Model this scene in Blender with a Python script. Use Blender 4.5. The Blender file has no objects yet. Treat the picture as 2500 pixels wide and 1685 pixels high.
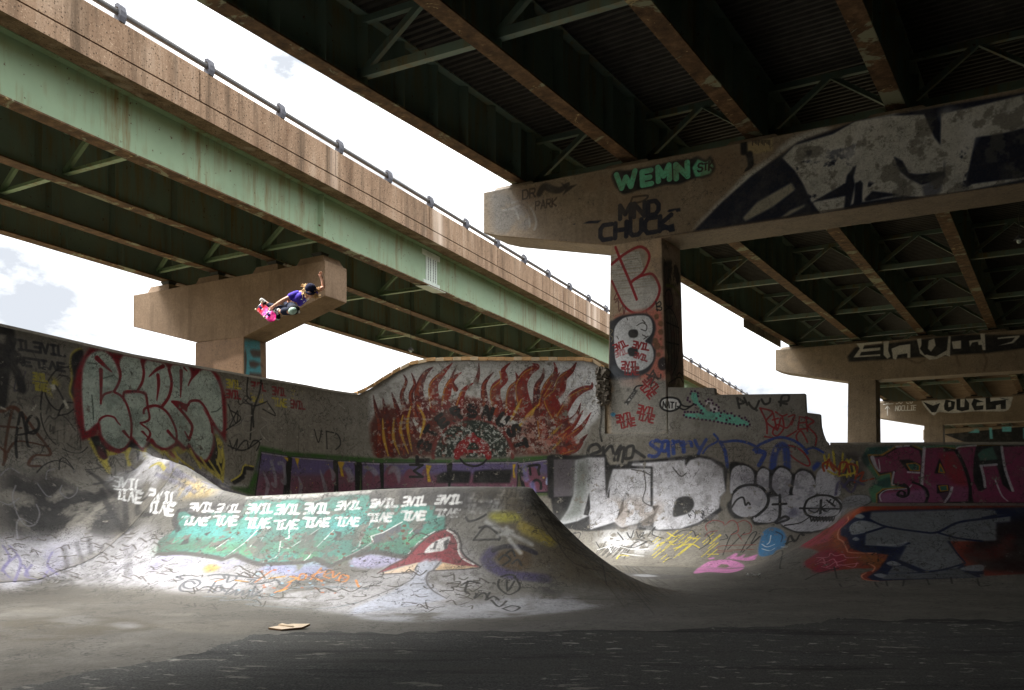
import bpy, math, random
import numpy as np
from mathutils import Vector, Matrix
from mathutils.bvhtree import BVHTree
C = bpy.context.scene
COL = C.collection
PI = math.pi
# ---------------------------------------------------------------- camera
CAMZ = 1.2
F = 2170.0            # focal length in pixels of the 2500 px wide photograph
cam = bpy.data.cameras.new('camera'); cam.sensor_fit = 'HORIZONTAL'; cam.sensor_width = 36
cam.lens = 36 * F / 2500; cam.shift_y = 402.5 / 2500; cam.clip_end = 3000; cam.clip_start = 0.05
camo = bpy.data.objects.new('camera', cam); COL.objects.link(camo)
camo.location = (0, 0, CAMZ); camo.rotation_euler = (PI / 2, 0, 0)
C.camera = camo
# ---------------------------------------------------------------- sky and sun
SUNV = Vector((-5.4, 0.9, 10.2)).normalized()
w = bpy.data.worlds.new('World'); C.world = w; w.use_nodes = True
nt = w.node_tree; nt.nodes.clear()
out = nt.nodes.new('ShaderNodeOutputWorld'); bg = nt.nodes.new('ShaderNodeBackground')
sky = nt.nodes.new('ShaderNodeTexSky'); sky.sky_type = 'NISHITA'; sky.sun_disc = False
sky.sun_elevation = math.asin(SUNV.z); sky.sun_rotation = math.atan2(SUNV.x, SUNV.y)
tc = nt.nodes.new('ShaderNodeTexCoord')
mp = nt.nodes.new('ShaderNodeMapping'); mp.inputs['Scale'].default_value = (3.0, 3.0, 5.0); mp.inputs['Location'].default_value = (2.3, 1.1, 0.2)
nz = nt.nodes.new('ShaderNodeTexNoise'); nz.inputs['Scale'].default_value = 1.5; nz.inputs['Detail'].default_value = 8; nz.inputs['Roughness'].default_value = 0.6
rp = nt.nodes.new('ShaderNodeValToRGB')
rp.color_ramp.elements[0].position = 0.18; rp.color_ramp.elements[1].position = 0.25
mx = nt.nodes.new('ShaderNodeMix'); mx.data_type = 'RGBA'
rc = nt.nodes.new('ShaderNodeValToRGB')          # the cloud sheet: bright with a few greyer bellies
rc.color_ramp.elements[0].position = 0.385; rc.color_ramp.elements[0].color = (0, 0, 0, 1)
rc.color_ramp.elements[1].position = 0.60; rc.color_ramp.elements[1].color = (1, 1, 1, 1)
bel = nt.nodes.new('ShaderNodeMix'); bel.data_type = 'RGBA'; bel.inputs[6].default_value = (1.45, 1.54, 1.68, 1)
cs = nt.nodes.new('ShaderNodeVectorMath'); cs.operation = 'SCALE'; cs.inputs['Scale'].default_value = 8.6
nt.links.new(tc.outputs['Generated'], mp.inputs['Vector']); nt.links.new(mp.outputs[0], nz.inputs['Vector'])
nt.links.new(nz.outputs['Fac'], rp.inputs['Fac']); nt.links.new(nz.outputs['Fac'], rc.inputs['Fac'])
cs.inputs[0].default_value = (1, 1, 1)
nt.links.new(rc.outputs['Color'], bel.inputs['Factor']); nt.links.new(cs.outputs['Vector'], bel.inputs[7])
sx = nt.nodes.new('ShaderNodeSeparateXYZ'); nt.links.new(tc.outputs['Generated'], sx.inputs[0])     # an overcast sky is brightest overhead
mr = nt.nodes.new('ShaderNodeMapRange'); mr.inputs[3].default_value = 0.30 * 8.6; mr.inputs[4].default_value = 1.8 * 8.6
nt.links.new(sx.outputs[2], mr.inputs[0]); nt.links.new(mr.outputs[0], cs.inputs['Scale'])
nt.links.new(rp.outputs['Color'], mx.inputs['Factor'])
nt.links.new(sky.outputs['Color'], mx.inputs[6]); nt.links.new(bel.outputs[2], mx.inputs[7])
nt.links.new(mx.outputs[2], bg.inputs['Color']); bg.inputs['Strength'].default_value = 0.13
nt.links.new(bg.outputs[0], out.inputs['Surface'])
sl = bpy.data.lights.new('sun', 'SUN'); sl.energy = 3.1; sl.angle = math.radians(27); sl.color = (1.0, 0.98, 0.95)
so = bpy.data.objects.new('sun', sl); COL.objects.link(so); so.location = (-20, 10, 40)
so.rotation_euler = SUNV.to_track_quat('Z', 'Y').to_euler()
C.view_settings.view_transform = 'Standard'; C.view_settings.look = 'None'
C.view_settings.exposure = 2.05; C.view_settings.gamma = 1.0
C.render.engine = 'CYCLES'; C.cycles.max_bounces = 8; C.cycles.diffuse_bounces = 4
C.cycles.use_denoising = True

# ---------------------------------------------------------------- small tools
def px(u, v, Y):
    "the point a photo pixel shows, Y metres in front of the camera"
    return Vector(((u - 1250) / F * Y, Y, CAMZ + (1245 - v) / F * Y))

def srgb(c):
    c = c / 255.0
    return c / 12.92 if c <= 0.04045 else ((c + 0.055) / 1.055) ** 2.4
def rgb(r, g, b): return (srgb(r), srgb(g), srgb(b), 1.0)

class MB:
    "collects faces, builds one mesh object"
    def __init__(s): s.v = []; s.f = []; s.m = []
    def add(s, vs, fs, mi=0):
        o = len(s.v); s.v += [tuple(p) for p in vs]
        for f in fs: s.f.append(tuple(i + o for i in f)); s.m.append(mi)
    def quad(s, a, b, c, d, mi=0): s.add([a, b, c, d], [(0, 1, 2, 3)], mi)
    def hexa(s, p, mi=0):
        "eight corners: bottom ring 0-3, top ring 4-7"
        s.add(p, [(3, 2, 1, 0), (4, 5, 6, 7), (0, 1, 5, 4), (1, 2, 6, 5), (2, 3, 7, 6), (3, 0, 4, 7)], mi)
    def box(s, c, h, mi=0, M=None):
        P = [Vector((c[0] + sx * h[0], c[1] + sy * h[1], c[2] + sz * h[2])) for sz in (-1, 1) for sx, sy in ((-1, -1), (1, -1), (1, 1), (-1, 1))]
        if M: P = [M @ p for p in P]
        s.hexa(P, mi)
    def bar(s, p, q, w, h, mi=0, up=Vector((0, 0, 1))):
        p = Vector(p); q = Vector(q); d = (q - p).normalized()
        if abs(d.dot(up)) > 0.98: up = Vector((1, 0, 0))
        a = d.cross(up).normalized() * w / 2; b = a.cross(d).normalized() * h / 2
        s.hexa([p - a - b, p + a - b, q + a - b, q - a - b, p - a + b, p + a + b, q + a + b, q - a + b], mi)
    def ell(s, p, q, w, t=0.016):
        "an angle iron from p to q"
        p = Vector(p); q = Vector(q); d = (q - p).normalized(); a = d.cross(Vector((0, 0, 1))).normalized(); b = a.cross(d)
        s.bar(p, q, w, t); s.bar(p + a * (w / 2 - t / 2) + b * (w / 2 + t / 2), q + a * (w / 2 - t / 2) + b * (w / 2 + t / 2), t, w)
    def tube(s, pts, r, n=10, mi=0, cap=True):
        pts = [Vector(p) for p in pts]; o = len(s.v); rings = []
        for i, p in enumerate(pts):
            d = (pts[min(i + 1, len(pts) - 1)] - pts[max(i - 1, 0)]).normalized()
            u = Vector((0, 0, 1)) if abs(d.z) < 0.9 else Vector((1, 0, 0))
            a = d.cross(u).normalized(); b = a.cross(d); rr = r[i] if isinstance(r, (list, tuple)) else r
            s.v += [tuple(p + (a * math.cos(2 * PI * k / n) + b * math.sin(2 * PI * k / n)) * rr) for k in range(n)]
        for i in range(len(pts) - 1):
            for k in range(n):
                s.f.append((o + i * n + k, o + i * n + (k + 1) % n, o + (i + 1) * n + (k + 1) % n, o + (i + 1) * n + k)); s.m.append(mi)
        if cap:
            s.f.append(tuple(o + k for k in range(n))); s.m.append(mi)
            e = o + (len(pts) - 1) * n; s.f.append(tuple(e + n - 1 - k for k in range(n))); s.m.append(mi)
    def build(s, name, mats, parent=None, smooth=False, bevel=0.0):
        me = bpy.data.meshes.new(name)
        off = Vector((0, 0, 0))
        if parent is not None:
            q = parent
            while q is not None: off += q.location; q = q.parent
        me.from_pydata([(p[0] - off.x, p[1] - off.y, p[2] - off.z) for p in s.v], [], s.f)
        for m in (mats if isinstance(mats, (list, tuple)) else [mats]): me.materials.append(m)
        me.polygons.foreach_set('material_index', s.m)
        if smooth: me.polygons.foreach_set('use_smooth', [True] * len(me.polygons))
        me.update()
        o = bpy.data.objects.new(name, me); COL.objects.link(o)
        if parent is not None: o.parent = parent
        if bevel:
            b = o.modifiers.new('bevel', 'BEVEL'); b.width = bevel; b.segments = 2; b.limit_method = 'ANGLE'
        return o

def thing(name, label, cat, loc=(0, 0, 0), group=None):
    o = bpy.data.objects.new(name, None); COL.objects.link(o); o.location = loc
    o.empty_display_size = 0.3
    return tag(o, label, cat, group)
def tag(o, label, cat, group=None):
    o['label'] = label; o['category'] = cat
    if group: o['group'] = group
    return o
def structure(o): o['kind'] = 'structure'; return o
def clone(o, parent, loc):
    c = o.copy(); COL.objects.link(c); c.parent = parent; c.location = loc; return c

# ---------------------------------------------------------------- materials
class M:
    "a principled material with a few shorthands"
    def __init__(s, name, rough=0.9, spec=0.3):
        s.mat = bpy.data.materials.new(name); s.mat.use_nodes = True; s.nt = s.mat.node_tree
        s.b = s.nt.nodes['Principled BSDF']; s.b.inputs['Roughness'].default_value = rough
        s.b.inputs['Specular IOR Level'].default_value = spec
        s.pos = s.n('ShaderNodeNewGeometry').outputs['Position']
    def n(s, t, **k):
        nd = s.nt.nodes.new(t)
        for a, b in k.items(): setattr(nd, a, b)
        return nd
    def l(s, a, b): s.nt.links.new(a, b)
    def put(s, sock, v):
        if isinstance(v, bpy.types.NodeSocket): s.l(v, sock)
        else: sock.default_value = v
    def noise(s, scale, detail=4, rough=0.55, sc=None, rot=None, dist=0.0, off=None):
        nd = s.n('ShaderNodeTexNoise'); nd.inputs['Scale'].default_value = scale; nd.inputs['Detail'].default_value = detail
        nd.inputs['Roughness'].default_value = rough; nd.inputs['Distortion'].default_value = dist
        s.l(s.mapped(sc, rot, off), nd.inputs['Vector']); return nd.outputs['Fac']
    def mapped(s, sc=None, rot=None, off=None):
        if not (sc or rot or off): return s.pos
        v = s.pos
        if rot:
            m0 = s.n('ShaderNodeMapping'); m0.inputs['Rotation'].default_value = rot; s.l(v, m0.inputs['Vector']); v = m0.outputs[0]
        m = s.n('ShaderNodeMapping'); s.l(v, m.inputs['Vector'])
        if sc: m.inputs['Scale'].default_value = sc
        if off: m.inputs['Location'].default_value = off
        return m.outputs[0]
    def voro(s, scale, sc=None, feature='F1'):
        nd = s.n('ShaderNodeTexVoronoi', feature=feature); nd.inputs['Scale'].default_value = scale
        s.l(s.mapped(sc), nd.inputs['Vector']); return nd.outputs['Distance']
    def ramp(s, fac, *st, interp='LINEAR'):
        nd = s.n('ShaderNodeValToRGB'); nd.color_ramp.interpolation = interp
        while len(nd.color_ramp.elements) < len(st): nd.color_ramp.elements.new(0.5)
        for e, (p, c) in zip(nd.color_ramp.elements, st):
            e.position = p; e.color = c if isinstance(c, tuple) else (c, c, c, 1)
        s.l(fac, nd.inputs['Fac']); return nd.outputs['Color']
    def mix(s, fac, a, b, mode='MIX'):
        nd = s.n('ShaderNodeMix', data_type='RGBA', blend_type=mode)
        s.put(nd.inputs['Factor'], fac)
        s.put(nd.inputs[6], a); s.put(nd.inputs[7], b); return nd.outputs[2]
    def math(s, op, a, b=0.0, clamp=False):
        nd = s.n('ShaderNodeMath', operation=op, use_clamp=clamp); s.put(nd.inputs[0], a); s.put(nd.inputs[1], b); return nd.outputs[0]
    def bump(s, h, strength=0.3, dist=0.02):
        nd = s.n('ShaderNodeBump'); nd.inputs['Strength'].default_value = strength; nd.inputs['Distance'].default_value = dist
        s.l(h, nd.inputs['Height']); s.l(nd.outputs[0], s.b.inputs['Normal'])
    def color(s, c): s.put(s.b.inputs['Base Color'], c)

def plain(name, c, rough=0.7, var=0.25, scale=6.0, spec=0.3, metal=0.0):
    m = M(name, rough, spec); n = m.noise(scale, 5, 0.6)
    d = tuple(x * (1 - var) for x in c[:3]) + (1,); e = tuple(min(1, x * (1 + var)) for x in c[:3]) + (1,)
    m.color(m.ramp(n, (0.3, d), (0.7, e))); m.b.inputs['Metallic'].default_value = metal
    m.bump(m.noise(scale * 8, 3), 0.15, 0.005)
    return m.mat

def mat_girder(name='girder_paint', bright=1.0, rust=0.5, a=(124, 152, 122), b=(148, 172, 140)):
    m = M(name, 0.55, 0.35)
    base = m.mix(m.noise(1.3, 4), tuple(x * bright for x in rgb(*a)[:3]) + (1,), tuple(x * bright for x in rgb(*b)[:3]) + (1,))
    st = m.ramp(m.noise(2.2, 6, 0.65, sc=(2.2, 2.2, 0.22)), (0.50 - 0.1 * rust, 0.0), (0.66, 1.0))
    zz = m.ramp(m.noise(0.6, 3), (0.40, 0.0), (0.58, 1.0))
    st = m.math('MULTIPLY', st, zz)
    base = m.mix(m.math('MULTIPLY', st, 0.85), base, rgb(118, 98, 54))
    sp = m.ramp(m.noise(7, 4, 0.65), (0.655, 0.0), (0.69, 1.0))
    base = m.mix(sp, base, rgb(82, 58, 32))
    m.color(base); m.bump(m.noise(3, 3), 0.08, 0.02)
    return m.mat
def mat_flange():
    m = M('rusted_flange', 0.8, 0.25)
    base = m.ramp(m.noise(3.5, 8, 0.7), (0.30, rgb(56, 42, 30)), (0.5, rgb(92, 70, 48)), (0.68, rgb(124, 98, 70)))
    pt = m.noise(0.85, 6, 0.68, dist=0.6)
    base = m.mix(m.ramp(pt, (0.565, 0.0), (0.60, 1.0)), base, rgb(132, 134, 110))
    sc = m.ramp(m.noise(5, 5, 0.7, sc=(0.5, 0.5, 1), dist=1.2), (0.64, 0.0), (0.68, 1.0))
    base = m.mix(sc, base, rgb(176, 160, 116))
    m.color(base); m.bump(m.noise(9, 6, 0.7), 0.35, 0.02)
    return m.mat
def mat_parapet():
    m = M('aggregate_concrete', 0.92, 0.2)
    base = m.ramp(m.noise(1.0, 6, 0.65, sc=(1.6, 1.6, 0.35)), (0.3, rgb(118, 94, 74)), (0.55, rgb(148, 124, 102)), (0.75, rgb(168, 148, 128)))
    gr = m.noise(26, 3, 0.7)
    base = m.mix(m.ramp(gr, (0.3, 1.0), (0.42, 0.0)), base, rgb(92, 72, 54))
    base = m.mix(m.ramp(gr, (0.60, 0.0), (0.68, 0.7)), base, rgb(206, 184, 156))
    pit = m.voro(11.0); base = m.mix(m.ramp(pit, (0.13, 0.9), (0.26, 0.0)), base, rgb(50, 40, 32))
    stain = m.ramp(m.noise(1.6, 7, 0.7, sc=(1.8, 1.8, 0.12), off=(3, 1, 0)), (0.50, 0.0), (0.68, 0.85))
    base = m.mix(stain, base, rgb(84, 70, 56))
    wash = m.ramp(m.noise(0.55, 2, sc=(1.4, 1.4, 0.05), off=(9, 2, 0)), (0.60, 0.0), (0.70, 0.65))
    base = m.mix(wash, base, rgb(214, 198, 182))
    m.color(base); m.bump(gr, 0.5, 0.02)
    return m.mat
def concrete_nodes(m, c0, c1, streak=0.5):
    base = m.ramp(m.noise(0.9, 7, 0.65), (0.3, c0), (0.7, c1))
    base = m.mix(m.ramp(m.noise(14, 6, 0.75), (0.35, 0.5), (0.6, 0.0)), base, tuple(x * 0.55 for x in c0[:3]) + (1,))
    st = m.ramp(m.noise(1.4, 7, 0.7, sc=(1.6, 1.6, 0.16)), (0.52, 0.0), (0.75, streak))
    base = m.mix(st, base, tuple(x * 0.42 for x in c0[:3]) + (1,))
    pit = m.ramp(m.voro(9.0), (0.05, 0.8), (0.12, 0.0))
    return m.mix(pit, base, tuple(x * 0.3 for x in c0[:3]) + (1,))
def mat_concrete(name, c0, c1, streak=0.5, rough=0.9):
    m = M(name, rough, 0.25); m.color(concrete_nodes(m, c0, c1, streak)); m.bump(m.noise(16, 6, 0.7), 0.35, 0.02); return m.mat

GREEN = mat_girder(); GREEND = mat_girder('girder_paint_shaded', 1.0, 0.7, (94, 114, 106), (114, 132, 120))  # darker copy with the under-deck shade put into its colour, slightly rustier
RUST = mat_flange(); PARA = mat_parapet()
CAPC = mat_concrete('pier_concrete', rgb(122, 102, 82), rgb(148, 126, 104), 0.7)
SLAB = mat_concrete('slab_concrete', rgb(112, 92, 74), rgb(144, 122, 100), 0.7)
GREYC = mat_concrete('grey_concrete', rgb(132, 126, 112), rgb(166, 160, 146), 0.4)
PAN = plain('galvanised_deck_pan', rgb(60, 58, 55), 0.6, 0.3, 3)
RAILM = plain('dull_rail_metal', rgb(86, 86, 86), 0.6, 0.2, 4, 0.3)
POSTM = plain('dark_galvanised_post', rgb(74, 76, 84), 0.6, 0.3, 9, 0.3)
STEELD = plain('dark_bearing_steel', rgb(52, 54, 46), 0.6, 0.4, 8)
# ---------------------------------------------------------------- painted surfaces: paint lies in the surface's own coordinates
class Canvas:
    def __init__(s, name, W, H, ppm):
        s.name = name; s.W = W; s.H = H; s.ppm = ppm
        s.c = np.zeros((H, W, 3), np.float32); s.a = np.zeros((H, W), np.float32)
        s.V = []; s.T = []; s.U = []; s.bvh = None
        s.img = bpy.data.images.new(name, W, H, alpha=True); s.img.alpha_mode = 'CHANNEL_PACKED'
    def tri(s, pts, uvs):
        o = len(s.V); s.V += [tuple(p) for p in pts]; s.U += list(uvs)
        for k in range(1, len(pts) - 1): s.T.append((o, o + k, o + k + 1))
    def pick(s, u, v):
        if s.bvh is None: s.bvh = BVHTree.FromPolygons([Vector(p) for p in s.V], s.T)
        d = Vector(((u - 1250) / F, 1, (1245 - v) / F)).normalized()
        h, n, i, dd = s.bvh.ray_cast(Vector((0, 0, CAMZ)), d)
        if h is None: return None
        a, b, c = s.T[i]; A, B, D = Vector(s.V[a]), Vector(s.V[b]), Vector(s.V[c])
        nn = (B - A).cross(D - A); q = nn.length_squared
        if q < 1e-14: return None
        wb = (h - A).cross(D - A).dot(nn) / q; wc = (B - A).cross(h - A).dot(nn) / q; wa = 1 - wb - wc
        return ((s.U[a][0] * wa + s.U[b][0] * wb + s.U[c][0] * wc) * s.W, (s.U[a][1] * wa + s.U[b][1] * wb + s.U[c][1] * wc) * s.H)
    def finish(s):
        buf = np.dstack([s.c, s.a]).astype(np.float32)
        s.img.pixels.foreach_set(np.clip(buf, 0, 1).ravel()); s.img.update(); s.img.pack()

def uvmesh(name, V, Fc, UV, mats, parent=None, canvas=None, mi=None, smooth=False, bevel=0.0):
    "UV: one (u, v) per corner of each face, or None for a face off the canvas"
    mb = MB(); mb.add(V, Fc)
    if mi: mb.m = list(mi)
    o = mb.build(name, mats, parent, smooth)
    ul = o.data.uv_layers.new(name='paint'); k = 0; flat = []
    for f, uv in zip(Fc, UV):
        flat += [(0.0005, 0.0005)] * len(f) if uv is None else list(uv)
        if uv is not None and canvas is not None: canvas.tri([V[i] for i in f], uv)
    ul.data.foreach_set('uv', [x for p in flat for x in p])
    if bevel:
        b = o.modifiers.new('bevel', 'BEVEL'); b.width = bevel; b.segments = 2; b.limit_method = 'ANGLE'
    return o

def mat_painted(name, canvas, c0, c1, streak=0.4, wear=(0.62, 0.70), rough=0.62, grime=0.5, crack=0.5, bumpy=0.35):
    m = M(name, rough, 0.3)
    base = concrete_nodes(m, c0, c1, streak)
    t = m.n('ShaderNodeTexImage', image=canvas.img, interpolation='Linear', extension='CLIP')
    uv = m.n('ShaderNodeUVMap', uv_map='paint'); m.l(uv.outputs[0], t.inputs['Vector'])
    flake = m.noise(5.0, 9, 0.75)
    keep = m.ramp(flake, (wear[0], 1.0), (wear[1], 0.0))
    al = m.math('MULTIPLY', t.outputs['Alpha'], keep)
    pc = m.mix(m.ramp(m.noise(22, 5, 0.7), (0.35, grime * 0.6), (0.6, 0.0)), t.outputs['Color'], (0.05, 0.05, 0.045, 1))
    pc = m.mix(m.ramp(m.noise(1.7, 8, 0.72, off=(4, 7, 1)), (0.48, 0.0), (0.70, 0.5)), pc, (0.10, 0.095, 0.085, 1))
    pc = m.mix(m.ramp(m.noise(9, 6, 0.8, off=(1, 3, 8), dist=1.5), (0.60, 0.0), (0.66, grime)), pc, (0.06, 0.055, 0.05, 1))
    col = m.mix(al, base, pc)
    v = m.n('ShaderNodeTexVoronoi', feature='DISTANCE_TO_EDGE'); v.inputs['Scale'].default_value = 2.6
    wv = m.n('ShaderNodeVectorMath', operation='ADD'); w2 = m.n('ShaderNodeTexNoise'); w2.inputs['Scale'].default_value = 3.0; w2.inputs['Detail'].default_value = 4
    m.l(m.pos, w2.inputs['Vector']); m.l(m.pos, wv.inputs[0]); m.l(w2.outputs['Color'], wv.inputs[1]); m.l(wv.outputs[0], v.inputs['Vector'])
    cr = m.math('MULTIPLY', m.ramp(v.outputs['Distance'], (0.008, 1.0), (0.026, 0.0)), m.ramp(m.noise(1.1, 4), (0.44, 0.0), (0.56, 1.0)))
    col = m.mix(m.math('MULTIPLY', cr, crack), col, (0.02, 0.018, 0.015, 1))
    ct = m.math('ABSOLUTE', m.math('SUBTRACT', m.noise(7.5, 4, 0.62, off=(2, 5, 3)), 0.5))     # curled edges of old paint layers
    ln = m.math('MULTIPLY', m.ramp(ct, (0.006, 1.0), (0.017, 0.0)), m.ramp(m.noise(1.6, 5, 0.7, off=(6, 1, 2)), (0.46, 0.0), (0.58, 1.0)))
    col = m.mix(m.math('MULTIPLY', ln, crack), col, (0.035, 0.03, 0.026, 1))
    m.color(col); m.bump(m.math('ADD', m.noise(16, 6, 0.7), m.math('MULTIPLY', al, 0.25)), bumpy, 0.03)
    return m.mat

# ---------------------------------------------------------------- the two viaducts
def extrude(mb, sec, a, Ya, Yb, mi=0, skew=0.0):
    "a closed section of (x0, z) pairs drawn along the bridge direction X = x0 + a Y"
    n = len(sec); A = []; B = []
    for x0, z in sec:
        A.append((x0 + a * Ya, Ya, z)); B.append((x0 + a * Yb, Yb, z))
    mb.add(A + B, [(i, (i + 1) % n, n + (i + 1) % n, n + i) for i in range(n)] + [tuple(range(n - 1, -1, -1)), tuple(range(n, 2 * n))], mi)
def rect(x0, x1, z0, z1): return [(x0, z0), (x1, z0), (x1, z1), (x0, z1)]

WEB = 1.5
def girder(parent, x0, a, zb, Ya, Yb, stiff, side, web_mat, k=1.0, fw=0.19):
    "an I girder: web with top flange, rusted bottom flange, web stiffeners on one side"
    mb = MB(); extrude(mb, rect(x0 - 0.02, x0 + 0.02, zb + 0.052, zb + WEB - 0.03), a, Ya, Yb)
    extrude(mb, rect(x0 - 0.22 * k, x0 + 0.22 * k, zb + WEB - 0.028, zb + WEB), a, Ya, Yb)
    g = mb.build('girder', web_mat, parent)
    mb = MB(); extrude(mb, rect(x0 - fw * k, x0 + fw * k, zb + 0.012, zb + 0.05), a, Ya, Yb)
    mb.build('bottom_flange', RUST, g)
    base = None
    for Y in stiff:
        if base is None:
            mb = MB(); xa, xb = sorted((x0 + side * 0.022, x0 + side * 0.2 * k))
            mb.hexa([(xa + a * Y, Y, zb + 0.054), (xb + a * Y, Y, zb + 0.054), (xb + a * Y, Y + 0.02, zb + 0.054), (xa + a * Y, Y + 0.02, zb + 0.054),
                     (xa + a * Y, Y, zb + WEB - 0.04), (xb + a * Y, Y, zb + WEB - 0.04), (xb + a * Y, Y + 0.02, zb + WEB - 0.04), (xa + a * Y, Y + 0.02, zb + WEB - 0.04)])
            base = mb.build('web_stiffener', GREEND, g); Yr = Y
        else: clone(base, g, (a * (Y - Yr), Y - Yr, 0))
    return g
def cross_frames(parent, xs, a, zb, Ys, dY, cm):
    for i in range(len(xs) - 1):
        for Y in Ys:
            Ya = Y + dY * i; Yb = Y + dY * (i + 1); lo = zb + 0.22; hi = zb + WEB - 0.18
            P = Vector((xs[i] + a * Ya, Ya, lo)); Q = Vector((xs[i + 1] + a * Yb, Yb, lo))
            d = (Q - P).normalized() * 0.06; P += d; Q -= d
            mid = (P + Q) / 2; top = Vector((mid.x, mid.y, hi))
            mb = MB(); mb.ell(P, Q, 0.16); mb.ell(P + Vector((0, 0, .03)), top, 0.11); mb.ell(Q + Vector((0, 0, .03)), top, 0.11)
            P2 = P + Vector((0, 0, hi - lo)); Q2 = Q + Vector((0, 0, hi - lo)); mb.ell(P2, Q2, 0.12)
            mb.build('cross_frame', cm, parent)
def deck_pans(parent, xs, a, zs, Ya, Yb, dY, per=0.17, dep=0.055):
    for i in range(len(xs) - 1):
        V = []; Fc = []; n = int((Yb - Ya) / per)
        for k in range(n):
            for f, z in ((0.0, 0), (0.36, 0), (0.5, dep), (0.86, dep)):
                Y = Ya + (k + f) * per
                V.append((xs[i] + 0.2 + a * (Y + dY * i), Y + dY * i, zs + z)); V.append((xs[i + 1] - 0.2 + a * (Y + dY * (i + 1)), Y + dY * (i + 1), zs + z))
        for k in range(len(V) // 2 - 1): Fc.append((2 * k, 2 * k + 1, 2 * k + 3, 2 * k + 2))
        mb = MB(); mb.add(V, Fc); mb.build('deck_pan', PAN, parent)

# right-hand viaduct, the one overhead
AR = 0.63; ZR = 9.75
XR = [-14.5, -10.85, -7.3, -3.75, -0.2, 3.4, 7.0, 10.6, 14.2]
vr = thing('highway_viaduct', 'dark steel girder viaduct overhead with corrugated deck and rusty flanges', 'viaduct', (-5, 10, ZR))
sR = [14 + i for i in range(10)] + [23.6 + 1.16 * i for i in range(14)]
for i, x in enumerate(XR):
    st = [y + (-1.455 * i) for y in sR] if i < 4 else []
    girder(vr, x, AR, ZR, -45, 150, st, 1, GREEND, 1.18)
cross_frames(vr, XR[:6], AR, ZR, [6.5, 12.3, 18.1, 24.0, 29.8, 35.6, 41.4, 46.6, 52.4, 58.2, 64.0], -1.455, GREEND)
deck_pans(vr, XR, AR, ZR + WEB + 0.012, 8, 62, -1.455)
mb = MB(); extrude(mb, rect(XR[0] - 1.25, XR[-1] + 1.25, ZR + WEB + 0.09, ZR + WEB + 0.36), AR, -45, 150); mb.build('deck_slab', SLAB, vr)
mb = MB(); extrude(mb, rect(XR[0] - 1.25, XR[0] - 0.9, ZR + WEB + 0.365, ZR + WEB + 1.15), AR, -45, 150); mb.build('parapet', PARA, vr)
mb = MB(); extrude(mb, rect(XR[-1] + 0.9, XR[-1] + 1.25, ZR + WEB + 0.365, ZR + WEB + 1.15), AR, -45, 150); mb.build('parapet', PARA, vr)

# left-hand viaduct
AL = 0.478; ZL = 9.95
XL = [-20.04, -23.4, -26.6, -29.55]
vl = thing('highway_viaduct', 'pale green steel girder viaduct with brown concrete parapet and pipe rail against the sky', 'viaduct', (-10, 25, ZL))
sL = [17.5 + 2.05 * i for i in range(18)]
for i, x in enumerate(XL):
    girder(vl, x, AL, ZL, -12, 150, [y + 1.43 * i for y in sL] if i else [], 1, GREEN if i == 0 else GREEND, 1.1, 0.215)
cross_frames(vl, XL, AL, ZL, [16.0, 22.4, 29.4, 35.8, 42.6, 49.2], 1.43, GREEN)
XP = XL[0] + 0.98; z0 = ZL + WEB + 0.02
mb = MB(); extrude(mb, [(XL[-1] - 0.98, z0 + 0.02), (XL[-1], z0), (XL[0], z0), (XP - 0.06, z0 - 0.1), (XP, z0 - 0.1), (XP, z0 + 0.28), (XL[-1] - 0.98, z0 + 0.28)], AL, -12, 150)
mb.build('deck_slab', PARA, vl)
ZP = z0 + 0.325; HP = 0.83
for k in range(24):
    Y = 7.4 + 5.2 * k; mb = MB()
    extrude(mb, [(XP - 0.34, ZP), (XP - 0.302, ZP), (XP - 0.302, ZP + HP - 0.038), (XP - 0.073, ZP + HP - 0.038), (XP - 0.073, ZP), (XP - 0.012, ZP), (XP - 0.012, ZP + HP - 0.03), (XP - 0.04, ZP + HP), (XP - 0.34, ZP + HP)], AL, Y + 0.03, Y + 5.17)
    mb.build('parapet_panel', PARA, vl)
mb = MB(); extrude(mb, rect(XP - 0.30, XP - 0.075, z0 + 0.281, ZP + HP - 0.04), AL, -12, 150); mb.build('parapet_core', STEELD, vl)
mb = MB(); extrude(mb, rect(XL[-1] - 0.98, XL[-1] - 0.62, ZP, ZP + HP), AL, -12, 150); mb.build('parapet', PARA, vl)
RX = XP - 0.13; RZ = ZP + HP + 0.23
mb = MB(); mb.tube([(RX + AL * Y, Y, RZ) for Y in (-12, 15, 25, 40, 60, 90, 150)], 0.072, 12); rail = mb.build('pipe_rail', RAILM, vl, True)
base = None
def rail_post(Y):
    mb = MB(); c = Vector((RX + AL * Y, Y, RZ)); t = Vector((AL, 1, 0)).normalized(); s = Vector((t.y, -t.x, 0))
    prof = [(0.12, -0.24), (0.16, -0.12), (0.165, 0.0), (0.13, 0.12), (0.06, 0.19), (-0.04, 0.185)]
    inn = [(0.06, -0.24), (0.09, -0.12), (0.095, 0.0), (0.075, 0.07), (0.035, 0.11), (-0.04, 0.11)]
    for h in (0.0,):
        P = [c + s * a + Vector((0, 0, b)) for a, b in prof]; Q = [c + s * a + Vector((0, 0, b)) for a, b in inn]
        for i in range(len(P) - 1):
            mb.hexa([Q[i] - t * .085, P[i] - t * .085, P[i] + t * .085, Q[i] + t * .085, Q[i + 1] - t * .085, P[i + 1] - t * .085, P[i + 1] + t * .085, Q[i + 1] + t * .085])
    mb.hexa([c + s * a + t * b + Vector((0, 0, z)) for z in (-0.24, -0.04) for a, b in ((-0.1, -.05), (0.06, -.05), (0.06, .05), (-0.1, .05))])
    mb.box(c + Vector((0, 0, -0.235)), (0.11, 0.11, 0.012))
    return mb.build('rail_post', POSTM, vl)
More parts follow.
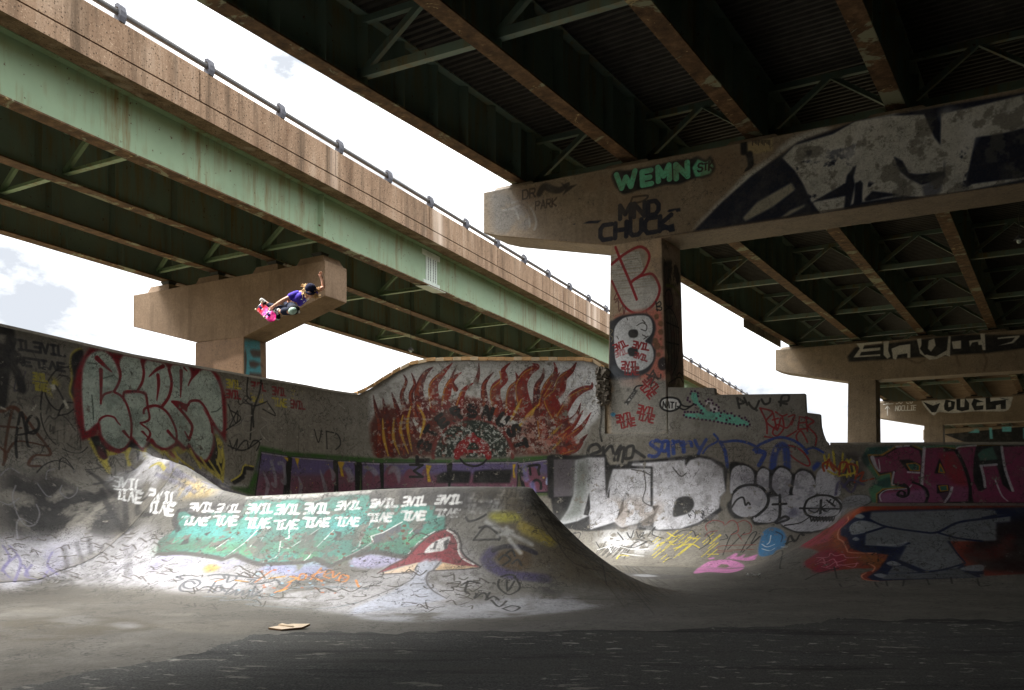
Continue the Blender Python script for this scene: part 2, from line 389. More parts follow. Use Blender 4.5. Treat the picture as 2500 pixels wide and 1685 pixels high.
posts = [18.3 + 2.55 * k for k in range(36)]
base = rail_post(posts[0])
for Y in posts[1:]: clone(base, vl, (AL * (Y - posts[0]), Y - posts[0], 0))
# pale bolted splice over the joint of the outer girder, and the bearing stiffener beside it
def on_face(Y, z, o=0.021): return Vector((XL[0] + o + AL * Y, Y, z))
WHITEP = plain('pale_splice_paint', rgb(196, 208, 200), 0.6, 0.12, 3); BOLT = plain('bolt_heads', rgb(84, 92, 86), 0.6, 0.3, 8)
mb = MB()
def plate(Ya, Yb, za, zb, t=0.03, mi=0):
    mb.hexa([on_face(Ya, za), on_face(Ya, za, .021 + t), on_face(Yb, za, .021 + t), on_face(Yb, za), on_face(Ya, zb), on_face(Ya, zb, .021 + t), on_face(Yb, zb, .021 + t), on_face(Yb, zb)], mi)
plate(34.62, 35.75, ZL + .06, ZL + .26); plate(34.8, 35.55, ZL + .262, ZL + 1.2); plate(34.55, 35.75, ZL + 1.202, ZL + 1.42)
sp = mb.build('splice_plate', WHITEP, vl)
mb = MB()
for c in (34.93, 35.08, 35.28, 35.43):
    for k in range(14): 
        p = on_face(c, ZL + 0.3 + 0.065 * k, 0.056); mb.box(p, (0.012, 0.02, 0.018), 0)
mb.build('bolt_rows', BOLT, sp)
mb = MB()
for dx in (-1, 1):
    P = [(XL[0] + dx * .13 * 1.1 + AL * Y, Y) for Y in (34.6, 35.8)]
mb.hexa([(XL[0] - .26 + AL * 34.6, 34.6, ZL - .02), (XL[0] + .26 + AL * 34.6, 34.6, ZL - .02), (XL[0] + .26 + AL * 35.8, 35.8, ZL - .02), (XL[0] - .26 + AL * 35.8, 35.8, ZL - .02),
         (XL[0] - .26 + AL * 34.6, 34.6, ZL - .003), (XL[0] + .26 + AL * 34.6, 34.6, ZL - .003), (XL[0] + .26 + AL * 35.8, 35.8, ZL - .003), (XL[0] - .26 + AL * 35.8, 35.8, ZL - .003)])
mb.build('flange_plate', WHITEP, vl)
for Y in (28.75,):
    mb = MB(); p = [on_face(Y, ZL + .054), on_face(Y, ZL + .054, .2), on_face(Y + .03, ZL + .054, .2), on_face(Y + .03, ZL + .054)]
    mb.hexa(p + [q + Vector((0, 0, WEB - 0.1)) for q in p]); mb.build('bearing_stiffener', GREEN, vl)

# ---------------------------------------------------------------- piers
def pier(name, label, O, c, d, th, t0, t1, ztop, bottom, col, zcol, girders, mats, canv, group, sidecan=None, sidemat=None, colmat=None):
    c = Vector((c[0], c[1], 0)).normalized(); d = Vector((d[0], d[1], 0)).normalized(); O = Vector((O[0], O[1], 0))
    ctr = O + c * ((col[0] + col[1]) / 2) + d * th / 2
    root = thing(name, label, 'pier', (ctr.x, ctr.y, 0), group)
    zl = 7.0; L = t1 - t0; Hh = ztop - zl
    V = []; Fc = []; UV = []
    for t, z in bottom:
        f = O + c * t; b = f + d * th
        V += [(f.x, f.y, z), (f.x, f.y, ztop), (b.x, b.y, z), (b.x, b.y, ztop)]
    def uv(t, z): return ((t1 - t) / L * 0.998 + 0.001, (z - zl) / Hh * 0.996 + 0.002)
    for i in range(len(bottom) - 1):
        a = 4 * i; e = a + 4; (ta, za), (tb, zb_) = bottom[i], bottom[i + 1]
        Fc.append((a, a + 1, e + 1, e)); UV.append([uv(ta, za), uv(ta, ztop), uv(tb, ztop), uv(tb, zb_)] if canv else None)
        for q in ((a + 2, e + 2, e + 3, a + 3), (a + 1, a + 3, e + 3, e + 1), (a, e, e + 2, a + 2)): Fc.append(q); UV.append(None)
    Fc.append((0, 2, 3, 1)); UV.append(None); e = 4 * (len(bottom) - 1); Fc.append((e, e + 1, e + 3, e + 2)); UV.append(None)
    # welded across segments: merge by building per-station shared vertices above
    uvmesh('pier_cap', V, Fc, UV, mats, root, canv, bevel=0.025)
    tb0, tb1, tt0, tt1 = col; V = []; ins = 0.012
    for (l, r, z) in ((tb0, tb1, zcol), (tt0, tt1, min(z for t, z in bottom) + 0.03)):
        for t, k in ((l, 0), (r, 0), (r, 1), (l, 1)):
            p = O + c * t + d * (ins + k * (th - 2 * ins)); V.append((p.x, p.y, z))
    V2 = V; zt = V[4][2]
    FcC = [(1, 0, 4, 5), (0, 3, 7, 4), (3, 2, 6, 7), (2, 1, 5, 6), (0, 1, 2, 3), (5, 4, 7, 6)]
    UVc = [None] * 6
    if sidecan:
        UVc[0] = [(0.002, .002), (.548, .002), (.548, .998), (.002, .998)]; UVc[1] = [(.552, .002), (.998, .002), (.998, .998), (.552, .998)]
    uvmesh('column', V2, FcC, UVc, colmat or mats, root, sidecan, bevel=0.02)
    for (X0, a, zb) in girders:
        m = O + d * th / 2; t = (X0 - (m.x - a * m.y)) / (c.x - a * c.y); p = m + c * t
        if not (t0 - 1.2 < t < t1): continue
        t = min(max(t, t0 + 0.72), t1 - 0.72); p = m + c * t
        R = Matrix.Translation((p.x, p.y, 0)) @ Matrix.Rotation(math.atan2(c.y, c.x), 4, 'Z')
        g = zb - ztop; ped = g * 0.55; mb = MB()
        k = 0.82
        mb.hexa([R @ Vector((x * s_, y * s_, z)) for z, s_ in ((ztop - 0.01, 1.0), (ztop + ped, k)) for x, y in ((-.62, -.5), (.62, -.5), (.62, .5), (-.62, .5))])
        pd = mb.build('pedestal', mats, root)
        mb = MB(); mb.hexa([R @ Vector((x * s_, y * s_, z)) for z, s_ in ((ztop + ped, 1.0), (ztop + ped + (g - ped) * .5, .7)) for x, y in ((-.26, -.2), (.26, -.2), (.26, .2), (-.26, .2))])
        mb.hexa([R @ Vector((x * s_, y * s_, z)) for z, s_ in ((ztop + ped + (g - ped) * .5, .75), (zb - .002, 1.0)) for x, y in ((-.24, -.2), (.24, -.2), (.24, .2), (-.24, .2))])
        mb.build('bearing', STEELD, pd)
    return root
cR = (-0.883, 0.47); dR = (0.533, 0.846)
CAP1 = Canvas('main_cap_paint', 1900, 300, 112); COL1 = Canvas('main_column_paint', 420, 800, 150)
CAP2 = Canvas('second_cap_paint', 1000, 160, 60); CAP3 = Canvas('third_cap_paint', 1000, 160, 60); CAP4 = Canvas('fourth_cap_paint', 600, 100, 36)
COLL = Canvas('far_column_paint', 340, 500, 80)
botR = [(-12, 7.64), (0.0, 7.63), (1.29, 7.62), (4.4, 8.3), (4.85, 8.45)]
gR = [(x, AR, ZR) for x in XR]
tan0, tan1 = rgb(122, 107, 88), rgb(150, 134, 113)
MC1 = mat_painted('main_cap_painted', CAP1, tan0, tan1, 0.45, (0.66, 0.74)); MK1 = mat_painted('main_column_painted', COL1, rgb(168, 146, 120), rgb(196, 174, 148), 0.3, (0.66, 0.74))
MC2 = mat_painted('second_cap_painted', CAP2, tan0, tan1, 0.5, (0.7, 0.8)); MC3 = mat_painted('third_cap_painted', CAP3, tan0, tan1, 0.5, (0.7, 0.8)); MC4 = mat_painted('fourth_cap_painted', CAP4, tan0, tan1, 0.5, (0.7, 0.8))
GP = 'concrete piers carrying the overhead viaduct'
O1 = Vector((3.53, 21.0))
def shift(k): return (O1.x + 14.43 * k, O1.y + 22.9 * k)
pier('bridge_pier', 'nearest graffitied pier, its column tagged with two big letter Bs above the stepped wall', O1, cR, dR, 1.2, -12, 4.85, 9.52, botR, (-0.17, 1.40, 0.0, 1.29), 2.3, gR, MC1, CAP1, GP, COL1, MK1, MK1)
pier('bridge_pier', 'tan pier whose cap carries black and white block letters, right of the stepped wall', shift(1), cR, dR, 1.2, -12, 4.85, 9.52, botR, (-0.1, 1.36, 0.0, 1.29), -0.1, gR, MC2, CAP2, GP)
pier('bridge_pier', 'distant tan pier with VOUCH in black bubble letters on its cap', shift(2), cR, dR, 1.2, -12, 4.85, 9.52, botR, (-0.1, 1.36, 0.0, 1.29), -0.1, gR, MC3, CAP3, GP)
pier('bridge_pier', 'distant pier behind the VOUCH one with a black and cyan painted cap', shift(3), cR, dR, 1.2, -12, 4.85, 9.52, botR, (-0.1, 1.36, 0.0, 1.29), -0.1, gR, MC4, CAP4, GP)
pier('bridge_pier', 'farthest plain pale pier glimpsed under the black and cyan painted cap', shift(4), cR, dR, 1.2, -12, 4.85, 9.52, botR, (-0.1, 1.36, 0.0, 1.29), -0.1, gR, CAPC, None, GP)
MCL = mat_painted('far_column_painted', COLL, rgb(122, 94, 68), rgb(146, 116, 86), 0.5, (0.7, 0.8))
pier('bridge_pier', 'brown concrete hammerhead pier behind the skater, column side painted cyan', (-6.2, 29.5), (-0.868, 0.496), (0.431, 0.902), 1.2, 0.0, 9.7, 9.49,
     [(0, 8.31), (3.78, 7.30), (6.25, 7.35), (9.7, 8.27)], (3.68, 6.3, 3.78, 6.25), -0.1, [(x, AL, ZL) for x in XL], CAPC, None, None, COLL, MCL, MCL)
# ---------------------------------------------------------------- the concrete bowl
RT = 2.1            # transition radius
def rounded(pts, rad):
    out = [Vector(pts[0])]
    for i in range(1, len(pts) - 1):
        p, a, b = Vector(pts[i]), Vector(pts[i - 1]), Vector(pts[i + 1])
        d1 = (a - p).normalized(); d2 = (b - p).normalized(); ang = d1.angle(d2); T = rad[i - 1] / math.tan(ang / 2)
        cc = p + (d1 + d2).normalized() * (rad[i - 1] / math.sin(ang / 2)); s = p + d1 * T; e = p + d2 * T
        a0 = math.atan2(s.y - cc.y, s.x - cc.x); a1 = math.atan2(e.y - cc.y, e.x - cc.x); da = (a1 - a0 + PI) % (2 * PI) - PI
        out += [Vector((cc.x + rad[i - 1] * math.cos(a0 + da * k / 16), cc.y + rad[i - 1] * math.sin(a0 + da * k / 16))) for k in range(17)]
    return out + [Vector(pts[-1])]
colline = lambda t: Vector((3.53 - 0.883 * t, 21 + 0.47 * t)) + Vector((-0.47, -0.883)) * 0.02
PATH = rounded([(-17.99, 0.78), (-3.9, 22.2), colline(1.75), colline(-13.0)], [2.7, 3.2])
seg = [0.0]
for i in range(1, len(PATH)): seg.append(seg[-1] + (PATH[i] - PATH[i - 1]).length)
LEN = seg[-1]
def at_s(s):
    s = min(max(s, 0), LEN - 1e-6); i = max(j for j in range(len(seg)) if seg[j] <= s); i = min(i, len(PATH) - 2)
    d = (PATH[i + 1] - PATH[i]).normalized(); return PATH[i] + d * (s - seg[i]), Vector((d.y, -d.x))
def s_of_u(u):
    k = (u - 1250) / F; best = None
    for i in range(len(PATH) - 1):
        a, b = PATH[i], PATH[i + 1]; fa = a.x - k * a.y; fb = b.x - k * b.y
        if fa * fb <= 0 and fa != fb: best = seg[i] + (seg[i + 1] - seg[i]) * fa / (fa - fb)
    return best
def zv(u, v):
    s = s_of_u(u); p, n = at_s(s); return s, CAMZ + (1245 - v) / F * p.y
K = 2500 / 2326.0
TOPS = [(0.0, 4.9), (12.0, 4.55)] + [zv(u * K, v * K) for u, v in ((2, 742), (100, 764), (300, 810), (560, 856), (700, 880), (800, 897), (815, 896), (840, 884), (870, 864), (900, 846), (930, 831), (965, 823), (1005, 819.5), (1100, 819), (1250, 819.5), (1335, 820), (1352, 824), (1366, 836), (1373, 850))]
S_FLAME = zv(812 * K, 897 * K)[0]; S_COL = zv(1373.5 * K, 850 * K)[0]
STEP = [zv(u * K, v * K) for u, v in ((1373.6, 985), (1517, 985), (1517.5, 880), (1622, 881), (1624, 897), (1828, 894), (1830, 937), (1862, 941), (1864, 968), (1868, 985), (1874, 1000), (1880, 1006))]
S_LOW = zv(1880.5 * K, 1010 * K)[0]
LOW = [zv(1881 * K, 1011 * K), zv(2326 * K, 1010 * K)]; LOW.append((LEN, LOW[-1][1] - 0.1))
def interp(T, s):
    if s <= T[0][0]: return T[0][1]
    for (a, za), (b, zb) in zip(T, T[1:]):
        if s <= b: return za + (zb - za) * (s - a) / max(b - a, 1e-9)
    return T[-1][1]

# ridge of the free-standing spine, rising at its left end into the bowl wall: x, y, height, spread
RIDGE = np.array([(0.20, 12.95, 1.54, 2.35, 0), (-0.9, 13.15, 1.54, 2.7, 0), (-2.0, 13.4, 1.51, 2.8, 0), (-3.2, 13.7, 1.45, 2.8, 0), (-4.18, 14.05, 1.41, 2.8, 0), (-4.75, 14.4, 1.53, 2.8, 0),
                  (-5.25, 14.9, 1.77, 2.8, 0), (-5.75, 15.5, 1.97, 2.8, 0), (-6.35, 16.2, 2.13, 2.8, 0), (-7.25, 17.3, 2.2, 2.8, 0)])
WRIDGE = np.array([(-7.0, 17.83, 2.3, 2.3, 1), (-7.5, 17.05, 2.9, 2.8, 1), (-8.12, 16.05, 3.1, 3.1, 1), (-9.22, 14.38, 3.2, 3.2, 1), (-10.13, 13.01, 3.2, 3.2, 1), (-12.5, 9.4, 3.1, 3.2, 1)])
DECK = np.array([(6.35, 16.05), (8.0, 15.75), (11.0, 15.55), (15.5, 15.4), (15.5, 22.0), (7.2, 22.0), (7.0, 19.0), (6.6, 17.2)])
ZDECK = 1.27; RDECK = 2.35
def hump(x, y): return smax(ridge(x, y, RIDGE), ridge(x, y, WRIDGE), 1.9)
def ridge(x, y, RD):
    x = np.asarray(x, float); y = np.asarray(y, float); bd = np.full(x.shape, 1e9); bz = np.zeros(x.shape)
    R0 = np.ones(x.shape); E0 = np.zeros(x.shape)
    for (x0, y0, z0, r0, e0), (x1, y1, z1, r1, e1) in zip(RD, RD[1:]):
        dx, dy = x1 - x0, y1 - y0; t = np.clip(((x - x0) * dx + (y - y0) * dy) / (dx * dx + dy * dy), 0, 1)
        d = np.hypot(x - x0 - t * dx, y - y0 - t * dy); m = d < bd
        bd = np.where(m, d, bd); bz = np.where(m, z0 + (z1 - z0) * t, bz); R0 = np.where(m, r0 + (r1 - r0) * t, R0); E0 = np.where(m, e0 + (e1 - e0) * t, E0)
    g0 = 0.10 * (1 - E0); q = np.clip((bd - g0) / (R0 - g0), 0, 1)
    lip = np.clip(bd / 0.12, 0, 1)
    return bz * ((1 - q) ** 1.9 * (1 - E0) + (1 - np.sqrt(np.maximum(1 - (1 - q) ** 2, 0))) * E0) - 0.03 * lip ** 2 * (1 - q) ** 4
def bank(x, y):
    x = np.asarray(x, float); y = np.asarray(y, float); n = len(DECK); ins = np.zeros(x.shape, bool); bd = np.full(x.shape, 1e9)
    for i in range(n):
        (x0, y0), (x1, y1) = DECK[i], DECK[(i + 1) % n]; dx, dy = x1 - x0, y1 - y0
        t = np.clip(((x - x0) * dx + (y - y0) * dy) / (dx * dx + dy * dy), 0, 1); bd = np.minimum(bd, np.hypot(x - x0 - t * dx, y - y0 - t * dy))
        with np.errstate(divide='ignore', invalid='ignore'):
            ins ^= ((y0 > y) != (y1 > y)) & (x < (x1 - x0) * (y - y0) / (y1 - y0 + 1e-12) + x0)
    q = np.clip((bd - 0.04) / (RDECK - 0.04), 0, 1)
    return np.where(ins, ZDECK, ZDECK * (1 - q) ** 1.85)
def smax(a, b, k0=0.8):
    k = k0 * np.clip(np.minimum(a, b) / 0.5, 0.001, 1); h = np.clip(0.5 + 0.5 * (a - b) / k, 0, 1); return b + (a - b) * h + k * h * (1 - h)

PPM = 100; AMAX = RT * PI / 2 + 3.2
WALL = Canvas('bowl_wall_paint', int(LEN * PPM), int(AMAX * PPM), PPM)
MW = mat_painted('painted_bowl_wall', WALL, rgb(116, 111, 101), rgb(146, 141, 130), 0.45, (0.585, 0.625), crack=0.7, bumpy=0.5)
MWL = mat_painted('painted_bowl_wall_dark', WALL, rgb(122, 117, 107), rgb(152, 147, 136), 0.45, (0.60, 0.64), crack=0.7, bumpy=0.5)
NT, NV = 16, 7
def wall_piece(name, label, cat, s0, s1, tops, extra=(), mat=None, thick=0.3, loc=None):
    st = sorted(set([round(s0 + (s1 - s0) * i / max(1, int((s1 - s0) / 0.12)), 5) for i in range(max(1, int((s1 - s0) / 0.12)) + 1)] + [round(e, 5) for e in extra if s0 < e < s1]))
    V = []; UV = []; rows = NT + NV + 1
    for s in st:
        p, n = at_s(s); zt = max(interp(tops, s), RT + 0.15)
        for k in range(rows):
            if k <= NT: th = PI / 2 * k / NT; d = RT * (1 - math.sin(th)); z = RT * (1 - math.cos(th)); arc = RT * th
            else: d = 0.0; z = RT + (zt - RT) * (k - NT) / NV; arc = RT * PI / 2 + z - RT
            x, y = p.x + n.x * d, p.y + n.y * d
            V.append([x, y, z]); UV.append((s / LEN, arc / AMAX))
    V = np.array(V)
    hz = np.maximum(hump(V[:, 0], V[:, 1]), bank(V[:, 0], V[:, 1])); V[:, 2] = np.maximum(smax(V[:, 2], hz), V[:, 2])
    n = len(st); V = [tuple(v) for v in V]; Fc = []; FU = []
    for i in range(n - 1):
        for k in range(rows - 1):
            a = i * rows + k; q = (a, a + rows, a + rows + 1, a + 1); Fc.append(q); FU.append([UV[j] for j in q])
    b0 = len(V)
    for i, s in enumerate(st):           # top and back, on vertices of their own so that the front stays evenly shaded
        p, nn = at_s(s); q = V[i * rows + rows - 1]
        V += [q, (p.x - nn.x * thick, p.y - nn.y * thick, q[2]), (p.x - nn.x * thick, p.y - nn.y * thick, -0.3)]
    for i in range(n - 1):
        b = b0 + 3 * i
        Fc += [(b, b + 3, b + 4, b + 1), (b + 1, b + 4, b + 5, b + 2)]; FU += [None, None]
    for e in (0, n - 1):
        c0 = len(V); V += [V[e * rows + k] for k in range(rows)] + [V[b0 + 3 * e + 1], V[b0 + 3 * e + 2]]
        Fc.append(tuple(range(c0, c0 + rows + 2))); FU.append(None)
    o = uvmesh(name, V, Fc, FU, [mat or MW, GREYC], None, WALL, smooth=True)
    for pl, fu in zip(o.data.polygons, FU):
        if fu is None: pl.use_smooth = False; pl.material_index = 1
    return tag(o, label, cat)
left_wall = wall_piece('bowl_wall', 'tall curved concrete bowl wall with a big pale bubble letter piece outlined dark red', 'skate wall', 0, S_FLAME, TOPS, mat=MWL)
flame_wall = wall_piece('bowl_wall', 'raised concrete bowl wall painted with red and orange flames, left of the column', 'skate wall', S_FLAME, S_COL, TOPS, [t[0] for t in TOPS])
step_wall = wall_piece('block_wall', 'grey block wall with a stepped broken top, right of the tagged column', 'wall', S_COL, S_LOW, STEP, [t[0] for t in STEP], thick=0.22)
low_wall = wall_piece('block_wall', 'low block wall with plum coloured letters above the dark ramp', 'wall', S_LOW, LEN, LOW, thick=0.22)

def coping(parent, s0, s1, tops, mats, name, w=0.34, h=0.07, over=0.035, bricks=0.0):
    n = max(2, int((s1 - s0) / (bricks or 0.12))); mb = MB(); rnd = random.Random(4)
    def ring(s, dz=0.0, g=0.0):
        p, nn = at_s(s); z = interp(tops, s) + 0.002 + dz; f = p + nn * (over + g); b = p - nn * w
        return [(f.x, f.y, z), (b.x, b.y, z), (b.x, b.y, z + h), (f.x, f.y, z + h)]
    for i in range(n):
        a, b = s0 + (s1 - s0) * i / n, s0 + (s1 - s0) * (i + 1) / n
        dz = rnd.uniform(-.008, .012) if bricks else 0; g = rnd.uniform(-.008, .01) if bricks else 0
        if bricks: b -= 0.012
        A, B = ring(a, dz, g), ring(b, dz, g); mb.hexa([A[0], A[1], B[1], B[0], A[3], A[2], B[2], B[3]], rnd.choice((0, 0, 1)) if bricks and len(mats) > 1 else 0)
    return mb.build(name, mats, parent)
COPM = mat_concrete('pale_coping', rgb(158, 152, 140), rgb(198, 192, 180), 0.3)
BRK1 = plain('tan_coping_brick', rgb(196, 158, 112), 0.85, 0.25, 5); BRK2 = plain('pale_coping_brick', rgb(206, 184, 150), 0.85, 0.25, 5)
coping(left_wall, 0.02, S_FLAME - 0.02, TOPS, [COPM], 'coping', 0.3, 0.045, 0.02)
coping(flame_wall, S_FLAME, zv(1366 * K, 836 * K)[0], TOPS, [BRK1, BRK2], 'brick_coping', 0.36, 0.085, 0.03, 0.21)
coping(low_wall, S_LOW + 0.05, LEN, LOW, [GREYC], 'coping', 0.26, 0.05, 0.02)
# broken mortar where the flame wall meets the column
ROUGHM = mat_concrete('broken_mortar', rgb(78, 72, 64), rgb(118, 110, 98), 0.5)
rnd = random.Random(3); mb = MB()
for k in range(90):
    u = rnd.uniform(1460, 1490); v = rnd.uniform(900, 985); s = s_of_u(min(u, 1478)); p, n = at_s(s); r = rnd.uniform(0.03, 0.10)
    c = Vector((p.x + n.x * 0.01 + rnd.uniform(-.03, .05), p.y - 0.02, CAMZ + (1245 - v) / F * p.y))
    R = Matrix.Rotation(rnd.uniform(0, 3), 3, Vector((rnd.random(), rnd.random(), rnd.random() + .1)).normalized()); P = []
    for z in (-1, 1):
        for a, b in ((-1, -1), (1, -1), (1, 1), (-1, 1)): P.append(c + R @ Vector((a * r * rnd.uniform(.5, 1), b * r * rnd.uniform(.3, .7), z * r * rnd.uniform(.5, 1.1))))
    mb.hexa(P)
mb.build('broken_mortar', ROUGHM, flame_wall)

# ---- floor, spine and right-hand bank: one height field cut into its three things
GX0, GX1, GY0, GY1, GS = -13.0, 15.4, 4.2, 21.8, 0.05
PX0, PY0 = -13.0, 5.2
PLAN = Canvas('bowl_floor_paint', int((13 + 12.4) * 120), int((20.2 - PY0) * 120), 120)
gx = np.arange(GX0, GX1 + 1e-6, GS); gy = np.arange(GY0, GY1 + 1e-6, GS); XX, YY = np.meshgrid(gx, gy)
dw = np.full(XX.shape, 1e9); side = np.ones(XX.shape, bool)
for i in range(len(PATH) - 1):
    a, b = PATH[i], PATH[i + 1]; dx, dy = b.x - a.x, b.y - a.y; t = np.clip(((XX - a.x) * dx + (YY - a.y) * dy) / (dx * dx + dy * dy), 0, 1)
    d = np.hypot(XX - a.x - t * dx, YY - a.y - t * dy); m = d < dw; dw = np.where(m, d, dw); side = np.where(m, (XX - a.x) * dy - (YY - a.y) * dx > 0, side)
hh = hump(XX, YY); bb = bank(XX, YY); ZZ = np.maximum(hh, bb)
zt = np.where(dw < RT, RT - np.sqrt(np.maximum(RT * RT - np.maximum(RT - dw, 0) ** 2, 0)), 0)
ZZ = np.where(dw < RT, np.maximum(smax(zt, ZZ), 0) - 0.02, ZZ)
ZZ = ZZ + np.where(dw > RT, 0.006 * np.sin(XX * 1.7 + YY) * np.sin(YY * 2.3), 0) * (ZZ > 0.02)
ok = side & (dw > 0.9)
ok |= (bb >= ZDECK - 0.01) & side & (dw > 0.02)
MP = mat_painted('painted_bowl_floor', PLAN, rgb(102, 99, 92), rgb(134, 131, 123), 0.25, (0.61, 0.655), crack=0.8, bumpy=0.6)
def field(name, mask, label=None, cat=None, struct=False):
    fm = mask[:-1, :-1] & ok[:-1, :-1] & ok[1:, :-1] & ok[:-1, 1:] & ok[1:, 1:]
    ids = np.full(XX.shape, -1); jj, ii = np.nonzero(fm)
    for a, b in ((0, 0), (1, 0), (0, 1), (1, 1)): ids[jj + a, ii + b] = 0
    q = np.nonzero(ids >= 0); ids[q] = np.arange(len(q[0])); V = np.stack([XX[q], YY[q], ZZ[q]], 1)
    Fc = np.stack([ids[jj, ii], ids[jj, ii + 1], ids[jj + 1, ii + 1], ids[jj + 1, ii]], 1)
    me = bpy.data.meshes.new(name); me.from_pydata(V.tolist(), [], Fc.tolist()); me.materials.append(MP)
    uv = np.stack([(V[:, 0] - PX0) * 120 / PLAN.W, (V[:, 1] - PY0) * 120 / PLAN.H], 1)
    ul = me.uv_layers.new(name='paint'); ul.data.foreach_set('uv', uv[Fc.ravel()].astype(np.float32).ravel())
    me.polygons.foreach_set('use_smooth', [True] * len(Fc)); me.update()
    o = bpy.data.objects.new(name, me); COL.objects.link(o)
    b = len(PLAN.V); PLAN.V += [tuple(v) for v in V]; PLAN.U += [tuple(v) for v in uv]
    PLAN.T += [(b + f[0], b + f[1], b + f[2]) for f in Fc.tolist()] + [(b + f[0], b + f[2], b + f[3]) for f in Fc.tolist()]
    if struct: structure(o)
    else: tag(o, label, cat)
    return o
isb = (bb > 0.004) & (bb >= hh); ish = (hh > 0.004) & ~isb
spine = field('spine_ramp', ish, 'freestanding concrete spine ramp painted teal with rows of white letters, middle of the bowl', 'skate ramp')
bankr = field('bank_ramp', isb, 'dark concrete bank ramp with a huge blue outlined letter T on a rust red ground', 'skate ramp')
floor = field('floor', ~isb & ~ish, struct=True)

# ---- asphalt in front, wide ground, an added earth bank out of view that blocks light
EDGE = [(-420, 1760), (-180, 1722), (39, 1680), (260, 1636), (503, 1592), (560, 1571), (619, 1549), (760, 1545), (900, 1545), (1300, 1542), (1700, 1537), (1948, 1528), (2010, 1520), (2068, 1512), (2374, 1514), (2700, 1512), (3300, 1510)]
rnd = random.Random(7); pts = []
for (u0, v0), (u1, v1) in zip(EDGE, EDGE[1:]):
    for k in range(12):
        t = k / 12; u = u0 + (u1 - u0) * t; v = v0 + (v1 - v0) * t + (rnd.uniform(-2.5, 2.5) + 2.2 * math.sin(u * .021) + 1.6 * math.sin(u * .067)) * (0 < u < 2500); Y = CAMZ * F / (v - 1245); pts.append(((u - 1250) / F * Y, Y))
mb = MB(); V = [(x, y, 0.004) for x, y in pts] + [(x, y, -0.03) for x, y in pts]; n = len(pts)
V += [(pts[-1][0], -14, 0.004), (pts[0][0], -14, 0.004)]
mb.add(V, [(2 * n, 2 * n + 1) + tuple(range(n)), ] + [(i + 1, i, n + i, n + i + 1) for i in range(n - 1)])
def mat_asphalt():
    m = M('worn_asphalt', 0.85, 0.3); g = m.noise(60, 3, 0.7)
    base = m.ramp(g, (0.32, rgb(40, 41, 42)), (0.68, rgb(112, 112, 110)))
    base = m.mix(m.ramp(m.noise(0.7, 5, 0.6), (0.4, 0.0), (0.65, 0.5)), base, rgb(86, 84, 78))
    dash = m.ramp(m.noise(7.0, 5, 0.68, sc=(0.8, 1.4, 1), rot=(0, 0, 0.12), dist=0.5), (0.60, 0.0), (0.63, 1.0))
    zone = m.ramp(m.noise(0.45, 5, 0.7, sc=(0.6, 1, 1), off=(2, 1.3, 0)), (0.46, 0.0), (0.58, 1.0))
    base = m.mix(m.math('MULTIPLY', dash, zone), base, rgb(182, 179, 170))
    d2 = m.ramp(m.noise(2.1, 8, 0.74, sc=(0.7, 1.5, 1), off=(7, 3, 0)), (0.60, 0.0), (0.62, 0.9)); base = m.mix(d2, base, rgb(150, 147, 139))
    drag = m.ramp(m.noise(3.0, 7, 0.75, sc=(0.12, 2.2, 1), rot=(0, 0, 0.08)), (0.57, 0.0), (0.68, 0.35))
    base = m.mix(drag, base, rgb(120, 117, 110))
    dk = m.ramp(m.noise(0.9, 5, 0.7, sc=(0.3, 1.6, 1), off=(5, 0, 0)), (0.52, 0.0), (0.66, 0.7)); base = m.mix(dk, base, rgb(24, 24, 23))
    m.color(base); m.bump(g, 0.7, 0.012); return m.mat
structure(mb.build('asphalt', mat_asphalt()))
mb = MB(); mb.quad((-400, -300, -0.32), (400, -300, -0.32), (400, 700, -0.32), (-400, 700, -0.32))
DIRT = mat_concrete('dry_earth', rgb(84, 76, 60), rgb(112, 104, 82), 0.2); structure(mb.build('ground', DIRT))
mb = MB(); crest = [(48, 74), (34, 44), (23, 22), (18, 9), (14, -1), (7, -8), (-3, -10.5), (-15, -11), (-26, -8)]  # unseen bank, added to keep light off the right and rear
V = []
for i, (x, y) in enumerate(crest):
    a = Vector(crest[max(i - 1, 0)]); b = Vector(crest[min(i + 1, len(crest) - 1)]); d = (b - a).normalized(); nn = Vector((-d.y, d.x))   # away from the bowl
    nn = -nn if (Vector((x, y)) + nn - Vector((2, 14))).length < (Vector((x, y)) - Vector((2, 14))).length else nn
    for k, z in ((-6.5, -0.4), (-3.5, 3.0), (0, 7.5), (2, 9.1), (12, 9.1), (22, -0.4)): V.append((x + nn.x * k, y + nn.y * k, z))
mb.add(V, [(6 * i + k, 6 * i + k + 1, 6 * i + k + 7, 6 * i + k + 6) for i in range(len(crest) - 1) for k in range(5)])
structure(mb.build('light_blocking_bank', DIRT, smooth=True))
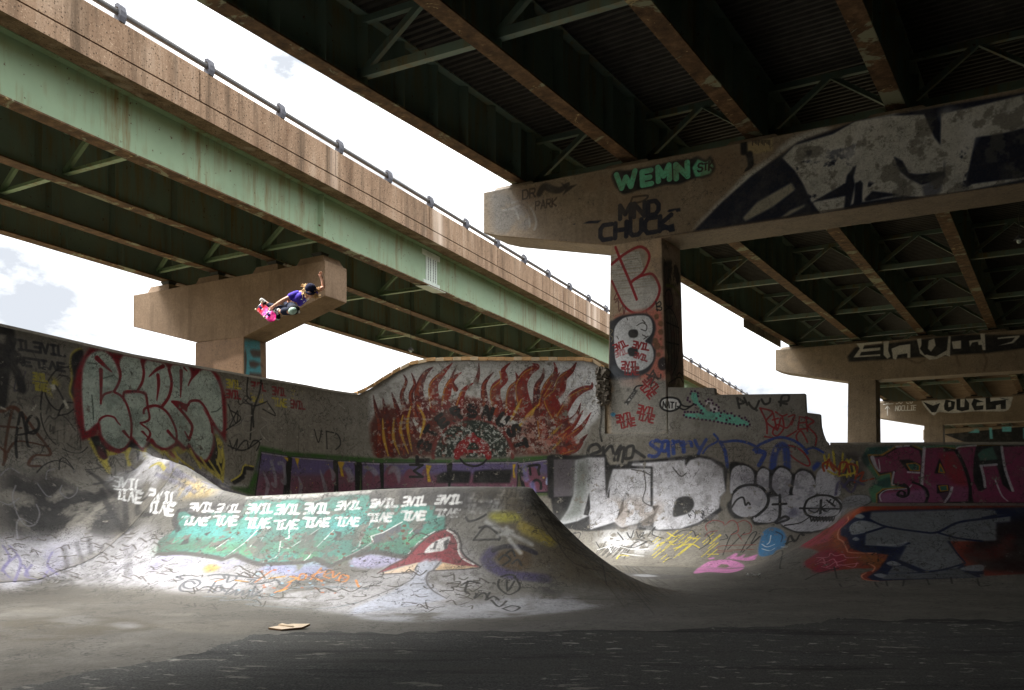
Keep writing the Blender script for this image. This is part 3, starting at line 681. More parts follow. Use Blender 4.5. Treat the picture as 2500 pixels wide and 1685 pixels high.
# ---------------------------------------------------------------- paint tools
_nz = {}
def fbm(cv, cell, seed):
    "fractal noise over a canvas, cell in texels, 0..1"
    key = (cv.name, round(cell, 1), seed)
    if key in _nz: return _nz[key]
    rng = np.random.default_rng(seed); H, W = cv.H, cv.W; tot = np.zeros((H, W), np.float32); amp = 1.0; ssum = 0
    for o in range(5):
        c = max(cell / 2 ** o, 1.0); h, w = int(H / c) + 3, int(W / c) + 3; g = rng.random((h, w), dtype=np.float32)
        y = np.arange(H) / c; x = np.arange(W) / c; yi = y.astype(int); xi = x.astype(int); fy = (y - yi)[:, None]; fx = (x - xi)[None, :]
        fy = fy * fy * (3 - 2 * fy); fx = fx * fx * (3 - 2 * fx)
        a = g[yi][:, xi]; b = g[yi][:, xi + 1]; d = g[yi + 1][:, xi]; e = g[yi + 1][:, xi + 1]
        tot += amp * ((a * (1 - fx) + b * fx) * (1 - fy) + (d * (1 - fx) + e * fx) * fy).astype(np.float32); ssum += amp; amp *= 0.6
        if c <= 1: break
    tot /= ssum; tot = np.clip((tot - 0.5) * 1.9 + 0.5, 0, 1); _nz[key] = tot; return tot
def put(cv, y0, x0, cov, col, alpha, tex):
    h, w = cov.shape
    if tex:
        cell, lo, hi, seed = tex; n = fbm(cv, cell * cv.ppm, seed)[y0:y0 + h, x0:x0 + w]; cov = cov * np.clip((n - lo) / (hi - lo), 0, 1)
    A = (cov * alpha).astype(np.float32); a0 = cv.a[y0:y0 + h, x0:x0 + w]; c0 = cv.c[y0:y0 + h, x0:x0 + w]
    an = A + a0 * (1 - A); k = np.where(an > 1e-5, A / np.maximum(an, 1e-5), 0)[..., None]
    colr = np.asarray(col, np.float32) if not isinstance(col, tuple) else np.array(col, np.float32) / 255
    cv.c[y0:y0 + h, x0:x0 + w] = c0 * (1 - k) + colr * k; cv.a[y0:y0 + h, x0:x0 + w] = an
def crom(p, n=6, closed=False):
    p = [np.array(q, float) for q in p]; N = len(p)
    if N < 3: return p
    out = []; R = range(N if closed else N - 1)
    for i in R:
        if closed: a, b, c, d = p[(i - 1) % N], p[i], p[(i + 1) % N], p[(i + 2) % N]
        else: a, b, c, d = p[max(i - 1, 0)], p[i], p[i + 1], p[min(i + 2, N - 1)]
        for k in range(n):
            t = k / n; out.append(0.5 * (2 * b + (c - a) * t + (2 * a - 5 * b + 4 * c - d) * t * t + (3 * b - a - 3 * c + d) * t ** 3))
    if not closed: out.append(p[-1])
    return out
def dens(p, closed, step=12):
    out = []; N = len(p)
    for i in range(N if closed else N - 1):
        a = np.array(p[i], float); b = np.array(p[(i + 1) % N], float); n = max(1, int(np.hypot(*(b - a)) / step))
        out += [a + (b - a) * k / n for k in range(n)]
    if not closed: out.append(np.array(p[-1], float))
    return out
def blur(c, r):
    r = int(round(r))
    if r < 1: return c
    for ax in (0, 1):
        k = np.cumsum(np.pad(c, [(r + 1, r) if i == ax else (0, 0) for i in (0, 1)], mode='constant'), axis=ax)
        n = c.shape[ax]; c = (np.take(k, np.arange(2 * r + 1, 2 * r + 1 + n), axis=ax) - np.take(k, np.arange(0, n), axis=ax)) / (2 * r + 1)
    return c
def fill(cv, p, col, alpha=1.0, soft=0.012, smooth=False, tex=None):
    if isinstance(cv, (list, tuple)):
        for c in cv: fill(c, p, col, alpha, soft, smooth, tex)
        return
    if smooth: p = crom(p, 6, True)
    q = [cv.pick(*a) for a in dens(p, True)]; q = np.array([a for a in q if a])
    if len(q) < 3: return
    pad = 3 + int(2 * soft * cv.ppm); x0 = max(0, int(q[:, 0].min()) - pad); x1 = min(cv.W, int(q[:, 0].max()) + pad + 2); y0 = max(0, int(q[:, 1].min()) - pad); y1 = min(cv.H, int(q[:, 1].max()) + pad + 2)
    if x1 - x0 < 2 or y1 - y0 < 2: return
    cov = np.zeros((y1 - y0, x1 - x0), np.float32); S = 3; X = q[:, 0]; Y = q[:, 1]; X2 = np.roll(X, -1); Y2 = np.roll(Y, -1)
    for r in range(y1 - y0):
        for s in range(S):
            y = y0 + r + (s + 0.5) / S; m = (Y > y) != (Y2 > y)
            if not m.any(): continue
            xs = np.sort(X[m] + (y - Y[m]) * (X2[m] - X[m]) / (Y2[m] - Y[m])) - x0
            for a, b in zip(xs[::2], xs[1::2]):
                a = max(a, 0); b = min(b, x1 - x0 - 1e-3)
                if b <= a: continue
                ia, ib = int(a), int(b)
                if ia == ib: cov[r, ia] += (b - a) / S
                else: cov[r, ia] += (ia + 1 - a) / S; cov[r, ia + 1:ib] += 1 / S; cov[r, ib] += (b - ib) / S
    cov = np.clip(blur(cov, soft * cv.ppm), 0, 1); put(cv, y0, x0, cov, col, alpha, tex)
def stroke(cv, p, wid, col, alpha=1.0, soft=0.3, smooth=True, closed=False, tex=None):
    "wid in metres, one number or one per control point"
    if isinstance(cv, (list, tuple)):
        for c in cv: stroke(c, p, wid, col, alpha, soft, smooth, closed, tex)
        return
    n0 = len(p)
    if smooth and n0 > 2: p = crom(p, 6, closed)
    p = dens(p, closed, 9) + ([np.array(p[0], float)] if closed else [])
    W = np.interp(np.linspace(0, 1, len(p)), np.linspace(0, 1, len(wid)), wid) if isinstance(wid, (list, tuple)) else np.full(len(p), wid)
    q = [cv.pick(*a) for a in p]; segs = [(q[i], q[i + 1], W[i], W[i + 1]) for i in range(len(q) - 1) if q[i] and q[i + 1] and math.hypot(q[i][0] - q[i + 1][0], q[i][1] - q[i + 1][1]) < 1.3 * cv.ppm]
    if not segs: return
    mw = W.max() * cv.ppm * (0.5 + soft) + 2; al = np.array([s[0] for s in segs] + [s[1] for s in segs])
    x0 = max(0, int(al[:, 0].min() - mw)); x1 = min(cv.W, int(al[:, 0].max() + mw) + 2); y0 = max(0, int(al[:, 1].min() - mw)); y1 = min(cv.H, int(al[:, 1].max() + mw) + 2)
    if x1 <= x0 or y1 <= y0: return
    cov = np.zeros((y1 - y0, x1 - x0), np.float32)
    for a, b, wa, wb in segs:
        m = max(wa, wb) * cv.ppm * (0.5 + soft) + 2
        i0 = max(x0, int(min(a[0], b[0]) - m)); i1 = min(x1, int(max(a[0], b[0]) + m) + 2); j0 = max(y0, int(min(a[1], b[1]) - m)); j1 = min(y1, int(max(a[1], b[1]) + m) + 2)
        if i1 <= i0 or j1 <= j0: continue
        gx_ = np.arange(i0, i1)[None, :] + 0.5; gy_ = np.arange(j0, j1)[:, None] + 0.5
        dx, dy = b[0] - a[0], b[1] - a[1]; L = dx * dx + dy * dy + 1e-9; t = np.clip(((gx_ - a[0]) * dx + (gy_ - a[1]) * dy) / L, 0, 1)
        d = np.hypot(gx_ - a[0] - t * dx, gy_ - a[1] - t * dy); r = (wa + (wb - wa) * t) * cv.ppm * 0.5; e = np.maximum(r * soft * 2, 1.0)
        c = np.clip((r + e * 0.5 - d) / e, 0, 1); c = c * np.minimum(1, r + 0.3); v = cov[j0 - y0:j1 - y0, i0 - x0:i1 - x0]; np.maximum(v, c, out=v)
    put(cv, y0, x0, cov, col, alpha, tex)
def P(ox, oy, k, txt):
    return [(ox + float(a) / k, oy + float(b) / k) for a, b in (t.split(',') for t in txt.split())]
K1 = 2.5856
def crop(ox, oy, k): return lambda txt: P(ox, oy, k, txt)
z1 = crop(0, 0, K1); z3 = crop(1100, 0, K1); z4 = crop(1600, 200, K1); z5 = crop(0, 500, K1); z6 = crop(800, 500, K1); r1 = crop(1600, 600, K1); r2 = crop(0, 1085, K1); r3 = crop(800, 1085, K1); r4 = crop(1600, 1085, K1)
e6 = crop(0, 800, 3.878); e7 = crop(860, 860, 3.636); h1 = crop(380, 1100, 4.356); h2 = crop(860, 1160, 4.356); m1 = crop(1340, 1080, 4.356); f1 = crop(1780, 1060, 3.232); k1 = crop(1420, 580, 2.903)
GL = {'E': ['1,1 0,1 0,0 1,0', '0,.5 .85,.5'], '3': ['0,1 1,1 1,0 0,0', '1,.5 .15,.5'], 'V': ['0,1 .5,0 1,1'], 'A': ['0,0 .5,1 1,0', '.22,.38 .78,.38'], '^': ['0,0 .5,1 1,0'], 'I': ['.5,0 .5,1', '.15,1 .85,1', '.15,0 .85,0'], 'i': ['.5,0 .5,1'],
      'L': ['0,1 0,0 1,0'], '7': ['0,1 1,1 1,0'], 'T': ['0,1 1,1', '.5,1 .5,0'], 'N': ['0,0 0,1 1,0 1,1'], 'M': ['0,0 0,1 .5,.3 1,1 1,0'], 'D': ['0,0 0,1 .7,1 1,.7 1,.3 .7,0 0,0'], 'C': ['1,1 .25,1 0,.75 0,.25 .25,0 1,0'], 'H': ['0,0 0,1', '1,0 1,1', '0,.5 1,.5'],
      'U': ['0,1 0,.2 .25,0 .75,0 1,.2 1,1'], 'K': ['0,0 0,1', '1,1 0,.45 1,0'], 'S': ['1,.85 .7,1 .2,1 0,.75 .2,.55 .8,.45 1,.25 .8,0 .2,0 0,.15'], 'R': ['0,0 0,1 .8,1 1,.75 .8,.5 0,.5', '.5,.5 1,0'], 'P': ['0,0 0,1 .8,1 1,.75 .8,.5 0,.5'], 'O': ['.3,0 0,.3 0,.7 .3,1 .7,1 1,.7 1,.3 .7,0 .3,0'],
      'B': ['0,0 0,1 .7,1 .9,.75 .7,.53 0,.53', '.7,.53 1,.28 .75,0 0,0'], 'Y': ['0,1 .5,.5 1,1', '.5,.5 .5,0'], '2': ['0,.8 .3,1 .8,1 1,.7 0,0 1,0'], '0': ['.3,0 0,.3 0,.7 .3,1 .7,1 1,.7 1,.3 .7,0 .3,0'], '!': ['.4,1 .45,.3', '.45,.05 .45,0'], 'X': ['0,0 1,1', '0,1 1,0'], 'W': ['0,1 .25,0 .5,.7 .75,0 1,1'], 'G': ['1,.85 .7,1 .25,1 0,.7 0,.3 .25,0 1,0 1,.45 .6,.45'], ' ': [], '@': ['.7,.35 .5,.65 .3,.5 .4,.3 .7,.4 .95,.3 1,.6 .7,1 .25,.95 0,.5 .2,.05 .8,0']}
def text(cv, s, o, ex, ey, wid, col, gap=0.3, alpha=1.0, soft=0.25, smooth=False, tex=None, jit=0.0, seed=1):
    "o: lower left in photo px; ex: one letter's width vector; ey: its height vector"
    o = np.array(o, float); ex = np.array(ex, float); ey = np.array(ey, float); rn = random.Random(seed)
    for ch in s:
        for st in GL.get(ch, []):
            pts = [tuple(map(float, a.split(','))) for a in st.split()]
            stroke(cv, [o + ex * (a + rn.uniform(-jit, jit)) + ey * (b + rn.uniform(-jit, jit)) for a, b in pts], wid, col, alpha, soft, smooth, False, tex)
        o = o + ex * (1 + gap) * (0.62 if ch in 'i!' else 1.0)
def evil(cv, o, ex, ey, wid, c1, c2=None, gapy=0.25, **k):
    "the stencilled pair: the word and, under it, the same word turned half a turn; o = lower left of the top row"
    o = np.array(o, float); text(cv, '3VIL', o, ex, ey, wid, c1, **k)
    text(cv, '7I^E', o - np.array(ey) * (1 + gapy), ex, ey, wid, c2 or c1, **k)
def scribble(cv, box, n, wid, col, seed, alpha=1.0, slant=0.0):
    rn = random.Random(seed); x0, y0, x1, y1 = box
    for i in range(n):
        x = rn.uniform(x0, x1); y = rn.uniform(y0, y1); p = [(x, y)]
        for k in range(rn.randint(3, 6)): p.append((p[-1][0] + rn.uniform(-.18, .3) * (x1 - x0) * .6 + slant, min(max(p[-1][1] + rn.uniform(-.6, .6) * (y1 - y0), y0), y1)))
        stroke(cv, p, wid * rn.uniform(.7, 1.2), col, alpha)
def spat(cv, box, n, r, col, seed, alpha=0.9, asp=1.0):
    rn = random.Random(seed)
    for i in range(n):
        x = rn.uniform(box[0], box[2]); y = rn.uniform(box[1], box[3]); rr = r * rn.uniform(.4, 1.5)
        fill(cv, [(x + rr * asp * math.cos(a) * rn.uniform(.5, 1.2), y + rr * math.sin(a) * rn.uniform(.5, 1.2)) for a in [k * PI / 3.5 for k in range(7)]], col, alpha, 0.004)
BK = (22, 22, 24); WT = (232, 232, 230)
# ---------------------------------------------------------------- paint on the bowl walls
W_ = WALL; BOTH = (WALL, PLAN)
# left wall: dark tags, stencils
fill(W_, z5('0,760 560,880 470,1000 560,1450 440,1551 0,1551'), (52, 50, 46), 0.4, 0.2, tex=(0.9, .4, .65, 5))
rn = random.Random(77)
for k in range(105):                       # old loops and scuffs nobody can read any more
    x = rn.choice((rn.uniform(0, 430), rn.uniform(0, 860))); y0 = 830 + x * .19; y = rn.uniform(y0 + 20, y0 + 330 - x * .15); q = [(x, y)]
    for j in range(rn.randint(3, 7)): q.append((q[-1][0] + rn.uniform(-8, 22), y + rn.uniform(-22, 22)))
    stroke(BOTH, q, rn.choice((.016, .022, .03)), rn.choice(((26, 26, 28), (44, 42, 40), (64, 60, 56), (128, 126, 120), (96, 94, 90), (60, 58, 76))), rn.uniform(.35, .8), .4)
for k in range(40):
    x = rn.uniform(0, 860); y = rn.uniform(860 + x * .17, 1120); stroke(W_, [(x, y), (x + rn.uniform(-3, 3), y + rn.uniform(20, 90))], rn.uniform(.012, .03), (40, 38, 35), rn.uniform(.2, .5), .5, False)
for o, s, c, ex, ey, wd in ((e6('95,192')[0], 'VIL3VIL', (26, 30, 38), (60 / 3.878, 9 / 3.878), (-6 / 3.878, -88 / 3.878), .05), (e6('75,335')[0], 'I^E7I^E', (26, 30, 38), (62 / 3.878, 9 / 3.878), (-8 / 3.878, -72 / 3.878), .05)):
    text(W_, s, o, ex, ey, wd, c, 0.28, 0.85)
for p, w in (('-60,40 0,20 60,30 100,40 92,150 85,240 0,200 -60,190', .16), ('-40,185 60,195 180,290 170,300 0,270', .14), ('60,340 40,450 10,720', .2), ('-60,350 0,345 70,335 130,380 180,460 210,585', .16), ('-50,780 30,790 120,750 200,800 320,960 480,1190 330,1210 270,1300 380,1310', .06)):
    stroke(W_, e6(p), w, (24, 25, 30) if w > .1 else (92, 54, 34), .9)
for p in ('40,1260 60,1050 110,800 150,770 220,850', '-20,930 90,940 200,950', '70,1180 150,1080 300,1090 420,1120', '0,1130 60,1200 30,1300'): stroke(W_, e6(p), .05, (88, 52, 32), .9)
for p in ('160,1230 150,1100 165,960 200,800 240,950 260,1100 280,1130', '150,1020 260,1000 360,960', '250,900 290,840 350,860 370,930 330,1000 270,990 250,900'): stroke(W_, e6(p), .05, BK, .92)
for p in ('655,370 560,390 500,440 430,560 440,660 500,750 560,780 610,720 560,600 500,520', '560,450 650,470 700,560', '550,830 600,720 690,710', '550,830 640,815 700,770', '440,540 400,620 385,800 420,960 500,1080 640,1170 760,1185 830,1130', '350,1370 420,1300 520,1260 620,1280 700,1340', '560,1345 570,1250 620,1240 690,1330', '810,1345 920,1335 1040,1310'): stroke(BOTH, e6(p), .028, BK, .9)
evil(W_, e6('315,490')[0], (26 / 3.878, 4 / 3.878), (0, -62 / 3.878), .042, (168, 158, 52), gapy=.5, alpha=.8)
fill(W_, e6('440,590 480,480 540,500 570,600 530,660 470,640'), (186, 172, 62), .85, .05, True, (.25, .3, .5, 3))
for p in ('470,540 520,535 530,590 490,600', '590,690 620,680 655,765 630,770', '290,780 340,720 350,740 310,790', '0,740 60,770 70,785 0,765'): fill(W_, e6(p), (196, 192, 176))
# the big pale piece with its dark red outline
fill(BOTH, e6('660,300 700,215 780,208 760,400 740,700 690,690 650,600 670,480'), (196, 182, 70), .95, .02, True)
fill(BOTH, e6('672,300 710,232 790,220 780,400 750,690 700,660 672,600 690,480'), BK, 1, .02, True)
RD = (132, 22, 34)
fill(BOTH, e6('820,1040 900,1200 960,1290 1010,1370 1050,1390 1045,1330 1020,1260 1030,1210 1120,1200 1110,1180 1180,1190 1215,1310 1245,1310 1215,1220 1250,1130 1350,1180 1390,1250 1415,1240 1400,1190 1420,1110 1500,1180 1550,1220 1570,1180 1640,1270 1680,1250 1660,1150 1700,1200 1770,1170 1850,1260 2000,1380 2090,1440 2120,1440 2130,1270 2110,1090 2060,1010 1000,1000'), (200, 184, 74), .9, .02)
fill(BOTH, e6('850,1030 930,1190 985,1255 1020,1230 1000,1150 1150,1170 1230,1130 1350,1165 1430,1090 1560,1150 1680,1120 1790,1150 1900,1280 2040,1360 2090,1400 2110,1250 2070,1100 2030,1020 1000,1010'), BK, .95, .02)
fill(BOTH, e6('775,1075 735,940 705,800 690,560 730,390 780,280 850,190 950,165 1040,185 1090,240 1150,205 1250,215 1340,275 1420,262 1500,275 1590,335 1660,300 1760,300 1830,370 1900,345 2000,370 2080,460 2140,640 2150,900 2140,1090 2060,980 2020,950 2040,1120 1990,1250 1940,1285 1850,1235 1780,1135 1740,1165 1680,1105 1620,1155 1550,1165 1470,1135 1410,1080 1360,1180 1290,1105 1240,1060 1200,1155 1130,1192 1030,1165 960,1095 930,1010 820,1055'), RD, 1, .03)
PG = (186, 200, 188)
fill(BOTH, e6('775,520 790,380 840,270 910,222 985,222 1060,285 1110,380 1135,500 1110,575 1160,640 1190,625 1360,622 1400,760 1470,740 1540,735 1600,650 1625,520 1610,400 1660,335 1750,335 1805,410 1815,480 1870,430 1930,392 2000,415 2060,510 2098,650 2105,985 1985,830 1920,760 1980,870 2015,1000 2010,1120 1950,1250 1860,1200 1790,1095 1760,1130 1680,1060 1650,1095 1570,1140 1490,1110 1425,1045 1350,1140 1250,1030 1225,1070 1180,1130 1110,1145 1030,1100 965,1020 935,900 815,982 790,850 775,650'), PG, 1, .02, True)
fill(BOTH, e6('1130,330 1180,255 1240,232 1310,275 1355,360 1352,480 1310,590 1180,600 1165,660 1100,605 1135,500'), PG, 1, .02, True)
fill(BOTH, e6('1370,340 1420,290 1480,282 1550,325 1605,420 1625,520 1600,640 1550,725 1440,745 1395,760 1385,620 1310,595 1350,500'), PG, 1, .02, True)
for p, w in (('920,290 980,350 1060,420', [.16, .12, .03]), ('955,400 957,520 955,720', [.13, .10, .06]), ('955,690 990,630 1080,605', .07), ('1080,605 1125,520 1140,430 1110,330', .08), ('930,920 950,865 1010,835 1080,850 1110,890 1140,925', [.07, .07, .06, .06, .05, .03]), ('1170,980 1225,1045', [.11, .06]), ('1175,690 1168,640 1190,607 1300,605 1355,620 1385,650 1400,760 1415,860 1370,895 1330,905 1400,960 1422,1010 1390,1070', .075), ('1080,610 1150,650 1205,740 1240,870 1245,980 1235,1060', .075), ('1300,600 1345,520 1362,420 1340,320', .085), ('1360,810 1370,770 1430,742 1500,745 1580,800 1640,900 1672,1000 1668,1090', .08), ('1540,740 1600,650 1625,520 1600,400', .1), ('1410,465 1480,400 1545,365', [.03, .1, .13]), ('1495,450 1502,540 1485,690', [.12, .11, .03]), ('1350,985 1400,1040', [.11, .08]), ('1590,980 1660,1060', [.11, .08]), ('1715,410 1715,500 1710,660', [.13, .1, .03]), ('1715,350 1770,410', [.1, .04]), ('1780,550 1815,480 1870,420', [.03, .08, .09]), ('1750,985 1790,1060', [.05, .09]), ('1630,702 1700,710 1770,740 1800,700 1850,690 1900,705 1960,790 2000,900 2010,990', .085), ('1640,705 1700,770 1760,840 1815,920 1815,980 1790,1060', .1)):
    stroke(BOTH, e6(p), [x * .62 for x in w] if isinstance(w, list) else w * .62, RD, 1, .2)
fill(BOTH, e6('1640,702 1780,725 1770,800 1730,770 1700,780'), RD, 1)
fill(BOTH, e6('925,1120 960,1130 1000,1190 1010,1240 960,1240 930,1190'), (96, 38, 48), .9, .03, True)
fill(BOTH, e6('1590,1160 1650,1180 1655,1240 1610,1210'), (156, 74, 70), .9, .03, True)
for p in ('870,640 880,750 885,870', '1240,420 1250,440', '1490,240 1500,250', '2000,800 2050,790 2090,760', '830,330 900,340', '980,480 1080,450'): stroke(W_, e6(p), .025, (60, 74, 66), .7)
fill(BOTH, e6('760,240 2100,300 2100,1200 800,1150'), (112, 132, 122), .35, .1, tex=(.5, .52, .7, 8))
# stencils and tags right of it
YL = (196, 180, 66); DR = (140, 30, 40)
for x, y, c in ((1432, 1150, YL), (1432, 1215, DR), (1590, 1165, DR), (1588, 1238, YL), (1722, 1196, DR), (1722, 1266, YL), (1842, 1218, YL), (1838, 1280, DR)):
    o = z5('%d,%d' % (x, y))[0]; text(W_, '3VIL' if c == DR or y < 1240 else '7I^E', o, (17.5 / K1, 2.2 / K1), (-3 / K1, -46 / K1), .045, c, .32, .9, tex=(.5, .1, .3, 4))
for p, w in (('1565,1090 1560,1200 1590,1260 1580,1480', .07), ('1650,1085 1640,1180 1600,1300 1600,1400', .08), ('1545,1230 1600,1270 1690,1240', .05), ('1660,1290 1740,1330 1690,1250', .05), ('1440,1260 1490,1380 1500,1300 1450,1400', .05), ('1460,1300 1520,1350 1430,1420', .05)): stroke(W_, z5(p), w * .65, BK, .9)
for p in ('1590,1330 1545,1340 1530,1400 1560,1440 1610,1420', '1650,1340 1690,1380 1640,1430 1700,1500 1690,1400 1720,1370 1660,1345', '2140,1260 2180,1290'): stroke(W_, z5(p), .035, (150, 146, 136), .9)
for p in ('1985,1420 2010,1500 2030,1425', '2060,1430 2065,1540', '2060,1430 2130,1450 2150,1510 2120,1545'): stroke(W_, z5(p), .035, BK, .9)
for p in ('1450,1490 1470,1540 1500,1480 1490,1550 1530,1500 1560,1490 1570,1540 1600,1490 1640,1500 1620,1551', '1440,1520 1540,1550 1650,1480'): stroke(W_, z5(p), .035, BK, .95)
spat(W_, (600, 960, 860, 1100), 26, 3.0, (176, 172, 160), 5, .8)
spat(W_, (0, 900, 200, 1150), 20, 2.6, (170, 166, 150), 6, .6)
# dark fuzzy fill low on the left wall, its pale outlines
fill(BOTH, r2('0,150 140,165 260,200 330,160 420,200 480,280 640,250 760,310 800,420 880,560 700,600 480,560 300,590 160,600 0,520'), (40, 38, 38), .95, .25, True, (.5, .25, .5, 2))
for p in ('100,260 80,330 110,440 160,510 220,505 250,440 230,380', '110,590 105,510 130,470 200,500', '230,240 290,320 320,330', '290,220 300,170 360,150', '390,260 380,300 430,340 480,310 490,270', '120,180 60,150 0,200', '0,360 60,380 120,340'): stroke(BOTH, r2(p), .03, (150, 148, 150), .7)
for p in ('560,170 640,230 740,330', '640,280 700,430 790,560', '790,350 800,520 830,530', '600,250 800,230 900,330', '920,340 870,380 880,440 960,440'): stroke(BOTH, r2(p), .09, (42, 40, 40), .8, .5)
fill(BOTH, r2('0,600 160,600 460,560 700,600 860,560 1000,640 1400,700 1560,900 1200,930 850,900 560,870 250,890 0,930'), (212, 210, 218), .95, .2, True, (.6, .1, .4, 12))
fill(BOTH, r2('0,640 200,620 400,700 360,820 100,880 0,800'), (164, 160, 196), .45, .2, True, (.5, .45, .65, 13))
for p in ('20,640 60,720 10,800', '60,640 130,740 90,870 140,760 180,830', '200,760 160,830 260,850 300,800', '60,840 20,780 110,700', '330,680 300,760 360,820'): stroke(BOTH, r2(p), .04, (146, 138, 186), .7, .5)
for p in ('400,640 420,760 400,880', '480,620 520,740 560,860 620,950', '560,600 600,800 680,960', '640,640 660,800 760,950', '760,560 800,700 790,880', '840,640 820,760 830,860', '430,860 520,920 470,960'): stroke(BOTH, r2(p), .07, (96, 94, 98), .45, .6)
# white and yellow on the shoulder
fill(BOTH, e6('1330,1180 1450,1160 1640,1240 1800,1290 2000,1400 2200,1500 2327,1551 1400,1551 1060,1500 1050,1400 1300,1330'), (226, 224, 226), .9, .12, True, (.35, .25, .5, 7))
fill(BOTH, h1('180,290 320,320 500,360 640,440 420,480 260,440'), (222, 188, 110), .8, .1, True, (.3, .3, .5, 9))
for p in ('20,150 160,230 300,290', '120,60 220,200 420,330', '300,160 480,260 680,360', '0,250 200,330 420,440', '420,200 600,300 800,400', '500,330 700,400 960,480'): stroke(BOTH, h1(p), .05, (132, 130, 152), .55, .6)
for p in ('1420,1320 1500,1280 1560,1340', '1640,1180 1720,1260 1830,1340', '1800,1150 1860,1260 1900,1330', '1900,1230 1980,1340 2070,1420', '1980,1260 2040,1350 2100,1440', '2050,1250 2100,1380 2110,1460', '1560,1170 1600,1230 1680,1270 1660,1180'): stroke(BOTH, e6(p), .05, (206, 190, 92), .9)
for p in ('2060,1060 2100,1150 2090,1270', '2060,1060 2075,1180 2060,1290'): stroke(BOTH, e6(p), .07, (206, 190, 92), .9)
stroke(W_, e6('2327,1300 2300,1340 2290,1420 2230,1460 2200,1450'), .06, (200, 186, 90), .9)
stroke(W_, r2('1590,150 1545,150 1535,200 1480,235'), .12, BK); stroke(W_, r2('1600,140 1540,135 1520,190 1460,230'), .04, (196, 180, 80))
# ---- the purple panels in their green frame
GN = (58, 96, 38)
fill(W_, [(634, 1087), (700, 1102), (900, 1117), (1080, 1122), (1200, 1121), (1356, 1110), (1356, 1122), (1345, 1210), (640, 1216), (600, 1205), (560, 1190), (605, 1190), (622, 1150)], GN, 1, .03)
def panel(a):
    fill(W_, a, (112, 88, 108), 1, .012); n = len(a); x0 = min(q[0] for q in a); x1 = max(q[0] for q in a); y0 = min(q[1] for q in a); y1 = max(q[1] for q in a)
    fill(W_, [(x, y if y < (y0 + y1) / 2 else y0 + (y1 - y0) * .45) for x, y in a], (104, 94, 142), .85, .06)
    fill(W_, [(x, max(y, y0 + (y1 - y0) * .55)) for x, y in a], (120, 62, 78), .7, .12)
    stroke(W_, a, .03, BK, 1, .2, False, True); stroke(W_, [(x + .6, y + 1.2) for x, y in a[:2]], .03, (190, 186, 200), .7, .2, False)
panel(r2('1650,50 1815,75 1790,330 1610,330')); panel(r2('1840,80 2105,100 2120,320 1825,325')); panel(r3('61,105 175,110 178,310 65,312')); panel(r3('215,115 330,120 340,280 215,295'))
panel(r3('350,120 755,120 765,275 350,280')); panel(r3('785,115 1205,112 1195,280 770,270')); panel(r3('1200,120 1405,95 1405,302 1235,305'))
for p in ('1815,75 1845,85 1825,325 1785,325', '2105,100 2135,105 2130,310 2110,310'): fill(W_, r2(p), (24, 26, 24))
for p in ('178,110 213,115 200,300 180,300', '330,120 352,120 350,280 340,280', '755,120 785,115 772,270 762,270', '45,100 62,105 66,310 50,310'): fill(W_, r3(p), (24, 26, 24))
for x, y, a in ((15, 215, 40), (95, 190, 24), (130, 210, 22), (260, 205, 26), (310, 220, 18), (400, 200, 44), (520, 215, 40), (620, 190, 26), (1290, 215, 50)):
    fill(W_, [r3('%f,%f' % (x + a * math.cos(t), y + a * 1.5 * math.sin(t)))[0] for t in [k * PI / 8 for k in range(16)]], (124, 70, 86), .9, .02); 
for p in ('380,190 400,140 440,140 460,190 450,250 420,180', '225,150 280,140 320,180 300,200 260,160', '100,150 140,150 170,220 140,240 120,190'): fill(W_, r3(p), (150, 146, 156), .75, .02, True)
for p in ('1712,110 1735,190 1740,260 1720,250', '1760,120 1790,130 1800,240 1780,230', '1880,200 1900,260 1890,320', '2020,160 2050,260 2060,320', '2080,140 2105,190 2100,220', '1660,170 1690,250 1680,320'): stroke(W_, r2(p), [.02, .12, .08] if p.count(',') == 3 else .09, (150, 148, 158), .75)
for p in ('620,130 655,135 640,180 652,235 632,240 625,180', '70,110 105,112 90,150 100,205 85,200', '1168,125 1188,125 1178,160 1186,215 1170,210'): fill(W_, r3(p), (208, 168, 40), 1, .012)
for p in ('1790,80 1820,85 1818,110', '1860,85 1890,90 1880,130 1890,170', '2130,110 2175,115 2160,150 2172,210 2160,190'): fill(W_, r2(p), (208, 168, 40), 1, .012)
spat(W_, (640, 1120, 900, 1210), 26, 1.1, (196, 180, 170), 11, .8); spat(W_, (640, 1120, 900, 1210), 8, 1.3, (214, 180, 60), 12)
fill(W_, r3('690,200 720,180 790,165 905,172 892,244 690,244'), BK, 1, .03); fill(W_, r3('925,170 1000,160 1165,160 1150,244 915,244'), BK, 1, .03)
text(W_, 'M', r3('520,205')[0], (0, -75 / K1), (80 / K1, 0), .055, BK); stroke(W_, r3('670,125 690,170 760,250 1000,135 960,120'), .04, BK, .0)
stroke(W_, r3('835,90 870,125 930,138 980,120 1010,85'), .045, BK)
for p in ('1230,195 1225,150 1330,130 1330,165 1335,190', '1275,150 1280,190', '1230,235 1245,275 1290,280 1295,240 1320,225 1345,245 1345,280'): stroke(W_, r3(p), .06, BK)
fill(W_, r3('1385,205 1395,235 1385,258 1375,240'), (176, 190, 226), 1, .01, True); fill(W_, r3('1357,205 1368,205 1368,216 1357,216'), (226, 200, 80), 1, .01)
for p in ('1240,140 1255,220', '1290,250 1300,300'): stroke(W_, r3(p), .14, (136, 132, 196), .7, .5)
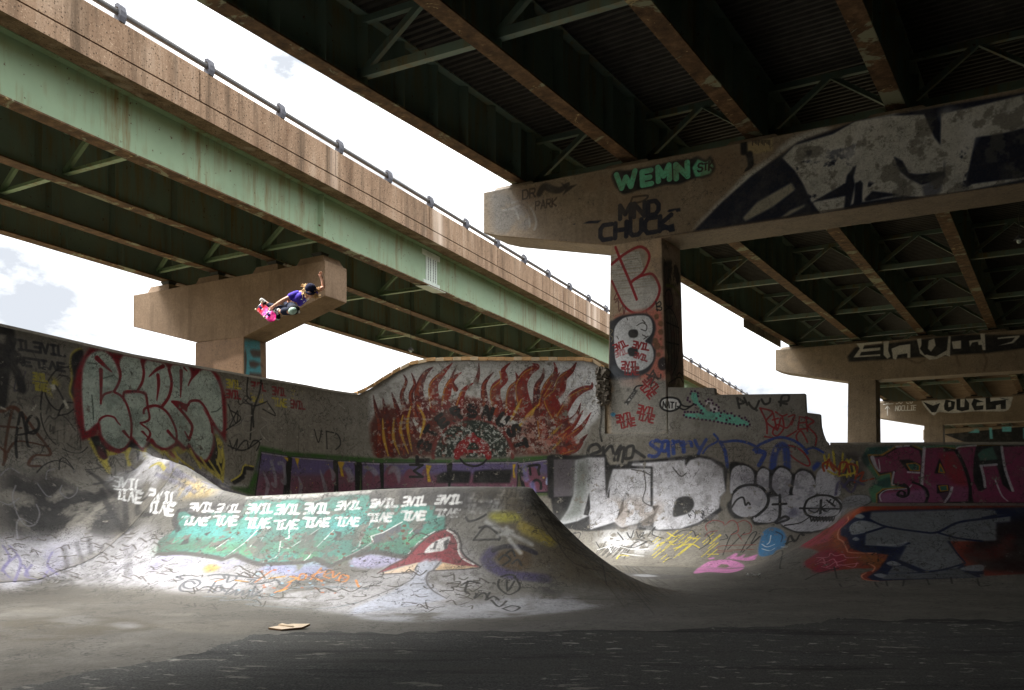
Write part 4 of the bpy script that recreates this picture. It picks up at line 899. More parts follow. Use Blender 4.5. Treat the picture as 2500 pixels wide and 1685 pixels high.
# ---- flames
fill(W_, e7('160,380 300,290 420,190 600,110 900,85 1500,85 2150,78 2215,115 2215,330 2190,560 2120,640 2090,740 2010,900 200,930 150,640'), (190, 188, 182), .95, .06, tex=(.7, .12, .3, 21))
fill(W_, e7('1700,85 2150,78 2215,115 2215,330 2190,560 2100,650 1900,760 1750,500'), (222, 222, 222), .95, .08)
DK = (86, 22, 20); RE = (122, 24, 18); OR = (140, 56, 20); YE = (180, 132, 42)
fill(W_, e7('200,930 160,800 155,640 200,560 240,500 330,470 430,520 520,430 620,420 760,400 900,430 1000,390 1150,420 1300,430 1450,420 1600,440 1740,440 1850,600 1900,700 1960,760 1930,905'), (92, 34, 22), .97, .05, False, (.35, .16, .3, 22))
TG = [('250,900 250,650 215,520 185,380', 80, 0), ('360,900 330,640 290,500 270,400', 70, 0), ('470,900 430,640 390,480 350,360', 90, 0), ('540,700 470,500 440,380 480,260 455,200', 60, 0), ('590,600 520,400 555,280 525,185', 55, 0), ('640,560 590,360 640,200 720,130', 110, 0), ('740,480 720,300 800,190 890,95', 110, 1), ('830,470 850,320 900,230 970,180', 90, 1), ('920,330 880,240 930,120', 40, 0), ('950,470 990,340 1080,270', 70, 1),
      ('1180,450 1170,290 1255,175', 70, 0), ('1100,260 1120,190 1125,95', 44, 0), ('1290,520 1270,330 1350,240 1340,160 1405,92', 110, 1), ('1400,520 1410,340 1470,260 1450,180', 90, 1), ('1540,520 1500,300 1560,180 1640,130 1600,100', 130, 1), ('1640,480 1640,310 1690,220 1700,140', 70, 0), ('1690,460 1730,300 1805,180 1790,88', 90, 1), ('1720,380 1790,260 1842,180', 50, 1),
      ('1850,600 1760,420 1840,330 1870,230 1945,165 1990,88', 150, 1), ('1850,560 1950,400 2050,330 2120,310 2130,268', 95, 1), ('1900,640 1990,560 2028,450', 60, 0), ('1850,740 1960,650 2050,515', 80, 1), ('1880,780 2030,670 2120,535', 70, 1), ('1880,860 2010,800 2090,728', 80, 0), ('1880,900 1990,860 2050,800', 70, 1), ('1700,760 1680,600 1740,480', 100, 1)]
for p, w, y in TG:
    q = e7(p); n = len(q); ws = [w / 3.636 / 2170 * 21.5 * (1 - i / (n - 1)) ** .8 + .012 for i in range(n)]
    stroke(W_, q, ws, RE if y else DK, .97, .06)
for p, w, y in TG:
    q = e7(p); n = len(q); ws = [w / 3.636 / 2170 * 21.5 * .5 * (1 - i / (n - 1)) + .008 for i in range(n)]; q2 = [(a - w * .05 * (1 - i / n), b + 3) for i, (a, b) in enumerate(q)]
    stroke(W_, q2[:-1] + [((q2[-2][0] + q2[-1][0]) / 2, (q2[-2][1] + q2[-1][1]) / 2)], ws, OR if y else (140, 58, 26), .8, .15, tex=(.16, .3, .5, 5))
    if y: stroke(W_, [(a - w * .06, b) for a, b in q2[:-1]], .03, YE, .8, .3)
for p in ('270,590 280,760 320,920', '370,600 365,760 420,910', '450,560 430,700 500,900', '520,480 490,650 530,880', '580,470 640,600 600,760', '1660,460 1560,560 1450,700', '1620,490 1580,590', '1500,420 1400,620', '1900,720 1780,860', '1860,640 1740,760'): stroke(W_, e7(p), [.03, .08, .03], (190, 150, 48), .85, .4)
fill(W_, e7('1850,370 1920,360 1930,440 1880,470 1850,430'), (214, 206, 202), .9, .06, True); fill(W_, e7('1920,620 1990,540 2010,560 1960,640'), (226, 226, 226), .9, .02); fill(W_, e7('1975,790 2030,760 2010,810 1985,815'), (226, 226, 226), .9, .02)
circ = lambda cx, cy, r, a0, a1, n: [(cx + r * math.cos(a0 + (a1 - a0) * k / n), cy - r * math.sin(a0 + (a1 - a0) * k / n)) for k in range(n + 1)]
E7 = lambda L: [e7('%f,%f' % q)[0] for q in L]
stroke(W_, E7(circ(1070, 935, 350, 0, PI, 24)), .1, (120, 40, 34), .9, .4)
fill(W_, E7(circ(1070, 935, 335, 0, PI, 24)), (34, 46, 38), .96, .03, tex=(.18, .22, .34, 31))
stroke(W_, E7(circ(1070, 915, 140, -.1, PI + .1, 20)), .15, (138, 26, 30), 1, .2); stroke(W_, e7('970,900 1070,730 1180,900'), .1, (138, 26, 30), 1, .2, False); stroke(W_, e7('990,880 1150,880'), .08, (138, 26, 30))
fill(W_, e7('520,390 1300,380 1500,560 1800,580 1850,850 1500,900 1300,640 900,560 600,520'), (186, 176, 170), .9, .05, tex=(.07, .68, .73, 41))
fill(W_, e7('1500,600 1720,560 1800,760 1750,900 1560,880 1500,760'), (176, 138, 126), .85, .1, True, (.12, .5, .62, 42))
fill(W_, e7('1750,760 1950,720 1990,860 1900,900 1780,890'), (190, 86, 70), .6, .08, True, (.3, .4, .6, 43))
fill(W_, e7('760,640 1380,640 1420,930 740,930'), (190, 192, 186), .85, .02, tex=(.05, .67, .73, 44))
fill(W_, e7('160,380 420,190 900,85 2100,80 2100,760 1900,900 200,920'), (176, 172, 164), .6, .03, tex=(.08, .74, .78, 48))
fill(W_, e7('880,100 1150,90 1150,330 900,280'), (120, 116, 106), .6, .1, tex=(.25, .45, .6, 45)); fill(W_, e7('230,350 420,250 480,500 260,520'), (160, 156, 148), .85, .03, tex=(.15, .5, .56, 46))
for k, ch in enumerate('TSTERSNUST'):
    a = PI * (1.02 - k * .103); r = 445; cx, cy = 1070 + r * math.cos(a), 935 - r * math.sin(a) * 0.93; t = (math.sin(a) * 62, math.cos(a) * 62); u = (math.cos(a) * 96, -math.sin(a) * 96)
    o = e7('%f,%f' % (cx - t[0] / 2 - u[0] / 2, cy - t[1] / 2 - u[1] / 2))[0]
    text(W_, ch, o, (t[0] / 3.636, t[1] / 3.636), (u[0] / 3.636, u[1] / 3.636), .10, (20, 17, 16), .3, .95, tex=(.12, .2, .32, k))
# crack by the column
stroke(W_, e7('2225,330 2210,430 2215,560 2200,700 2215,790'), .05, (20, 18, 16), .95, .3); stroke(W_, e7('2250,330 2235,420 2225,520'), .12, (30, 28, 26), .7, .6)
# ---- stepped wall
TL = (112, 190, 166); PU = (66, 26, 66)
fill(W_, r1('70,900 380,900 380,960 940,940 950,1060 1040,1070 1080,1250 800,1250 70,1180'), (160, 158, 148), .55, .1, tex=(.8, .3, .6, 51))
fill(W_, r1('225,925 265,930 270,985 300,1010 330,1045 400,1050 500,1070 590,1115 590,1140 500,1130 400,1110 290,1095 185,1080 185,1060 290,1058 270,1010 245,1000 225,960'), TL, 1, .008)
for p in ('320,980 360,980 360,1010 395,1020 400,1050 360,1050 345,1020 318,1010',): fill(W_, r1(p), (214, 206, 206), 1, .008)
def sq(pt, a, c=PU): fill(W_, [(pt[0] - a, pt[1] - a), (pt[0] + a, pt[1] - a), (pt[0] + a, pt[1] + a), (pt[0] - a, pt[1] + a)], c, 1, .004)
for p in ('222,935 228,920 250,918 268,930 270,950 205,960 203,975 218,985 240,1000 255,1005 280,985 290,1000 305,1012 318,980 335,970 355,975 362,995 385,1005 400,1020 400,1040 370,1050 350,1040 325,1015 415,1055 435,1045 455,1060 480,1058 500,1075 530,1075 545,1090 565,1085 575,1100 590,1110 595,1130 580,1140 560,1132 535,1132 515,1138 495,1128 470,1125 445,1122 420,1118 395,1112 370,1108 345,1103 320,1100 295,1098 270,1094 245,1090 220,1086 195,1082 180,1070 185,1050 205,1048 225,1050 245,1052 265,1048 285,1055 300,1060 270,1030 290,1040 255,1025 410,1075 385,1090 450,1100 470,1090 300,1075'):
    pass
for q in r1('222,935 228,920 250,918 268,930 270,950 205,960 203,975 218,985 240,1000 255,1005 280,985 290,1000 305,1012 318,980 335,970 355,975 362,995 385,1005 400,1020 400,1040 370,1050 350,1040 325,1015 415,1055 435,1045 455,1060 480,1058 500,1075 530,1075 545,1090 565,1085 575,1100 590,1110 595,1130 580,1140 560,1132 535,1132 515,1138 495,1128 470,1125 445,1122 420,1118 395,1112 370,1108 345,1103 320,1100 295,1098 270,1094 245,1090 220,1086 195,1082 180,1070 185,1050 205,1048 225,1050 245,1052 265,1048 285,1055 300,1060 270,1030 290,1040 255,1025 410,1075 385,1090 450,1100 470,1090'): sq(q, 2.5)
for q in r1('340,995 375,1030'): sq(q, 3, (40, 34, 44))
for p in ('515,960 530,1025', '515,960 560,990 525,1000', '560,960 580,1005', '590,990 600,1010 630,1030 655,980', '630,1030 640,1040', '670,970 690,1000 720,990 725,965', '790,1010 800,950 840,945 835,980 780,985 830,1000'): stroke(W_, r1(p), .05, (40, 38, 36), .9)
for p in ('660,1025 700,1110 705,1185', '660,1025 740,1050 700,1110 770,1165', '745,1060 770,1160 790,1090', '740,1100 775,1090', '760,1050 800,1075 830,1065', '800,1075 810,1150 770,1200 740,1180 770,1130 830,1150 870,1090', '840,1080 880,1070 860,1130', '910,1080 900,1160', '910,1080 960,1090', '905,1120 950,1115', '900,1160 950,1155', '950,1080 960,1170', '950,1080 1000,1110 965,1140 1015,1200 1010,1260', '690,1205 800,1215 890,1170', '900,1240 890,1200 920,1170 960,1240', '820,1270 860,1300 810,1260 880,1270 940,1310 975,1370 960,1390 900,1360 850,1320'): stroke(W_, r1(p), .038, (150, 34, 38), .95)
BLU = (36, 66, 142)
for p, w in (('25,1235 0,1230 -30,1250 0,1275 25,1300 0,1330 -40,1325', .09), ('45,1240 40,1290 70,1290 80,1240 55,1235', .09), ('80,1240 85,1330', .08), ('110,1235 115,1310', .1), ('110,1245 150,1235 165,1260', .08), ('175,1240 180,1300', .1), ('180,1250 220,1240 230,1265', .08), ('250,1230 280,1280 320,1225', .08), ('290,1275 270,1320', .08), ('370,1190 395,1230 330,1270 300,1310', .05), ('410,1240 440,1300 455,1400', .08), ('410,1242 520,1232 620,1260 680,1310', .06), ('640,1300 690,1310 655,1385', .1), ('690,1240 780,1210 860,1225 920,1260 960,1310', .06), ('620,1290 660,1255 720,1230', .06), ('950,1290 1000,1275 1060,1305', .05)): stroke(W_, r1(p), w, BLU, .95)
for p in ('740,1400 750,1330 770,1280 800,1260 825,1290 832,1400', ): stroke(W_, r1(p), .16, BLU, .95)
fill(W_, r1('985,1400 1020,1360 1050,1370 1030,1400 1000,1425'), BLU, .95, .02)
for p in ('1640,90 1650,20 1700,0 1720,40 1660,70 1740,110', '1740,20 1745,110', '1740,60 1790,10 1810,100', '1830,100 1850,10 1820,60 1870,20 1860,110', '1880,80 1890,20 1930,15 1920,80 1880,90', '1940,40 2000,80'): stroke(W_, [(800 + (a - 800) , b) for a, b in [(q[0] + (0), q[1]) for q in r3(p)]], .08, (34, 34, 34), .95)
# faint block courses
for y in (1092, 1128, 1166): stroke(W_, [(1640 + 30 * k, y + (k % 3) * .5) for k in range(13)], .018, (92, 88, 80), .5)
for x, y in ((1700, 1092), (1790, 1092), (1880, 1128), (1760, 1128), (1840, 1166), (1920, 1100)): stroke(W_, [(x, y), (x, y + 34)], .018, (92, 88, 80), .5)
# ---- silver letters
SV = (214, 214, 220)
fill(BOTH, m1('-20,150 30,130 260,140 610,125 625,200 650,240 830,230 840,200 1100,180 1560,130 1700,150 1850,220 1905,290 1880,520 1830,560 1800,640 1850,720 1700,840 1500,910 1250,945 900,930 760,920 400,950 60,900 20,600 -10,590'), BK, 1, .02)
fill(BOTH, m1('50,180 285,180 265,500 250,570 50,585'), (104, 98, 104), 1, .02)
fill(BOTH, m1('280,190 420,160 590,160 610,600 640,420 680,285 1085,275 1080,680 1170,680 1110,760 960,860 770,910 700,850 440,930 430,780 300,840 80,890 200,720 260,560'), SV, 1, .02)
fill(BOTH, m1('285,180 440,160 420,480 360,780 80,880 210,700 262,560'), (122, 128, 122), .85, .12)
fill(BOTH, m1('885,225 1450,185 1450,255 1500,190 1600,165 1720,185 1850,280 1880,520 1820,580 1810,700 1600,850 1400,920 1160,930 1110,900 1120,800 1175,680 1105,680 1105,260 885,250'), SV, 1, .02)
fill(BOTH, m1('430,530 440,700 420,780 370,770'), BK); fill(BOTH, m1('795,580 795,720 720,830 750,720'), BK); fill(BOTH, m1('620,590 650,460 640,590'), BK); fill(BOTH, m1('1100,680 1170,670 1120,740'), BK)
fill(BOTH, m1('1320,780 1350,620 1420,580 1510,585 1545,660 1500,740 1400,780'), BK, 1, .015, True)
fill(BOTH, m1('400,150 1850,150 1850,900 400,900'), (150, 148, 150), .5, .2, tex=(.22, .55, .7, 61)); fill(BOTH, m1('640,620 1200,650 1150,920 760,900'), (168, 152, 138), .6, .15, True, (.3, .4, .6, 62))
for p in ('1010,300 1030,480 1000,620 1090,680', '1320,270 1400,360 1460,330', '880,290 1000,310 1080,350'): stroke(BOTH, m1(p), .03, (70, 68, 66), .8)
scribble(BOTH, (1688, 1247, 1725, 1266), 5, .02, (60, 60, 64), 5)
# bubble letters
fill(BOTH, f1('0,240 100,225 180,260 215,290 260,250 320,280 345,280 400,245 470,270 510,310 560,270 640,290 690,360 700,470 860,500 900,540 1000,480 1100,490 1120,540 880,640 760,760 560,785 430,740 380,700 210,720 160,670 60,670 10,640 -20,560 20,480'), BK, 1, .015, True)
SV2 = (186, 186, 192)
for p in ('20,290 90,245 170,270 205,340 200,400 130,400 50,450 10,460', '215,330 260,270 320,300 325,420 290,470 230,410', '345,330 400,265 470,290 500,350 490,450 420,500 340,420', '515,340 570,290 640,310 680,380 690,470 600,520 500,470', '40,470 140,405 240,420 300,500 280,580 210,640 110,655 40,620 20,570', '320,500 560,480 690,480 880,520 880,640 780,740 560,770 440,730 380,690 300,700 200,690 200,650 300,580', '690,320 760,260 870,300 880,430 860,490 700,470'): fill(BOTH, f1(p), SV2, 1, .012, True)
fill(BOTH, f1('900,520 1000,480 1100,490 1110,540 960,600 890,640'), (150, 150, 154), 1, .02, True)
for p, w in (('40,455 90,415 180,400 260,425 310,500 290,580 210,650', .06), ('20,580 60,520 110,500 130,560 150,540 165,555', .04), ('325,420 330,300', .07), ('485,460 510,330', .07), ('205,390 210,300', .06), ('400,480 400,640 370,700 420,690 470,670 440,650 390,680', .06), ('345,555 450,550', .05), ('590,590 620,520 700,485 800,490 870,540 880,600 830,650 720,660 620,640 590,590', .05), ('560,585 880,590', .05), ('725,520 720,630', .05), ('760,560 690,610', .04), ('630,600 680,620 720,590 770,610 800,590', .04), ('770,520 840,570', .035), ('800,515 790,540', .03), ('830,520 815,560', .03), ('440,720 560,700 640,650', .04)): stroke(BOTH, f1(p), w, BK, .95)
for k in range(8): stroke(BOTH, f1('%d,650 %d,690 %d,655' % (640 + k * 24, 652 + k * 24, 664 + k * 24)), .03, BK)
fill(BOTH, f1('0,300 560,260 880,600 400,750'), (110, 110, 118), .5, .2, tex=(.25, .5, .7, 63)); fill(BOTH, f1('460,600 540,600 540,640 480,630'), (70, 74, 130), .6, .1)
# scribbles low on the wall
fill(BOTH, m1('560,960 1100,900 1150,1080 1000,1180 640,1160'), (222, 222, 222), .85, .25, True, (.2, .3, .5, 64))
for p in ('730,960 790,1040 720,1040', '830,960 870,1020 900,940', '930,950 960,1020 1010,960 960,990 1020,1020 930,1040', '1050,1000 1130,900 1100,980 1220,1020', '500,1060 560,1140 600,1060', '640,1130 720,1100 900,1120 1050,1050 1100,1060', '860,1110 960,1050 1040,1060 960,1100', '130,960 200,980 280,960', '200,1000 330,960 310,1040'): stroke(BOTH, m1(p), .026, (30, 30, 32), .95)
for k in range(16): x = 500 + k * 22; stroke(BOTH, m1('%d,%d %d,%d' % (x + 60, 1090 + k % 5 * 12, x - 30, 1230 - k % 3 * 14)), .025, (40, 38, 38), .8)
for p in ('520,1140 700,1100 900,1140 1060,1130', '640,1120 660,1170', '780,1180 900,1200 1010,1210', '580,1040 800,1060 640,1000'): stroke(BOTH, m1(p), .035, (236, 236, 234), .95)
rn = random.Random(8)
for k in range(34): x = rn.uniform(1080, 1750); y = rn.uniform(990, 1220) + (0 if x > 1250 else 40); L = rn.uniform(50, 130); stroke(BOTH, m1('%f,%f %f,%f' % (x + L * .8, y - L * .5, x - L * .3, y + L * .4)), .026, (214, 196, 60), .95)
for p in ('1150,1100 1250,1050 1330,1090 1420,1060', '1260,960 1330,1000 1400,990', '1330,1130 1500,1080 1600,1120', '1480,1010 1590,1030', '720,1240 760,1200 850,1210', '1690,1190 1800,1190'): stroke(BOTH, m1(p), .034, (220, 200, 58), .95)
for p in ('1340,990 1420,940 1530,940 1560,1000', '1560,990 1680,980 1710,1060 1600,1140', '1820,1040 1900,1020 1880,980', '1850,1200 1930,1000 2000,940', '1900,1140 2080,960', '2040,1170 2150,980 2210,960 2150,1080 2240,1000', '2060,1170 2250,1000', '1240,1260 1310,1230', '1450,1340 1500,1310'): stroke(BOTH, m1(p), .027, (36, 34, 34), .9)
for p in ('1680,940 1670,880 1750,830 1850,850 1870,880 1940,830 2000,860 2010,950 1940,980', '2000,860 2080,830 2150,880 2140,960 2060,980', '1660,1000 1700,960 1790,940', '2010,980 2060,1050', '1780,1130 1850,1100 2200,1090', '1800,1150 2180,1140', '1790,1170 1950,1160'): stroke(BOTH, m1(p), .025, (146, 46, 44), .85)
fill(BOTH, f1('240,860 270,770 340,735 420,760 455,830 430,890 370,920 340,950 250,965 230,920'), (58, 128, 178), .95, .02, True)
for p in ('330,800 320,850 300,870', '260,870 300,890 360,870', '260,905 320,920 360,900', '410,890 460,890'): stroke(BOTH, f1(p), .025, (222, 228, 232), .9)
stroke(BOTH, f1('370,770 420,800 410,850'), .03, (40, 50, 70), .7)
PK = (222, 142, 196)
fill(BOTH, m1('1540,1390 1700,1270 1900,1250 2030,1280 2080,1320 2040,1360 1900,1390 1700,1380'), PK, .95, .02, True); fill(BOTH, m1('1780,1330 1830,1295 1900,1300 1920,1320 1880,1335'), (128, 120, 104), 1, .01)
fill(BOTH, m1('1880,1235 1980,1180 2010,1180 1990,1220 2030,1215 2090,1185 2060,1230 2110,1225 2220,1190 2190,1250 2100,1260 1960,1245'), PK, .95, .015); fill(BOTH, m1('1690,1235 1750,1222 1770,1235 1710,1248'), PK, .95, .01)
stroke(BOTH, f1('455,870 480,800 520,850 560,790 590,800'), .05, (34, 34, 34)); stroke(BOTH, f1('450,860 540,830'), .05, (34, 34, 34))
# ---- plum letters on the low wall
fill(W_, f1('1080,110 2400,60 2400,545 1130,540 1100,430 1180,380 1080,250 1050,190'), (82, 130, 96), 1, .02)
for p in ('1050,180 1080,140 1130,170 1110,250 1060,240', '1130,390 1280,340 1260,420 1150,400', '1970,110 2100,90 2130,200 1980,210', '1100,110 1300,100 1120,180'): fill(W_, f1(p), (38, 84, 76), 1, .03, True)
YO = (176, 126, 40); PLM = (136, 54, 88)
fill(W_, f1('1090,160 1200,160 1320,90 1430,80 1540,120 1700,100 1780,110 1960,85 2400,80 2400,545 1160,545 1160,470 1210,430 1400,415 1280,410 1270,310 1180,330 1110,220'), YO, 1, .01)
fill(W_, f1('1100,172 1210,172 1330,98 1430,88 1530,130 1700,105 1780,118 1960,92 2400,86 2400,545 1170,545 1170,475 1215,440 1400,425 1290,400 1282,300 1190,322 1120,225'), BK, 1, .01)
fill(W_, f1('1130,185 1220,175 1340,105 1430,100 1500,130 1520,200 1510,300 1500,390 1540,450 1560,540 1180,540 1190,480 1250,440 1390,440 1400,400 1300,390 1300,310 1320,290 1190,310 1160,260'), PLM, 1, .01, False)
fill(W_, f1('1530,110 1690,105 1700,140 1780,135 1850,240 1900,400 1900,530 1740,535 1760,430 1640,440 1700,540 1570,540 1560,460 1520,400'), PLM, 1, .01); fill(W_, f1('1660,150 1780,140 1850,260 1890,420 1780,400 1700,300'), (150, 46, 56), .9, .06)
fill(W_, f1('1790,110 1950,95 1930,200 1930,330 1980,450 2030,430 2020,330 1980,250 2110,240 2160,400 2230,460 2190,300 2150,100 2400,90 2400,540 1930,540 1900,400 1850,230'), PLM, 1, .01)
fill(W_, f1('1190,470 1560,430 1560,540 1180,540'), (152, 112, 150), .7, .06); fill(W_, f1('1560,380 1900,420 1900,530 1570,540'), (140, 90, 124), .5, .08)
for p in ('1340,205 1420,200 1510,240 1500,300 1410,290', '1620,310 1660,190 1710,310', '1640,470 1640,400 1730,400 1740,450', '1930,260 1960,240 2010,420 1970,450 1930,370'): fill(W_, f1(p), BK, 1, .01)
for p in ('1400,235 1470,228 1505,250 1500,290 1430,285', '1655,300 1665,235 1700,305', '1655,410 1720,405 1725,445 1670,450', '1960,160 2000,120 2080,100 2120,200 1980,210'): fill(W_, f1(p), (62, 108, 90), 1, .01); 
for p in ('1400,235 1470,228 1505,250 1500,290 1430,285', '1655,300 1665,235 1700,305', '1655,410 1720,405 1725,445 1670,450'): stroke(W_, f1(p), .025, YO, 1, .2, False, True)
for p, w in (('1130,185 1160,260 1190,290 1180,200', [.09, .06, .03, .02]), ('1540,110 1530,250 1520,400', .06), ('1700,540 1740,480 1760,420', .05), ('1200,530 1190,480 1250,440 1400,430 1440,400', .03), ('2150,100 2180,280 2240,450', .05), ('1985,250 2110,240', .05), ('1990,260 2010,340 2020,420', .05), ('2100,360 2150,480 2200,530', .03), ('1320,100 1420,90', .04), ('1790,120 1820,100 1950,90', .03), ('1300,300 1285,390 1300,400', .04), ('1410,300 1500,305', .04)): stroke(W_, f1(p), w, (200, 196, 200), .9)
stroke(W_, f1('1350,480 1380,490 1385,460 1350,450 1330,480 1370,500 1410,480 1415,430 1380,395'), .05, BK); stroke(W_, f1('1450,380 1540,420 1570,480 1550,540'), .05, BK); stroke(W_, f1('1790,130 1850,240 1900,400 1900,530'), .06, BK)
fill(W_, f1('880,150 1050,150 1060,300 1100,330 1000,420 900,440 870,330'), (40, 34, 34), .85, .12, True, (.3, .2, .5, 71))
for p in ('750,170 770,240 790,160', '760,200 830,280 820,130', '820,120 840,290', '900,130 890,300 930,200 960,330', '780,290 850,320 870,250', '930,340 960,200 1000,330', '860,330 1000,300 1010,220', '740,230 820,250'): stroke(W_, f1(p), .045, (196, 178, 54), .9)
for p in ('770,270 790,200 830,290 800,230 860,280', '870,320 880,230 930,230 900,300', '950,300 940,240 1010,260 990,380', '1010,330 1060,300 1040,370 1140,350', '750,290 740,240 790,210'): stroke(W_, f1(p), .045, (156, 62, 28), .95)
for p in ('840,480 870,380 960,460 1000,400', '900,420 960,360 1060,400'): stroke(W_, f1(p), .06, (74, 68, 108), .7, .5)
fill(W_, f1('765,92 1080,86 1080,130 900,150 770,120'), (116, 110, 98), .9, .03)
# ---------------------------------------------------------------- paint on the spine, the bank and the floor
Q = PLAN
cat2 = lambda *a: sum(a, [])
fill(Q, cat2(r2('0,930 600,870 1000,930 1450,950 1850,1050 2327,1110'), r3('0,1120 400,1130 900,1110 1500,1060 2000,960 2327,940 2327,1000 1700,1080 1000,1180 0,1190'), r2('1600,1195 1300,1305 700,1440 40,1551 -300,1580 -300,900')), (92, 87, 78), .9, .3, tex=(1.1, -.2, .5, 101))
for k, (p, c, a) in enumerate((('0,1130 200,1100 400,1090 800,1100 1000,1160 700,1200 300,1240 0,1220', (74, 66, 50), .6), ('0,1320 200,1290 420,1300 430,1370 200,1420 0,1440', (70, 66, 56), .55), ('300,1110 500,1080 640,1100 520,1150', (130, 130, 130), .5), ('690,1140 800,1120 900,1145 820,1165', (160, 160, 164), .6), ('60,1050 200,1030 420,1040 380,1060 100,1062', (128, 124, 114), .6), ('920,1060 1100,1050 1300,1060 1290,1080 1000,1080', (126, 122, 112), .6), ('700,1060 880,1045 780,1075', (70, 66, 60), .5), ('1000,1120 1700,1110 2100,1150 1500,1200 1100,1180', (124, 118, 106), .6))): fill(Q, r2(p), c, a, .08, True, (.4, .2, .55, 110 + k))
rn = random.Random(21)
for k in range(90):
    x = rn.uniform(-6, 7); y = rn.uniform(8.5, 13.5); v = 1245 + 1.2 / y * F; u = 1250 + x / y * F; L = rn.uniform(60, 260)
    stroke(Q, [(u, v), (u + L * .5, v + rn.uniform(-4, 4)), (u + L, v + rn.uniform(-8, 8))], rn.choice((.015, .02, .03)), rn.choice(((70, 64, 54), (84, 78, 66), (60, 56, 50))), rn.uniform(.2, .5), .5)
# pale worn paint over the whole foot of the spine
fill(Q, cat2(r2('560,560 800,540 980,600 1100,700 1500,760 2000,860 2327,900'), r3('0,900 300,820 600,700 740,560 850,640 950,760 980,880 1000,1000 700,1040 300,1080 100,1080'), r2('2300,1080 1950,1040 1450,940 1000,900 700,880 400,900')), (184, 182, 184), .88, .2, False, (.5, .12, .5, 103))
fill(Q, r3('110,1060 500,1020 900,1000 1200,960 1500,960 1800,1000 1500,1060 1000,1100 400,1120'), (184, 185, 192), .8, .12, True, (.5, .2, .55, 104))
fill(Q, h1('0,1100 400,1090 900,1150 1000,1180 700,1260 400,1240 0,1300'), (176, 172, 202), .75, .1, True, (.4, .25, .5, 105))
fill(Q, cat2(h1('1110,1240 1700,1170 1860,1240 1700,1350 1200,1290'), []), (160, 164, 204), .8, .05, True, (.3, .2, .4, 106)); fill(Q, h2('0,870 160,820 240,840 540,880 420,950 200,990 0,960'), (178, 174, 206), .85, .04, True, (.3, .15, .35, 107))
fill(Q, h1('510,1260 570,1210 690,1240 600,1290 540,1290'), (222, 178, 84), .85, .04, True)
# dark grounds, teal field
DG = (62, 60, 60)
fill(Q, cat2(h1('320,560 620,530 980,520 1600,500 2265,440'), h2('200,200 600,130 1200,110 1760,110 1850,190 1980,330 1900,420 1500,360 1240,380 1000,460 860,380 0,420'), h1('2200,640 1500,700 900,680 360,650')), DG, .85, .08, False, (.4, .1, .35, 120))
TE = (84, 150, 136)
TEP = cat2(h1('225,720 250,655 330,640 420,690 640,660 820,660 900,700 970,530 1540,520 1640,560 1860,500 2265,440'), h2('0,205 180,215 190,330 520,320 880,330 860,420 985,440 985,570 900,600 760,740 570,860 480,850 240,800 0,850'), h1('2265,1020 1900,1200 1850,1220 1700,1150 1580,1170 1350,1195 1100,1200 950,1150 850,1105 720,1140 600,1120 400,1095 150,1090 20,1080 40,950 220,830'))
fill(Q, [(a, b + 4) for a, b in TEP], DG, .8, .03); fill(Q, TEP, TE, 1, .02)
fill(Q, h1('0,1000 300,960 700,940 1200,1000 1700,960 2265,900 2265,1020 1900,1200 1100,1200 700,1130 300,1090 20,1080'), (98, 146, 102), .75, .15, False, (.6, .15, .5, 121))
fill(Q, h2('0,700 300,560 700,600 900,620 560,850 240,800'), (104, 162, 116), .6, .12, False, (.5, .2, .5, 122))
fill(Q, h1('300,800 900,820 1300,900 800,960 400,900'), (88, 176, 178), .7, .15, True, (.4, .2, .5, 123)); fill(Q, h1('1500,800 2200,700 2265,800 1700,900'), (88, 176, 178), .6, .12, True, (.4, .2, .5, 124))
for p in ('250,1005 360,890 350,990', '515,885 590,860 540,910', '600,1000 800,920 720,980 660,1030', '1020,1010 1050,960 1130,940 1140,1040', '1590,980 1600,920 1740,830 1680,930', '1880,950 1930,900 1890,850 1980,870 1960,930 1990,960', '1640,560 1860,510 1850,540 1660,590', '820,670 940,700 860,760', '1680,690 1700,640 1800,620 1720,700'): fill(Q, h1(p), (66, 62, 62), .95, .012)
for p in ('520,520 240,640 200,720 240,740 520,600', '730,500 640,600 680,640 760,560'): fill(Q, h2(p), (100, 98, 104), .95, .02)
for p in ('1200,830 1120,960', '1420,830 1420,930 1330,950 1310,1100 1270,1140 1100,1205', '1340,1030 1420,1040 1580,940 1740,830', '1890,850 1680,1060 1620,1140 1570,1180', '2265,790 2200,820 2170,1020', '2265,1020 1900,1190', '1080,850 950,980 730,1140', '640,1040 800,930', '1000,1025 1060,960', '1580,1000 1600,930'): stroke(Q, h1(p), .02, (232, 232, 230), .95, .2, False)
for p in ('200,460 180,530 120,550 70,770 0,810', '530,500 330,610 200,650 220,710 0,850', '740,490 610,620', '310,500 270,570', '590,840 700,720 800,640 880,600'): stroke(Q, h2(p), .02, (232, 232, 230), .95, .2, False)
spat(Q, (560, 1300, 900, 1380), 46, 3.0, (104, 62, 46), 33, .85, 1.3); spat(Q, (880, 1280, 1010, 1340), 16, 4.0, (112, 66, 48), 34, .85, 1.4); spat(Q, (480, 1300, 1000, 1380), 150, 1.3, (50, 44, 40), 35, .8, 2)
fill(Q, TEP, (116, 112, 104), .85, .01, False, (.13, .66, .70, 125)); fill(Q, TEP, (70, 92, 84), .45, .02, False, (.35, .45, .65, 126))
